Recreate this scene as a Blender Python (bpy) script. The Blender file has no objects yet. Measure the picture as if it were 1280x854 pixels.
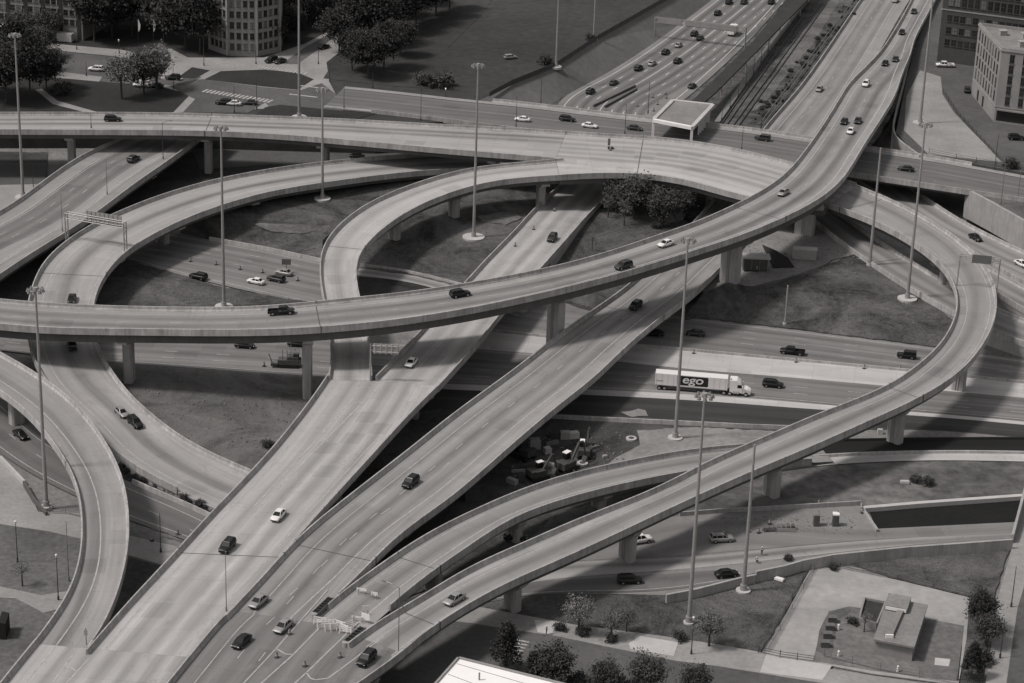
import bpy, math, random
import numpy as np
from mathutils import Vector, Matrix
from mathutils.geometry import tessellate_polygon
random.seed(7)
R = math.radians
sc = bpy.context.scene
col = sc.collection
# ------------------------------------------------------------------ camera
F_PX = 2895.0; PITCH = R(22.5); ROLL = math.atan(240/7000); H_CAM = 208.0
fwd = Vector((0, math.cos(PITCH), -math.sin(PITCH)))
r0 = Vector((1, 0, 0)); u0 = Vector((0, math.sin(PITCH), math.cos(PITCH)))
right = r0*math.cos(ROLL) + u0*math.sin(ROLL)
up = -r0*math.sin(ROLL) + u0*math.cos(ROLL)
EYE = Vector((0, 0, H_CAM))
cd = bpy.data.cameras.new('camera'); cam = bpy.data.objects.new('camera', cd); col.objects.link(cam)
cd.sensor_width = 36; cd.lens = F_PX/1280*36; cd.clip_start = 1; cd.clip_end = 9000
m = Matrix((( right.x, up.x, -fwd.x, EYE.x), (right.y, up.y, -fwd.y, EYE.y), (right.z, up.z, -fwd.z, EYE.z), (0, 0, 0, 1)))
cam.matrix_world = m
sc.camera = cam

def ray(px, py):
    return (fwd + right*((px-640)/F_PX) + up*((427-py)/F_PX))
def at(px, py, z=0.0):
    d = ray(px, py); t = (z-H_CAM)/d.z
    return EYE + d*t
def proj(p):
    v = Vector(p)-EYE
    d = v.dot(fwd)
    return (640+F_PX*v.dot(right)/d, 427-F_PX*v.dot(up)/d)

# ------------------------------------------------------------------ materials
MAT = {}
TINT = (1.05, 1.0, 0.98)
def c3(v, k=1.0): return (v*k*TINT[0], v*k*TINT[1], v*k*TINT[2], 1)
def nt(name, rough=0.85, spec=0.3):
    mt = bpy.data.materials.new(name); mt.use_nodes = True
    t = mt.node_tree; b = t.nodes['Principled BSDF']
    b.inputs['Roughness'].default_value = rough
    b.inputs['Specular IOR Level'].default_value = spec
    MAT[name] = mt
    return mt, t, b
def N(t, typ, **kw):
    n = t.nodes.new(typ)
    for k, v in kw.items():
        if k.startswith('i_'): n.inputs[k[2:]].default_value = v
        elif k.startswith('n_'): n.inputs[int(k[2:])].default_value = v
        else: setattr(n, k, v)
    return n
def math_(t, op, a, b=None, clamp=False):
    n = t.nodes.new('ShaderNodeMath'); n.operation = op; n.use_clamp = clamp
    for i, x in enumerate((a, b)):
        if x is None: continue
        if isinstance(x, (int, float)): n.inputs[i].default_value = x
        else: t.links.new(x, n.inputs[i])
    return n.outputs[0]
def noise(t, vec, scale, detail=3, rough=0.55, dist=0.0):
    n = N(t, 'ShaderNodeTexNoise', i_Scale=scale, i_Detail=detail, i_Roughness=rough, i_Distortion=dist)
    if vec is not None: t.links.new(vec, n.inputs['Vector'])
    return n.outputs['Fac']
def ramp(t, fac, lo, hi, a, b):
    n = N(t, 'ShaderNodeMapRange'); n.inputs[1].default_value = lo; n.inputs[2].default_value = hi
    n.inputs[3].default_value = a; n.inputs[4].default_value = b
    t.links.new(fac, n.inputs[0]); return n.outputs[0]
def grey(t, val, b, base):
    """colour = tinted base * val"""
    n = N(t, 'ShaderNodeVectorMath', operation='SCALE'); n.inputs[0].default_value = c3(base)[:3]
    t.links.new(val, n.inputs['Scale']); t.links.new(n.outputs[0], b.inputs['Base Color'])
def simple(name, v, rough=0.6, var=0.12, scale=0.6, spec=0.3, bump=0.0, metal=0.0, scale2=None):
    mt, t, b = nt(name, rough, spec)
    tc = N(t, 'ShaderNodeTexCoord')
    f1 = noise(t, tc.outputs['Object'], scale, 5, .6)
    f2 = noise(t, tc.outputs['Object'], scale2 or scale*7, 3, .6)
    a = ramp(t, f1, .3, .7, 1-var, 1+var); c = ramp(t, f2, .3, .7, 1-var*.7, 1+var*.7)
    grey(t, math_(t, 'MULTIPLY', a, c), b, v)
    b.inputs['Metallic'].default_value = metal
    if bump:
        bp = N(t, 'ShaderNodeBump', i_Strength=.6, i_Distance=bump)
        t.links.new(f2, bp.inputs['Height']); t.links.new(bp.outputs[0], b.inputs['Normal'])
    return mt
def road_mat(name, v, streak=.15, track=.48, slab=.035, blotch=.1, rough=.85, inside=.93):
    mt, t, b = nt(name, rough, .25)
    uv = N(t, 'ShaderNodeUVMap', uv_map='UVMap').outputs[0]
    ln = N(t, 'ShaderNodeUVMap', uv_map='lane').outputs[0]
    sep = N(t, 'ShaderNodeSeparateXYZ'); t.links.new(uv, sep.inputs[0])
    sl = N(t, 'ShaderNodeSeparateXYZ'); t.links.new(ln, sl.inputs[0])
    def sv(a, b_):
        n = N(t, 'ShaderNodeVectorMath', operation='MULTIPLY'); t.links.new(uv, n.inputs[0]); n.inputs[1].default_value = (a, b_, 1)
        return n.outputs[0]
    s1 = ramp(t, noise(t, sv(1.1, .012), 1, 3, .6), .3, .7, 1-streak*.6, 1+streak*.6)
    s2 = ramp(t, noise(t, sv(.3, .006), 1, 3, .5), .3, .7, 1-streak, 1+streak)
    s3 = ramp(t, noise(t, sv(.9, .25), .35, 5, .7), .3, .7, 1-blotch*.6, 1+blotch*.6)
    s4 = ramp(t, noise(t, sv(1, 1), .035, 4, .6), .3, .7, 1-blotch, 1+blotch)
    s5 = ramp(t, noise(t, sv(1, 1), 3.5, 2, .8), .3, .7, 1-.07, 1+.07)
    # dark oil track in the middle of each lane
    L = sl.outputs[0]
    fr = math_(t, 'FRACT', L)
    d = math_(t, 'ABSOLUTE', math_(t, 'SUBTRACT', fr, .5))
    tr = ramp(t, d, .0, .46, 1, 0)
    tr.node.interpolation_type = 'SMOOTHSTEP'
    ins = math_(t, 'MULTIPLY', math_(t, 'GREATER_THAN', L, 0.0), math_(t, 'LESS_THAN', L, sl.outputs[1]))
    wob = ramp(t, noise(t, sv(.3, .02), 1, 2), .3, .7, .6, 1.1)
    trk = math_(t, 'SUBTRACT', 1.0, math_(t, 'MULTIPLY', math_(t, 'MULTIPLY', math_(t, 'MULTIPLY', tr, ins), wob), track))
    # sealed cracks and stains
    vo = N(t, 'ShaderNodeTexVoronoi', feature='DISTANCE_TO_EDGE', i_Scale=1.0); wv = N(t, 'ShaderNodeVectorMath', operation='ADD')
    nz = N(t, 'ShaderNodeTexNoise', i_Scale=.25, i_Detail=4); t.links.new(uv, nz.inputs['Vector'])
    t.links.new(sv(.16, .055), wv.inputs[0]); t.links.new(nz.outputs['Color'], wv.inputs[1]); t.links.new(wv.outputs[0], vo.inputs['Vector'])
    crm = math_(t, 'MULTIPLY', math_(t, 'LESS_THAN', vo.outputs['Distance'], .011), math_(t, 'GREATER_THAN', noise(t, sv(.06, .02), 1, 2), .54))
    crk = math_(t, 'SUBTRACT', 1.0, math_(t, 'MULTIPLY', crm, .16))
    stn = ramp(t, noise(t, sv(.35, .16), .8, 5, .75, .5), .56, .74, 1, .8)
    # slab cells
    cv = math_(t, 'FLOOR', math_(t, 'DIVIDE', sep.outputs[1], 9.5)); cu = math_(t, 'FLOOR', math_(t, 'ADD', L, 20))
    cmb = N(t, 'ShaderNodeCombineXYZ'); t.links.new(cv, cmb.inputs[0]); t.links.new(cu, cmb.inputs[1])
    wn = N(t, 'ShaderNodeTexWhiteNoise'); t.links.new(cmb.outputs[0], wn.inputs['Vector'])
    sb = ramp(t, wn.outputs[0], 0, 1, 1-slab, 1+slab)
    wn2 = N(t, 'ShaderNodeTexWhiteNoise'); cmb2 = N(t, 'ShaderNodeCombineXYZ'); t.links.new(math_(t, 'FLOOR', math_(t, 'DIVIDE', sep.outputs[1], 5.5)), cmb2.inputs[0]); t.links.new(math_(t, 'FLOOR', math_(t, 'MULTIPLY', L, 1.0)), cmb2.inputs[1]); cmb2.inputs[2].default_value = len(name)*3.7; t.links.new(cmb2.outputs[0], wn2.inputs['Vector'])
    rpr = math_(t, 'SUBTRACT', math_(t, 'ADD', 1.0, math_(t, 'MULTIPLY', math_(t, 'LESS_THAN', wn2.outputs[0], .02), .09)), math_(t, 'MULTIPLY', math_(t, 'GREATER_THAN', wn2.outputs[0], .965), .13))
    fv = math_(t, 'FRACT', math_(t, 'DIVIDE', sep.outputs[1], 9.5))
    jt = math_(t, 'SUBTRACT', 1.0, math_(t, 'MULTIPLY', math_(t, 'LESS_THAN', fv, .016), .12 if slab > .03 else .0))
    val = s1
    inn = math_(t, 'SUBTRACT', 1.0, math_(t, 'MULTIPLY', ins, 1-inside))
    for q in (s2, s3, s4, s5, trk, sb, jt, inn, crk, stn, rpr): val = math_(t, 'MULTIPLY', val, q)
    grey(t, val, b, v)
    bp = N(t, 'ShaderNodeBump', i_Strength=.3, i_Distance=.02)
    t.links.new(s5, bp.inputs['Height']); t.links.new(bp.outputs[0], b.inputs['Normal'])
    return mt
road_mat('bright_concrete_road', .385, track=.3)
road_mat('concrete_road', .30)
road_mat('ramp_concrete_road', .27, track=.36)
road_mat('flyover_road', .27, track=.4, inside=.84)
road_mat('old_concrete_road', .26, track=.3)
road_mat('merge_road', .2, track=.24)
road_mat('left_pair_road', .25, track=.2, inside=.68)
road_mat('pale_concrete', .44, streak=.1, track=.0)
road_mat('asphalt_road', .145, streak=.12, track=.16, slab=.02)
road_mat('grey_road', .19, streak=.24, track=.2, slab=.02)
road_mat('far_road', .19, streak=.16, track=.4, slab=.03, inside=.9)
road_mat('lower_road', .20, streak=.16, track=.12, slab=.02)
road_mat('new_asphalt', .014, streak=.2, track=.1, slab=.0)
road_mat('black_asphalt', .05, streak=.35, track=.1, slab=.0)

def wall_mat(name, v, var=.13, stain=.25):
    mt, t, b = nt(name, .85, .25)
    tc = N(t, 'ShaderNodeTexCoord').outputs['Object']
    def sv(s):
        n = N(t, 'ShaderNodeVectorMath', operation='MULTIPLY'); t.links.new(tc, n.inputs[0]); n.inputs[1].default_value = s
        return n.outputs[0]
    f1 = ramp(t, noise(t, tc, .25, 5, .6), .3, .7, 1-var, 1+var)
    f2 = ramp(t, noise(t, sv((1, 1, .12)), 1.3, 4, .7), .42, .75, 1, 1-stain)   # rain streaks down the face
    f3 = ramp(t, noise(t, tc, 6, 2, .7), .3, .7, .93, 1.07)
    grey(t, math_(t, 'MULTIPLY', math_(t, 'MULTIPLY', f1, f2), f3), b, v)
    return mt
wall_mat('parapet_concrete', .37, .22, .42)
wall_mat('pier_concrete', .36, .1, .3)
wall_mat('retaining_wall', .33, .12, .3)
wall_mat('girder_steel', .10, .15, .2)
simple('joint_rubber', .075, .8)
simple('paint_white', .62, .6, .2, 1.5)
simple('worn_paint', .36, .7, .25, .8)
simple('excavator_paint', .06, .5, .25, .7)
simple('slope_concrete', .135, .9, .16, .05, .2, scale2=.5)
simple('scrub', .12, .95, .5, .035, .1, .2, scale2=.35)
simple('yard_concrete_dark', .14, .9, .3, .08, .2, scale2=.8)
simple('yard_concrete', .19, .9, .14, .05, .2, scale2=.6)
simple('rough_dirt', .12, .95, .35, .1, .1, .15, scale2=.7)
simple('trench_shade_black', .009, .95, .3, .1)  # near-black: the deep shade of the trench is put into this colour
simple('white_plastic', .75, .45, .05)
simple('steel_grey', .22, .45, .15, 1.0, .5, metal=.4)
simple('mast_steel', .30, .5, .12, .3, .5, metal=.2)
simple('pole_dark', .05, .5, .15, 1, .4)
simple('sign_back', .30, .5, .1, 1, .4)
simple('sign_face', .13, .4, .1, 1, .4)
simple('rubber', .02, .8, .1)
simple('car_glass', .012, .4, .0, 1, .15)
mt, t, b = nt('building_glass', .15, .6)
oi = N(t, 'ShaderNodeObjectInfo'); v_ = math_(t, 'MULTIPLY', math_(t, 'GREATER_THAN', oi.outputs['Random'], .78), math_(t, 'MULTIPLY', oi.outputs['Random'], .14))
grey(t, math_(t, 'ADD', v_, .015), b, 1.0)
simple('lamp_glass', .6, .2, .05)
simple('tail_lens', .08, .3, .05)
simple('chrome', .45, .25, .05, metal=.9)
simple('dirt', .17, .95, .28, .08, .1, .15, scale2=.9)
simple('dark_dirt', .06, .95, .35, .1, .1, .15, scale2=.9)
simple('pale_dirt', .21, .95, .22, .08, .1, .1, scale2=.8)
simple('gravel', .11, .95, .3, .12, .1, .2, scale2=1.6)
simple('pavement', .25, .9, .16, .1, .2, scale2=1.1)
simple('lot_paving', .30, .9, .16, .05, .2, scale2=.5)
simple('pale_paving', .42, .9, .1, .06, .2, scale2=.7)
simple('dark_street', .11, .9, .35, .04, .2, scale2=.9)
simple('street_asphalt', .092, .9, .2, .06, .2, scale2=.9)
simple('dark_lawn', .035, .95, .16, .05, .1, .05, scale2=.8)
simple('lawn', .05, .95, .25, .02, .1, .1, scale2=.35)
simple('bark', .06, .95, .2, 2)
simple('brick_pale', .24, .9, .12, .2, .2, scale2=2.5)
simple('brick_dark', .07, .9, .14, .2, .2, scale2=2.5)
simple('stone_trim', .26, .85, .1, .4)
simple('roof_gravel', .2, .95, .16, .15, .1, scale2=1.2)
simple('roof_dark', .045, .95, .15, .15, .1, scale2=1.2)
simple('roof_white', .80, .6, .03, .1)
simple('machine_paint', .12, .5, .25, .7)
simple('cloth_dark', .03, .9, .2, 4)
simple('skin', .30, .6, .05)
simple('hi_vis', .35, .7, .1)
simple('timber', .16, .9, .2, 1)
simple('rust_steel', .07, .8, .2, 1)
def grass_mat(name, lo, hi):
    mt, t, b = nt(name, .95, .1)
    tc = N(t, 'ShaderNodeTexCoord').outputs['Object']
    n1 = noise(t, tc, .055, 7, .7, 1.2); n2 = noise(t, tc, .7, 5, .75); n3 = noise(t, tc, 2.8, 3, .8)
    mix = math_(t, 'ADD', math_(t, 'MULTIPLY', n1, .62), math_(t, 'ADD', math_(t, 'MULTIPLY', n2, .24), math_(t, 'MULTIPLY', n3, .18)))
    v = ramp(t, mix, .4, .66, lo, hi)
    grey(t, v, b, 1.0)
    bp = N(t, 'ShaderNodeBump', i_Strength=.9, i_Distance=.4)
    t.links.new(math_(t, 'ADD', n2, n3), bp.inputs['Height']); t.links.new(bp.outputs[0], b.inputs['Normal'])
grass_mat('rough_grass', .035, .185)
grass_mat('dark_grass', .03, .09)
grass_mat('ballast', .03, .2)
grass_mat('bare_earth', .09, .24)
grass_mat('work_dirt', .035, .15)
def leaf_mat(name, v, k=.5, upn=.4):
    mt, t, b = nt(name, .7, .2)
    geo = N(t, 'ShaderNodeNewGeometry'); oi = N(t, 'ShaderNodeObjectInfo')
    a = ramp(t, geo.outputs['Random Per Island'], 0, 1, 1-k, 1+k)
    c = ramp(t, oi.outputs['Random'], 0, 1, .75, 1.25)
    grey(t, math_(t, 'MULTIPLY', a, c), b, v)
    mx = N(t, 'ShaderNodeMix', data_type='VECTOR'); mx.inputs[0].default_value = upn
    t.links.new(geo.outputs['Normal'], mx.inputs[4]); mx.inputs[5].default_value = (0, 0, 1); t.links.new(mx.outputs[1], b.inputs['Normal'])
leaf_mat('leaf_dark', .032, .3, .3); leaf_mat('leaf_mid', .055, .35, .3); leaf_mat('leaf_pale', .13, .4); leaf_mat('weed', .12, .3, .5)

# ------------------------------------------------------------------ builders
USED = {}
def wloc(o):
    v = Vector((0, 0, 0))
    while o is not None: v = v + Vector(o.location); o = o.parent
    return v
def tag(o, label=None, cat=None, group=None, kind=None):
    for k, v in (('label', label), ('category', cat), ('group', group), ('kind', kind)):
        if v: o[k] = v
    return o
def empty(name, loc=(0, 0, 0), rz=0, label=None, cat=None, group=None):
    o = bpy.data.objects.new(name, None); col.objects.link(o); o.location = loc; o.rotation_euler = (0, 0, rz)
    o.empty_display_size = .5
    return tag(o, label, cat, group)
class MB:
    def __init__(s): s.v = []; s.f = []; s.mi = []; s.uv = []; s.ln = []
    def face(s, pts, mi=0, uv=None, ln=None):
        k = len(s.v); s.v += [tuple(p) for p in pts]; s.f.append(tuple(range(k, k+len(pts)))); s.mi.append(mi)
        s.uv.append(uv); s.ln.append(ln)
    def mesh(s, vs, fs, mi=0):
        k = len(s.v); s.v += [tuple(p) for p in vs]
        for f in fs: s.f.append(tuple(k+i for i in f)); s.mi.append(mi); s.uv.append(None); s.ln.append(None)
    def box(s, c, d, mi=0, rz=0, M=None, taper=1.0):
        x, y, z = d[0]/2, d[1]/2, d[2]/2
        vs = [(-x, -y, -z), (x, -y, -z), (x, y, -z), (-x, y, -z), (-x*taper, -y*taper, z), (x*taper, -y*taper, z), (x*taper, y*taper, z), (-x*taper, y*taper, z)]
        if rz:
            cc, ss = math.cos(rz), math.sin(rz); vs = [(a*cc-b*ss, a*ss+b*cc, e) for a, b, e in vs]
        vs = [(a+c[0], b+c[1], e+c[2]) for a, b, e in vs]
        if M is not None: vs = [tuple(M @ Vector(p)) for p in vs]
        s.mesh(vs, [(0, 3, 2, 1), (4, 5, 6, 7), (0, 1, 5, 4), (1, 2, 6, 5), (2, 3, 7, 6), (3, 0, 4, 7)], mi)
    def tube(s, a, b, r1, r2=None, n=8, mi=0, caps=True):
        r2 = r1 if r2 is None else r2
        a = Vector(a); b = Vector(b); d = (b-a).normalized()
        u = d.orthogonal().normalized(); w = d.cross(u)
        vs = []
        for p, r in ((a, r1), (b, r2)):
            for i in range(n):
                an = 2*math.pi*i/n; vs.append(p+u*(r*math.cos(an))+w*(r*math.sin(an)))
        fs = [(i, (i+1) % n, n+(i+1) % n, n+i) for i in range(n)]
        if caps: fs += [tuple(reversed(range(n))), tuple(range(n, 2*n))]
        s.mesh(vs, fs, mi)
    def loft(s, rings, mi=0, close=True):
        n = len(rings[0]); vs = [p for r in rings for p in r]
        fs = []
        for k in range(len(rings)-1):
            for i in range(n):
                j = (i+1) % n; fs.append((k*n+i, k*n+j, (k+1)*n+j, (k+1)*n+i))
        if close: fs += [tuple(reversed(range(n))), tuple(range((len(rings)-1)*n, len(rings)*n))]
        s.mesh(vs, fs, mi)
    def build(s, name, mats, parent=None, world=True, smooth=False):
        if not isinstance(mats, (list, tuple)): mats = [mats]
        me = bpy.data.meshes.new(name)
        off = wloc(parent) if (parent is not None and world) else Vector((0, 0, 0))
        me.from_pydata([(a-off.x, b-off.y, c-off.z) for a, b, c in s.v], [], s.f)
        for mt in mats: me.materials.append(MAT[mt])
        if len(mats) > 1: me.polygons.foreach_set('material_index', s.mi)
        if any(u is not None for u in s.uv):
            l1 = me.uv_layers.new(name='UVMap'); l2 = me.uv_layers.new(name='lane')
            k = 0
            for i, f in enumerate(s.f):
                for j in range(len(f)):
                    if s.uv[i] is not None: l1.data[k].uv = s.uv[i][j]
                    if s.ln[i] is not None: l2.data[k].uv = s.ln[i][j]
                    k += 1
        if smooth: me.polygons.foreach_set('use_smooth', [True]*len(me.polygons))
        me.update()
        o = bpy.data.objects.new(name, me); col.objects.link(o)
        if parent is not None: o.parent = parent
        return o
def copy_tree(o, parent=None):
    c = o.copy(); col.objects.link(c); c.parent = parent
    for ch in [x for x in o.children]: copy_tree(ch, c)
    return c

# ------------------------------------------------------------------ ribbons (roads given by their two edges)
def arc(P):
    P = np.array(P, float); d = np.r_[0, np.cumsum(np.linalg.norm(np.diff(P, axis=0), axis=1))]
    return d
def catmull(P, k=12):
    P = [np.array(p, float) for p in P]
    if len(P) < 3: return np.array([P[0]+(P[-1]-P[0])*i/k for i in range(k+1)])
    Q = [2*P[0]-P[1]]+P+[2*P[-1]-P[-2]]; out = []
    for i in range(1, len(Q)-2):
        p0, p1, p2, p3 = Q[i-1:i+3]
        t0 = 0; t1 = t0+max(np.linalg.norm(p1-p0), 1e-6)**.5; t2 = t1+max(np.linalg.norm(p2-p1), 1e-6)**.5; t3 = t2+max(np.linalg.norm(p3-p2), 1e-6)**.5
        for j in range(k):
            t = t1+(t2-t1)*j/k
            A1 = (t1-t)/(t1-t0)*p0+(t-t0)/(t1-t0)*p1; A2 = (t2-t)/(t2-t1)*p1+(t-t1)/(t2-t1)*p2; A3 = (t3-t)/(t3-t2)*p2+(t-t2)/(t3-t2)*p3
            B1 = (t2-t)/(t2-t0)*A1+(t-t0)/(t2-t0)*A2; B2 = (t3-t)/(t3-t1)*A2+(t-t1)/(t3-t1)*A3
            out.append((t2-t)/(t2-t1)*B1+(t-t1)/(t2-t1)*B2)
    out.append(P[-1]); return np.array(out)
def resample(P, n):
    d = arc(P); s = np.linspace(0, d[-1], n)
    return np.stack([np.interp(s, d, P[:, i]) for i in range(P.shape[1])], 1)
def smooth(P, it):
    P = P.copy()
    for _ in range(it):
        P[1:-1] = .25*P[:-2]+.5*P[1:-1]+.25*P[2:]
    return P
RIB = {}
class Rib: pass
def make_rib(key, F, Nn, zk, step=2.5, sm=14, ph=1.05, direct=False):
    """F, Nn: picture positions of the two parapet tops; zk: (px, py, height of the road) along it"""
    fs = arc(F); fs = fs/fs[-1]; ns = arc(Nn); ns = ns/ns[-1]
    Fp = np.array(F, float); Np = np.array(Nn, float)
    S = np.linspace(0, 1, 200)
    mid = np.stack([.5*(np.interp(S, fs, Fp[:, i])+np.interp(S, ns, Np[:, i])) for i in (0, 1)], 1)
    zs = sorted((S[np.argmin((mid[:, 0]-x)**2+(mid[:, 1]-y)**2)], z) for x, y, z in zk)
    zx = [a for a, b in zs]; zy = [b for a, b in zs]
    def W(P, ss):
        return catmull([tuple(at(p[0], p[1], np.interp(q, zx, zy)+ph)) for p, q in zip(P, ss)])
    WF = W(Fp, fs); WN = W(Np, ns)
    n = max(8, int(.5*(arc(WF)[-1]+arc(WN)[-1])/step))
    f = smooth(resample(WF, n), sm); g = smooth(resample(WN, n), sm)
    C = .5*(f+g); C = smooth(C, sm)
    # perpendicular half-widths from the centre line
    T = np.gradient(C[:, :2], axis=0); T /= np.linalg.norm(T, axis=1)[:, None]
    nrm = np.stack([-T[:, 1], T[:, 0]], 1)
    def hit(poly, sign):
        out = []
        A = poly[:-1, :2]; B = poly[1:, :2]
        for i in range(n):
            c = C[i, :2]; nn = nrm[i]
            r = B-A; den = nn[0]*r[:, 1]-nn[1]*r[:, 0]; den[np.abs(den) < 1e-9] = 1e-9
            q = A-c
            tt = (q[:, 0]*r[:, 1]-q[:, 1]*r[:, 0])/den; uu = (q[:, 0]*nn[1]-q[:, 1]*nn[0])/den
            ok = (uu > -.02) & (uu < 1.02) & (np.abs(tt) < 60)
            out.append(tt[ok][np.argmin(np.abs(tt[ok]))] if ok.any() else np.nan)
        out = np.array(out); k = np.arange(n); good = ~np.isnan(out)
        out = np.interp(k, k[good], out[good])
        return smooth(out[:, None], 10)[:, 0]
    wf, wn = (None, None) if direct else (hit(f, 1), hit(g, -1))
    z = smooth(np.interp(np.linspace(0, 1, n), np.linspace(0, 1, n), C[:, 2])[:, None]-ph, 25)[:, 0]
    r = Rib(); r.key = key; r.n = n; r.T = T; r.z = z
    if direct: r.F = np.c_[f[:, :2], z]; r.N = np.c_[g[:, :2], z]
    else: r.F = np.c_[C[:, :2]+nrm*wf[:, None], z]; r.N = np.c_[C[:, :2]+nrm*wn[:, None], z]
    r.C = .5*(r.F+r.N); r.v = arc(r.C); r.w = np.linalg.norm(r.F-r.N, axis=1)
    r.A = (r.N-r.F)/r.w[:, None]        # unit vector from the far edge to the near edge
    r.pix = np.array([proj(p) for p in r.C])
    RIB[key] = r
    return r
def deck_mesh(r, i0=0, i1=None, lane=None, zoff=0.0, skirt=0.0, du=0.0):
    i1 = r.n-1 if i1 is None else i1
    mb = MB(); ls, lw, nl = lane or (1.5, 3.7, 2)
    for i in range(i0, i1):
        a = r.F[i]; b = r.N[i]; c = r.N[i+1]; d = r.F[i+1]
        q = [a, b, c, d]; q = [(p[0], p[1], p[2]+zoff) for p in q]
        us = [0, r.w[i], r.w[i+1], 0]; vs = [r.v[i], r.v[i], r.v[i+1], r.v[i+1]]
        mb.face(q, 0, [(u, v) for u, v in zip(us, vs)], [((u-ls)/lw, nl) for u in us])
    return mb
def strip(r, off_a, off_b, i0, i1, zoff, mb, side='F', mi=0):
    """flat strip between two distances (m) from one edge"""
    E = r.F if side == 'F' else r.N; s = 1 if side == 'F' else -1
    for i in range(i0, i1):
        p = [E[i]+r.A[i]*s*off_a, E[i]+r.A[i]*s*off_b, E[i+1]+r.A[i+1]*s*off_b, E[i+1]+r.A[i+1]*s*off_a]
        mb.face([(a[0], a[1], a[2]+zoff) for a in p], mi)
def profile_along(r, side, prof, i0, i1, mb, cap=True):
    """sweep a closed (outward offset, height) profile along one edge"""
    E = r.F if side == 'F' else r.N; s = -1 if side == 'F' else 1
    rings = []
    for i in range(i0, i1+1):
        rings.append([tuple(np.array([*(E[i][:2]+r.A[i][:2]*s*o), E[i][2]+h])) for o, h in prof])
    mb.loft(rings)
def frac_i(r, px, py):
    return int(np.argmin((r.pix[:, 0]-px)**2+(r.pix[:, 1]-py)**2))
def rng(r, spec):
    if spec is None: return None
    if spec is True: return (0, r.n-1)
    a, b = spec
    i = 0 if a is None else frac_i(r, *a); j = r.n-1 if b is None else frac_i(r, *b)
    return (min(i, j), max(i, j))
def mark_mesh(r, marks, mb=None, mi=0):
    mb = mb or MB()
    for side, off, w, dash, span in marks:
        i0, i1 = rng(r, span)
        if not dash: strip(r, off-w/2, off+w/2, i0, i1, .02, mb, side, mi)
        else:
            E = r.F if side == 'F' else r.N; s = 1 if side == 'F' else -1
            v = r.v[i0]
            def P(vv, o):
                q = np.array([np.interp(vv, r.v, E[:, k]+r.A[:, k]*s*o) for k in range(3)]); return (q[0], q[1], q[2]+.02)
            while v < r.v[i1]-3:
                mb.face([P(v, off-w/2), P(v, off+w/2), P(v+3, off+w/2), P(v+3, off-w/2)], mi); v += 12
    return mb
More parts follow.
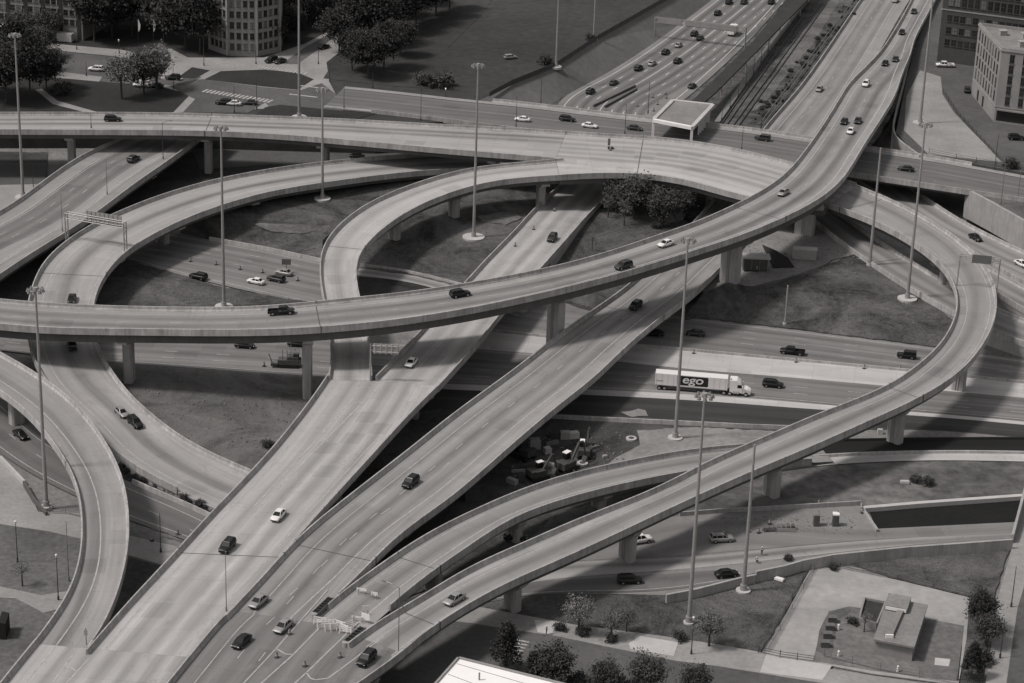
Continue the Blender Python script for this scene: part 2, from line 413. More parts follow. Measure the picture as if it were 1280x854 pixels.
def viaduct(key, label, cat, F, Nn, zk, mat='concrete_road', lane=None, pf=True, pn=True, girder=(True,), gd=1.7, piers=(), marks=(),
            joints=(), name='flyover', solid=None, group=None, sm=14, inset=.9, ph=1.05, direct=False):
    r = make_rib(key, F, Nn, zk, sm=sm, ph=ph, direct=direct)
    root = empty(name, tuple(r.C[r.n//2]), 0, label, cat, group)
    dm = deck_mesh(r, lane=lane); mark_mesh(r, marks, dm, 1); dm.build('road_deck', [mat, 'worn_paint'], root)
    pr = [(-.45, 0.0), (-.42, .12), (-.2, .45), (-.15, 1.05), (.12, 1.05), (.15, -.5), (-.45, -.5)]
    for side, sp in (('F', pf), ('N', pn)):
        q = rng(r, sp) if sp else None
        if q and q[1]-q[0] > 1:
            mb = MB(); profile_along(r, side, pr, q[0], q[1], mb); mb.build('parapet', 'parapet_concrete', root)
    if girder:
        sp = girder[0]; q = rng(r, sp); mb = MB(); rings = []
        for i in range(q[0], q[1]+1):
            a = r.F[i]+r.A[i]*inset; b = r.N[i]-r.A[i]*inset
            f = r.F[i]+r.A[i]*.1; g = r.N[i]-r.A[i]*.1
            rings.append([(f[0], f[1], f[2]-.02), (f[0], f[1], f[2]-.35), (a[0], a[1], a[2]-.36), (a[0], a[1], a[2]-.36-gd), (b[0], b[1], b[2]-.36-gd), (b[0], b[1], b[2]-.36), (g[0], g[1], g[2]-.35), (g[0], g[1], g[2]-.02)])
        mb.loft(rings); mb.build('girder', 'girder_steel', root)
    if solid:
        for sp in solid:
            q = rng(r, sp); mb = MB(); rings = []
            for i in range(q[0], q[1]+1):
                f = r.F[i]+r.A[i]*.05; g = r.N[i]-r.A[i]*.05
                rings.append([(f[0], f[1], f[2]-.04), (f[0], f[1], -1.2), (g[0], g[1], -1.2), (g[0], g[1], g[2]-.04)])
            mb.loft(rings); mb.build('retaining_wall', 'retaining_wall', root)
    for pxy in piers:
        px, py, base = pxy[:3]; wcol = pxy[3] if len(pxy) > 3 else 3.6; shift = pxy[4] if len(pxy) > 4 else 0
        i = frac_i(r, px, py); c = r.C[i]+r.A[i]*shift; ang = math.atan2(r.A[i][1], r.A[i][0]); w = r.w[i]
        top = r.z[i]-.36-gd-.02
        mb = MB()
        # column with a chamfered, grooved outline
        o = [(-wcol/2, -.7), (-wcol/2+.35, -1.05), (-.55, -1.05), (-.45, -.85), (-.1, -.85), (0, -1.05), (.1, -.85), (.45, -.85), (.55, -1.05), (wcol/2-.35, -1.05), (wcol/2, -.7)]
        o = o+[(-a, -b) for a, b in o]
        ca, sa = math.cos(ang), math.sin(ang)
        def ringz(z, k=1): return [(c[0]+(a*k)*ca-(b*k)*sa, c[1]+(a*k)*sa+(b*k)*ca, z) for a, b in o]
        mb.loft([ringz(base-.5), ringz(top-1.5)]); col_o = mb.build('pier', 'pier_concrete', root)
        mb = MB(); hw = max(wcol/2+.4, w/2-1.6); cc = r.C[i]
        def cp(x, y, z): return (cc[0]+x*ca-y*sa, cc[1]+x*sa+y*ca, z)
        ring = lambda y: [cp(-hw, y, top), cp(-hw, y, top-.8), cp(-wcol/2+shift-.1, y, top-1.9), cp(wcol/2+shift+.1, y, top-1.9), cp(hw, y, top-.8), cp(hw, y, top)]
        mb.loft([ring(-1.15), ring(1.15)]); cap = mb.build('pier_cap', 'pier_concrete', col_o)
    for jx, jy in joints:
        i = frac_i(r, jx, jy); mb = MB()
        a, b = r.F[i]-r.A[i]*.16, r.N[i]+r.A[i]*.16; t = np.r_[r.T[i], 0]*.1
        mb.face([(p[0], p[1], p[2]+.03) for p in (a-t, b-t, b+t, a+t)])
        for e, s in ((r.F[i], -1), (r.N[i], 1)):      # the joint runs up and over each parapet
            e = e+r.A[i]*s*.02
            mb.box((e[0], e[1], e[2]+.29), (.42, .16, 1.62), 0, math.atan2(r.A[i][1], r.A[i][0]))
        mb.build('expansion_joint', 'joint_rubber', root)
    return r, root
def ground_road(key, F, Nn, zk, mat='grey_road', lane=None, marks=(), name='road', sm=14, ph=0.0, edge=None):
    r = make_rib(key, F, Nn, zk, sm=sm, ph=ph)
    mb = deck_mesh(r, lane=lane)
    mark_mesh(r, marks, mb, 1)
    o = mb.build(name, [mat, 'worn_paint']); tag(o, kind='structure')
    return r
def barrier(r, side, span, label, h=.85, name='concrete_barrier', mat='parapet_concrete', w=.3, off=0, down=.3):
    q = rng(r, span); mb = MB()
    profile_along(r, side, [(off-w, -down), (off-w*.5, h), (off+w*.5, h), (off+w, -down)], q[0], q[1], mb)
    return tag(mb.build(name, mat), label, 'barrier')
def patch(name, pts, mat, kind='structure', skirt=1.0, label=None, cat=None):
    if mat in ('rough_grass', 'dark_grass', 'dirt', 'pale_dirt', 'dark_dirt', 'gravel', 'scrub', 'rough_dirt', 'ballast', 'bare_earth', 'work_dirt'):
        rj = random.Random(len(pts)*31+int(abs(pts[0][0]))); Q = []
        for a, b in zip(pts, pts[1:]+pts[:1]):
            L = math.hypot(a[0]-b[0], a[1]-b[1]); n_ = max(1, min(24, int(L/7)))
            for k in range(n_):
                t_ = k/n_; am = 1.3 if k else .3; am *= 0 if abs(a[0]) > 1290 or abs(b[0]) > 1290 else 1
                Q.append((a[0]+(b[0]-a[0])*t_+rj.uniform(-am, am), a[1]+(b[1]-a[1])*t_+rj.uniform(-am, am)*.7, a[2]+(b[2]-a[2])*t_))
        pts = Q
    P = [at(*p) for p in pts]; mb = MB()
    tris = tessellate_polygon([[Vector((p.x, p.y, 0)) for p in P]])
    mb.mesh(P, [tuple(t) for t in tris])
    n = len(P)
    area = sum(P[i].x*P[(i+1) % n].y-P[(i+1) % n].x*P[i].y for i in range(n))
    low = [(p.x, p.y, p.z-skirt) for p in P]; k = len(mb.v); mb.v += low
    for i in range(n):
        j = (i+1) % n; f = (i, j, k+j, k+i); mb.f.append(f if area < 0 else f[::-1]); mb.mi.append(0); mb.uv.append(None); mb.ln.append(None)
    o = mb.build(name, mat)
    # make top faces look up
    me = o.data
    for pl in me.polygons:
        if abs(pl.normal.z) > .3 and pl.normal.z < 0: pl.flip()
    return tag(o, label, cat, None, kind)
def wall(pts, h, label, thick=.35, name='concrete_wall', mat='retaining_wall', cat='wall', top=True, sm=0, cap=None):
    """pts: picture positions of the TOP edge with the height of the top"""
    P = np.array([tuple(at(*p)) for p in pts])
    P = catmull(P) if len(P) > 2 and sm else P
    d = np.gradient(P[:, :2], axis=0); d /= np.linalg.norm(d, axis=1)[:, None]
    nn = np.stack([-d[:, 1], d[:, 0]], 1)*thick/2
    mb = MB()
    mb.loft([[(p[0]+q[0], p[1]+q[1], p[2]-h), (p[0]+q[0], p[1]+q[1], p[2]), (p[0]-q[0], p[1]-q[1], p[2]), (p[0]-q[0], p[1]-q[1], p[2]-h)] for p, q in zip(P, nn)])
    root = mb.build(name, mat)
    return tag(root, label, cat)
#@@PART2
# ------------------------------------------------------------------ light
w = bpy.data.worlds.new('World'); sc.world = w; w.use_nodes = True
t = w.node_tree; bg = t.nodes['Background']
sky = t.nodes.new('ShaderNodeTexSky'); sky.sky_type = 'NISHITA'; sky.sun_disc = False
SUN_EL = 55; SUN_AZ = 14
sky.sun_elevation = R(SUN_EL); sky.sun_rotation = R(270-SUN_AZ); sky.air_density = 1.5; sky.dust_density = 3
hs = t.nodes.new('ShaderNodeHueSaturation'); hs.inputs['Saturation'].default_value = .06
t.links.new(sky.outputs[0], hs.inputs['Color']); t.links.new(hs.outputs[0], bg.inputs[0]); bg.inputs[1].default_value = .095
sl = bpy.data.lights.new('sun', 'SUN'); so = bpy.data.objects.new('sun', sl); col.objects.link(so)
sl.energy = 2.7; sl.angle = R(8); sl.color = (1, .975, .95)
dv = Vector((math.cos(R(SUN_EL))*math.cos(R(SUN_AZ)), math.cos(R(SUN_EL))*math.sin(R(SUN_AZ)), -math.sin(R(SUN_EL))))
so.rotation_euler = dv.to_track_quat('-Z', 'Y').to_euler(); so.location = (-200, 200, 300)
sc.view_settings.view_transform = 'Standard'; sc.view_settings.look = 'None'; sc.view_settings.exposure = -.12; sc.view_settings.gamma = 1

# ------------------------------------------------------------------ ground
mb = MB(); G = 5000
mb.face([(-G, -300, -.25), (G, -300, -.25), (G, 9000, -.25), (-G, 9000, -.25)])
tag(mb.build('ground', 'dirt'), kind='structure')
# campus plateau, west expressway cut, right-hand plateau
patch('campus_ground', [(-400, 150, 8.3), (210, 150, 8.3), (330, 154, 8.3), (470, 158, 8.3), (560, 152, 8.3), (600, 124, 8.3), (640, 106, 8.3), (694, 84, 8.3), (748, 49, 8.3), (834, 0, 8.3), (900, -50, 8.3), (1000, -170, 8.3), (-500, -170, 8.3)], 'lawn', skirt=9)
patch('slope', [(560, 152, 8.25), (600, 124, 8.25), (640, 106, 8.25), (694, 84, 8.25), (748, 49, 8.25), (834, 0, 8.25), (900, -50, 8.25), (990, -160, 8.25), (1020, -160, 2), (890, 0, 2), (850, 30, 2), (800, 66, 2), (748, 98, 2), (700, 124, 2), (640, 160, 2)], 'slope_concrete')
patch('expressway_ground', [(560, 190, 1.9), (600, 210, 1.9), (860, 245, 1.9), (960, 250, 1.9), (1010, 240, 1.9), (1080, 200, 1.9), (1130, 120, 1.9), (1180, 0, 1.9), (1240, -170, 1.9), (980, -170, 1.9), (800, 30, 1.9), (690, 110, 1.9)], 'ballast')
patch('upper_ground', [(1155, 193, 8.3), (1143, 190, 8.3), (1120, 166, 8.3), (1123, 150, 8.3), (1134, 95, 8.3), (1150, 45, 8.3), (1168, -20, 8.3), (1230, -170, 8.3), (1800, -170, 8.3), (1800, 250, 8.3), (1280, 216, 8.3)], 'street_asphalt', skirt=9)
patch('upper_ground', [(1208, 237, 8.3), (1280, 277, 8.3), (1350, 312, 8.3), (1600, 420, 8.3), (1800, 250, 8.3), (1280, 244, 8.3)], 'gravel', skirt=9)
# gravel lot at the upper right
patch('pavement', [(1150, 88, 8.36), (1176, 96, 8.36), (1178, 118, 8.36), (1192, 140, 8.36), (1211, 160, 8.36), (1254, 203, 8.36), (1161, 193, 8.36), (1130, 163, 8.36), (1133, 120, 8.36)], 'pavement', skirt=.05)
# island slopes
patch('grass', [(225, 290, .1), (300, 306, .1), (345, 313, .1), (404, 327, .1), (404, 300, 1.2), (430, 276, 3), (470, 247, 4), (540, 222, 5), (560, 208, 5.5), (492, 217, 5.5), (414, 226, 5.5), (320, 243, 5.2), (242, 262, 4.5)], 'rough_grass', 'stuff')
patch('grass', [(446, 336, .1), (452, 308, 1.2), (490, 275, 3), (540, 252, 3.6), (589, 230, 3.6), (650, 220, 3.4), (712, 216, 3), (675, 252, 3), (645, 284, 3), (612, 318, 2.4), (582, 352, 1), (570, 357, .2), (520, 346, .1)], 'rough_grass', 'stuff')
patch('grass', [(676, 336, 2), (712, 292, 3), (768, 230, 3), (840, 222, 3), (945, 244, 3), (925, 262, 3), (945, 300, 3), (760, 392, 1), (700, 372, 1)], 'rough_grass', 'stuff')
patch('grass', [(852, 400, .1), (877, 397, .1), (980, 409, .1), (1169, 433, .1), (1205, 437, .1), (1212, 405, 2.2), (1192, 390, 3.2), (1137, 357, 4.2), (1088, 325, 4.8), (1060, 322, 4.9), (1030, 331, 4.9), (985, 347, 4.9), (940, 358, 4.9), (909, 353, 4.9), (880, 366, 4)], 'rough_grass', 'stuff')
patch('yard_ground', [(880, 366, 4), (909, 353, 4.9), (940, 358, 4.9), (985, 347, 4.9), (1030, 331, 4.9), (1060, 322, 4.9), (1088, 325, 4.8), (1056, 303, 4.9), (1012, 268, 5), (985, 240, 5), (930, 270, 5), (880, 310, 5), (850, 340, 4)], 'pale_dirt')
patch('grass', [(1060, 335, 4.0), (1060, 322, 4.92), (1088, 322, 4.92), (1075, 316, 4.95), (1040, 325, 4.95), (1030, 332, 4.92)], 'dark_grass', 'stuff')
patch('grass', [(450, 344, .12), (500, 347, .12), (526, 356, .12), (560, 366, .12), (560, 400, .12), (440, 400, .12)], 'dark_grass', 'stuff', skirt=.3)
patch('grass', [(120, 330, .05), (165, 326, .05), (215, 340, .05), (269, 357, .05), (340, 370, .05), (400, 379, .05), (400, 425, .05), (100, 420, .05)], 'rough_grass', 'stuff', skirt=.3)
patch('ground', [(128, 452, .0), (230, 459, .0), (340, 467, .0), (470, 474, .0), (450, 560, .0), (360, 620, .0), (316, 590, .0), (256, 563, .0), (202, 528, .0), (161, 494, .0), (140, 470, .0)], 'bare_earth')
# bright bare ground spots
patch('dirt', [(596, 270, 3.3), (618, 266, 3.3), (645, 265, 3.3), (652, 272, 3.3), (632, 281, 3.2), (604, 277, 3.2)], 'rough_dirt', skirt=.3)
patch('dirt', [(318, 280, 2.3), (350, 273, 2.8), (395, 274, 3.0), (418, 276, 3), (408, 287, 2), (375, 292, 1.6), (340, 289, 1.6)], 'rough_dirt', skirt=.3)
# left side grounds
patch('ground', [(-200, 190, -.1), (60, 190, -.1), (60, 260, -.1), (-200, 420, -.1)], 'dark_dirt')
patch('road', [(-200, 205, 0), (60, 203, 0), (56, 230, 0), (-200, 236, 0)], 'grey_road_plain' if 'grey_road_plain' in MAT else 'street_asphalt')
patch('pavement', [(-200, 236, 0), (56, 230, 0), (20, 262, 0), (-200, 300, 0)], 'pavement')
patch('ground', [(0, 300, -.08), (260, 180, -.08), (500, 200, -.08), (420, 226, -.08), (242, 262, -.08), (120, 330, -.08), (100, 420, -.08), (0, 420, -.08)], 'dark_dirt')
patch('ground', [(230, 165, 0), (470, 180, 0), (600, 200, 0), (560, 206, 0), (480, 212, 0), (340, 205, 0), (250, 212, 0)], 'street_asphalt')
patch('ground', [(-300, 655, 0), (60, 658, 0), (105, 678, 0), (250, 690, 0), (330, 740, 0), (240, 1100, 0), (-300, 1100, 0)], 'dark_street')
patch('ground', [(140, 562, .02), (275, 632, .02), (290, 655, .02), (262, 647, .02), (150, 600, .02)], 'dark_grass', 'stuff' if False else 'structure')
patch('pavement', [(-300, 574, .1), (0, 574, .1), (30, 603, .1), (48, 640, .1), (112, 642, .1), (112, 676, .1), (60, 664, .1), (0, 655, .1), (-300, 640, .1)], 'pavement', skirt=.3)
patch('pavement', [(-100, 728, .1), (0, 733, .1), (52, 744, .1), (90, 738, .1), (88, 758, .1), (55, 766, .1), (36, 756, .1), (20, 748, .1), (-100, 742, .1)], 'pavement', skirt=.3)
patch('pavement', [(155, 668, .05), (260, 692, .05), (225, 712, .05), (155, 692, .05)], 'pavement', skirt=.2)
patch('ground', [(155, 694, .02), (225, 714, .02), (200, 760, .02), (120, 800, .02), (150, 740, .02)], 'dark_dirt', skirt=.2)
# centre grounds
patch('ground', [(440, 500, .0), (1300, 545, .0), (1300, 560, .0), (900, 575, .0), (700, 660, .0), (480, 760, .0), (400, 700, .0)], 'work_dirt')
patch('dirt', [(796, 538, .06), (870, 534, .06), (985, 540, .06), (940, 556, .06), (860, 570, .06), (745, 590, .06), (770, 572, .06), (800, 556, .06)], 'pale_dirt', skirt=.2)
patch('dirt', [(1060, 538, .06), (1150, 536, .06), (1300, 543, .06), (1300, 549, .06), (1100, 552, .06), (1035, 552, .06)], 'dirt', skirt=.2)
patch('ground', [(700, 640, .02), (869, 596, .02), (999, 574, .02), (1300, 572, .02), (1400, 640, .02), (1080, 634, .02), (940, 640, .02), (760, 700, .02), (560, 760, .02)], 'scrub', skirt=.2)
if False: patch('grass', [(960, 600, .1), (1060, 580, .1), (1160, 580, .1), (1170, 604, .1), (1080, 618, .1), (980, 626, .1), (900, 622, .1)], 'dark_grass', 'stuff', skirt=.2)
patch('road', [(610, 745, .08), (640, 712, .08), (720, 690, .08), (790, 655, .08), (870, 641, .08), (940, 634, .08), (1076, 627, .08), (1097, 661, .08), (1262, 653, .08), (1340, 650, .08), (1340, 668, .08), (1264, 674, .08), (1134, 683, .08), (1042, 693, .08), (944, 716, .08), (860, 738, .08), (835, 744, .08), (760, 742, .08), (650, 743, .08)], 'yard_concrete', skirt=.3)
patch('road', [(1086, 638, .06), (1280, 624, .06), (1340, 621, .06), (1340, 652, .06), (1262, 653, .06), (1097, 661, .06)], 'trench_shade_black', skirt=.2)  # flat trench floor, its shade painted in as black
patch('grass', [(500, 790, .06), (560, 752, .06), (640, 740, .06), (720, 743, .06), (835, 743, .06), (944, 717, .06), (1016, 703, .06), (985, 760, .06), (950, 815, .06), (900, 806, .06), (828, 795, .06), (720, 781, .06), (650, 768, .06), (600, 760, .06)], 'rough_grass', 'stuff', skirt=.3)
patch('grass', [(1050, 700, .06), (1130, 684, .06), (1266, 675, .06), (1250, 720, .06), (1240, 760, .06), (1228, 854, .06), (1222, 900, .06), (1195, 900, .06), (1212, 746, .06), (1120, 724, .06)], 'rough_grass', 'stuff', skirt=.3)
patch('street', [(300, 1100, .02), (420, 850, .02), (560, 752, .02), (600, 770, .02), (950, 830, .02), (1220, 880, .02), (1700, 1000, .02), (1700, 1300, .02), (300, 1300, .02)], 'street_asphalt', skirt=.2)
patch('pavement', [(500, 752, .16), (590, 757, .16), (650, 768, .16), (720, 781, .16), (828, 795, .16), (900, 806, .16), (950, 815, .16), (1010, 832, .16), (1140, 852, .16), (1230, 868, .16), (1230, 884, .16), (1010, 851, .16), (900, 833, .16), (845, 826, .16), (700, 796, .16), (590, 779, .16), (490, 768, .16)], 'pavement', skirt=.2)
patch('pavement', [(786, 804, .2), (800, 795, .2), (848, 803, .2), (842, 820, .2), (788, 811, .2)], 'pale_paving', skirt=.1)
patch('pavement', [(668, 775, .2), (696, 777, .2), (690, 793, .2), (672, 790, .2)], 'pale_paving', skirt=.1)
patch('pavement', [(958, 817, .2), (1040, 832, .2), (1028, 850, .2), (950, 840, .2)], 'pale_paving', skirt=.1)
patch('parking_lot', [(1015, 708, .1), (1052, 711, .1), (1122, 725, .1), (1212, 747, .1), (1208, 800, .1), (1198, 856, .1), (1090, 842, .1), (955, 816, .1)], 'lot_paving', skirt=.2)
patch('parking_lot', [(1036, 764, .14), (1062, 758, .14), (1150, 772, .14), (1205, 782, .14), (1198, 852, .14), (1090, 838, .14), (1016, 826, .14), (1026, 790, .14)], 'yard_concrete_dark', skirt=.1)
patch('pavement', [(1020, 812, .18), (1024, 788, .18), (1036, 766, .18), (1062, 759, .18), (1064, 764, .18), (1046, 774, .18), (1042, 800, .18), (1038, 822, .18)], 'gravel', skirt=.1)
patch('pavement', [(1169, 822, .18), (1188, 824, .18), (1186, 833, .18), (1168, 831, .18)], 'pale_paving', skirt=.05)
patch('street', [(1284, 608, .3), (1268, 674, .3), (1248, 745, .3), (1232, 854, .3), (1222, 1000, .3), (1700, 1000, .3), (1700, 600, .3)], 'pavement', skirt=.6)
patch('street', [(1290, 700, .34), (1272, 760, .34), (1258, 854, .34), (1250, 1000, .34), (1700, 1000, .34), (1700, 700, .34)], 'street_asphalt', skirt=.1)
# street by the campus, upper left
patch('street', [(-200, 40, 8.36), (70, 64, 8.36), (150, 72, 8.36), (190, 82, 8.36), (175, 110, 8.36), (60, 90, 8.36), (-200, 66, 8.36)], 'street_asphalt', skirt=.1)
patch('pavement', [(-200, 33, 8.42), (70, 55, 8.42), (150, 62, 8.42), (192, 70, 8.42), (192, 79, 8.42), (150, 71, 8.42), (70, 63, 8.42), (-200, 40, 8.42)], 'pavement', skirt=.1)
patch('pavement', [(-200, 64, 8.42), (60, 88, 8.42), (128, 96, 8.42), (124, 102, 8.42), (58, 96, 8.42), (-200, 72, 8.42)], 'pavement', skirt=.1)
patch('street', [(170, 78, 8.37), (212, 60, 8.37), (235, 72, 8.37), (330, 72, 8.37), (380, 55, 8.37), (445, 22, 8.37), (540, -60, 8.37), (570, -60, 8.37), (470, 30, 8.37), (408, 78, 8.37), (412, 103, 8.37), (430, 138, 8.37), (330, 136, 8.37), (215, 141, 8.37), (236, 118, 8.37), (180, 106, 8.37)], 'pavement', skirt=.1)
patch('street', [(212, 108, 8.41), (238, 100, 8.41), (254, 99, 8.41), (330, 109, 8.41), (375, 113, 8.41), (402, 104, 8.41), (420, 118, 8.41), (425, 139, 8.41), (340, 139, 8.41), (332, 128, 8.41), (310, 141, 8.41), (228, 141, 8.41), (244, 124, 8.41)], 'street_asphalt', skirt=.1)
patch('street', [(176, 66, 8.41), (206, 56, 8.41), (214, 72, 8.41), (200, 98, 8.41), (222, 102, 8.41), (236, 94, 8.41), (252, 96, 8.41), (236, 106, 8.41), (190, 106, 8.41)], 'street_asphalt', skirt=.1)
patch('street', [(352, 80, 8.41), (372, 80, 8.41), (400, 60, 8.41), (420, 45, 8.41), (412, 42, 8.41), (380, 60, 8.41)], 'street_asphalt', skirt=.1)
patch('lawn', [(222, 97, 8.45), (240, 84, 8.45), (262, 88, 8.45), (244, 98, 8.45)], 'dark_lawn', skirt=.1)
patch('lawn', [(256, 99, 8.45), (276, 89, 8.45), (330, 87, 8.45), (372, 91, 8.45), (392, 99, 8.45), (372, 112, 8.45), (330, 108, 8.45)], 'dark_lawn', skirt=.1)
patch('lawn', [(320, 143, 8.45), (332, 134, 8.45), (350, 131, 8.45), (400, 136, 8.45), (470, 142, 8.45), (440, 150, 8.45), (320, 150, 8.45)], 'dark_lawn', skirt=.1)
patch('lawn', [(-200, 70, 8.4), (60, 96, 8.4), (126, 102, 8.4), (200, 108, 8.4), (238, 118, 8.4), (212, 145, 8.4), (-200, 145, 8.4)], 'dark_lawn', skirt=.1)
patch('path', [(44, 112, 8.44), (52, 111, 8.44), (72, 126, 8.44), (128, 142, 8.44), (112, 142, 8.44), (66, 130, 8.44)], 'pavement', skirt=.02)
patch('lawn', [(404, 98, 8.4), (416, 80, 8.4), (470, 40, 8.4), (580, -60, 8.4), (660, -60, 8.4), (600, 20, 8.4), (560, 60, 8.4), (575, 113, 8.4), (495, 108, 8.4), (430, 101, 8.4)], 'lawn', skirt=.05)
# crossings
def stripes(p0, p1, n, ln, wd, z, label):
    mb = MB(); a = at(*p0, z); b = at(*p1, z); d = (b-a); L = d.length; d.normalize(); q = Vector((-d.y, d.x, 0))
    for i in range(n):
        c = a+d*(L*(i+.5)/n); mb.face([c-d*wd/2-q*ln/2, c+d*wd/2-q*ln/2, c+d*wd/2+q*ln/2, c-d*wd/2+q*ln/2])
    tag(mb.build('crosswalk', 'worn_paint'), kind='structure')
stripes((254, 113), (340, 127), 17, 3.2, .8, 8.46, '')
stripes((322, 83), (384, 92), 14, 2.6, .7, 8.46, '')
stripes((372, 125), (400, 104), 2, 9, .8, 8.46, '')
stripes((652, 799), (640, 818), 5, 3.2, .5, .1, '')

# ------------------------------------------------------------------ ground-level roads
M1 = ground_road('main_a', [(60, 270), (161, 283), (234, 296), (340, 314), (400, 328), (520, 350), (600, 362), (720, 378), (877, 399), (980, 411), (1169, 435), (1280, 450), (1420, 470)],
  [(20, 296), (100, 310), (161, 326), (269, 355), (340, 370), (379, 379), (480, 396), (600, 412), (720, 426), (877, 440), (980, 450), (1101, 461), (1280, 479), (1420, 496)], [(60, 280, .05), (1400, 480, .05)], 'grey_road', lane=(1.5, 3.7, 5),
  marks=[('F', 1.2, .2, False, True), ('F', 5, .18, True, True), ('F', 8.7, .18, True, True), ('F', 12.4, .18, True, True), ('N', 1.5, .2, False, True)])
M2 = ground_road('main_b', [(20, 398), (100, 405), (300, 415), (410, 423), (560, 434), (700, 444), (877, 454), (940, 462), (1101, 478), (1280, 494), (1420, 508)],
  [(20, 440), (121, 452), (230, 459), (340, 467), (411, 471), (560, 480), (700, 485), (877, 494), (980, 501), (1037, 507), (1169, 517), (1280, 527), (1420, 541)], [(60, 420, .06), (1400, 520, .06)], 'grey_road', lane=(1.5, 3.7, 4),
  marks=[('N', 1.2, .2, False, True), ('N', 4.9, .18, True, True), ('N', 8.6, .18, True, True), ('F', 1.0, .2, False, True)])
S1 = ground_road('shoulder_a', [(560, 408), (700, 424), (790, 432), (877, 439), (980, 449), (1101, 460), (1280, 478), (1420, 495)], [(560, 434), (700, 444), (790, 454), (877, 463), (980, 471), (1101, 482), (1280, 497), (1420, 512)],
  [(560, 420, .09), (1400, 500, .09)], 'pale_concrete')
S2 = ground_road('shoulder_b', [(440, 474), (560, 480), (700, 485), (877, 494), (980, 501), (1037, 507), (1169, 517), (1280, 527), (1420, 541)], [(440, 480), (560, 487), (700, 492), (877, 501), (980, 509), (1037, 513), (1169, 521), (1280, 531), (1420, 545)], [(440, 474, .1), (1400, 541, .1)], 'pale_concrete')
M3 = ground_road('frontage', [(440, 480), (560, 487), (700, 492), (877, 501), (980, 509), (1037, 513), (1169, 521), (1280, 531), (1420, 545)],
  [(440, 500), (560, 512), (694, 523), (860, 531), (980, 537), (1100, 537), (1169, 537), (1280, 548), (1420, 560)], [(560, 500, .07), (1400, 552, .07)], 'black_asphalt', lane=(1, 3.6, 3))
barrier(M3, 'N', ((640, 520), (1000, 530)), 'long pale concrete barrier between the dark frontage road and the dirt work area', .9)
barrier(M1, 'N', ((560, 408), (1400, 480)), 'low concrete median barrier along the pale concrete strip above the white truck', .6)
# curved slip road crossing to the left of the two parallel bridges
SL = ground_road('slip', [(446, 333), (480, 335), (520, 343), (560, 354), (600, 364), (660, 378)], [(446, 346), (480, 345), (520, 353), (560, 365), (600, 380), (660, 400)], [(446, 340, .16), (660, 390, .16)], 'pavement_road' if 'pavement_road' in MAT else 'concrete_road')
barrier(SL, 'F', True, 'curved low kerb wall beside the slip road left of the parallel bridges', .8)
barrier(M1, 'F', ((234, 300), (400, 345)), 'low concrete wall between the grass slope and the expressway at left', 1.0)
# lower left under-road
NR = ground_road('under_road', [(-80, 440), (0, 492), (35, 528), (95, 570), (160, 602), (261, 645), (340, 690)], [(-80, 505), (0, 566), (50, 600), (110, 626), (160, 652), (240, 676), (320, 720)], [(0, 520, .05), (340, 690, .05)], 'asphalt_road', lane=(2.5, 3.7, 3),
  marks=[('N', 1.4, .2, False, True), ('F', 6.2, .18, True, True), ('F', 2.2, .2, False, True)])
barrier(NR, 'F', ((150, 600), (262, 646)), 'pale concrete wall between the hedge strip and the road under the left bridges', 1.0)
# lower right lanes
R2 = ground_road('lower_lanes', [(620, 712), (700, 703), (850, 698), (940, 689), (1060, 677), (1200, 669), (1330, 660)], [(600, 738), (700, 722), (850, 712), (940, 703), (1060, 689), (1200, 676), (1330, 669)], [(700, 712, .13), (1300, 664, .13)], 'concrete_road', lane=(0, 3.6, 1))
R3 = ground_road('lower_lane', [(560, 742), (650, 728), (760, 722), (850, 716), (900, 712)], [(560, 765), (650, 742), (760, 741), (835, 742), (900, 727)], [(700, 735, .15), (850, 730, .15)], 'asphalt_road', lane=(0, 3.6, 3), marks=[('N', .8, .18, False, True)])
R1 = ground_road('upper_lanes', [(720, 692), (790, 664), (870, 650), (940, 645), (980, 658), (1097, 663), (1262, 655), (1340, 650)], [(700, 702), (790, 698), (870, 694), (940, 688), (1000, 682), (1097, 673), (1262, 668), (1340, 660)], [(700, 700, .14), (1300, 660, .14)], 'lower_road', lane=(0, 3.7, 3))
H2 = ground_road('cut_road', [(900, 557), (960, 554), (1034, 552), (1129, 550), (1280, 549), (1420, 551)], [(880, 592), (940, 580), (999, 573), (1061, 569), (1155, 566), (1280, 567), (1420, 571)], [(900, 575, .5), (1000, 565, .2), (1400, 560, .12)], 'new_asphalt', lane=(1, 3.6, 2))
H3 = ground_road('cut_kerb', [(900, 586), (940, 580), (999, 573), (1061, 569), (1155, 566), (1280, 567), (1420, 571)], [(900, 598), (940, 592), (999, 584), (1061, 579), (1155, 575), (1280, 577), (1420, 581)], [(940, 580, .2), (1400, 570, .2)], 'pale_concrete', name='pavement')
barrier(H2, 'N', ((990, 572), (1400, 560)), 'long pale parapet along the near side of the black sunken road', .55, w=.45)
barrier(H2, 'F', ((1040, 552), (1400, 560)), 'dark far-side kerb wall of the black sunken road', .5, mat='rubber')
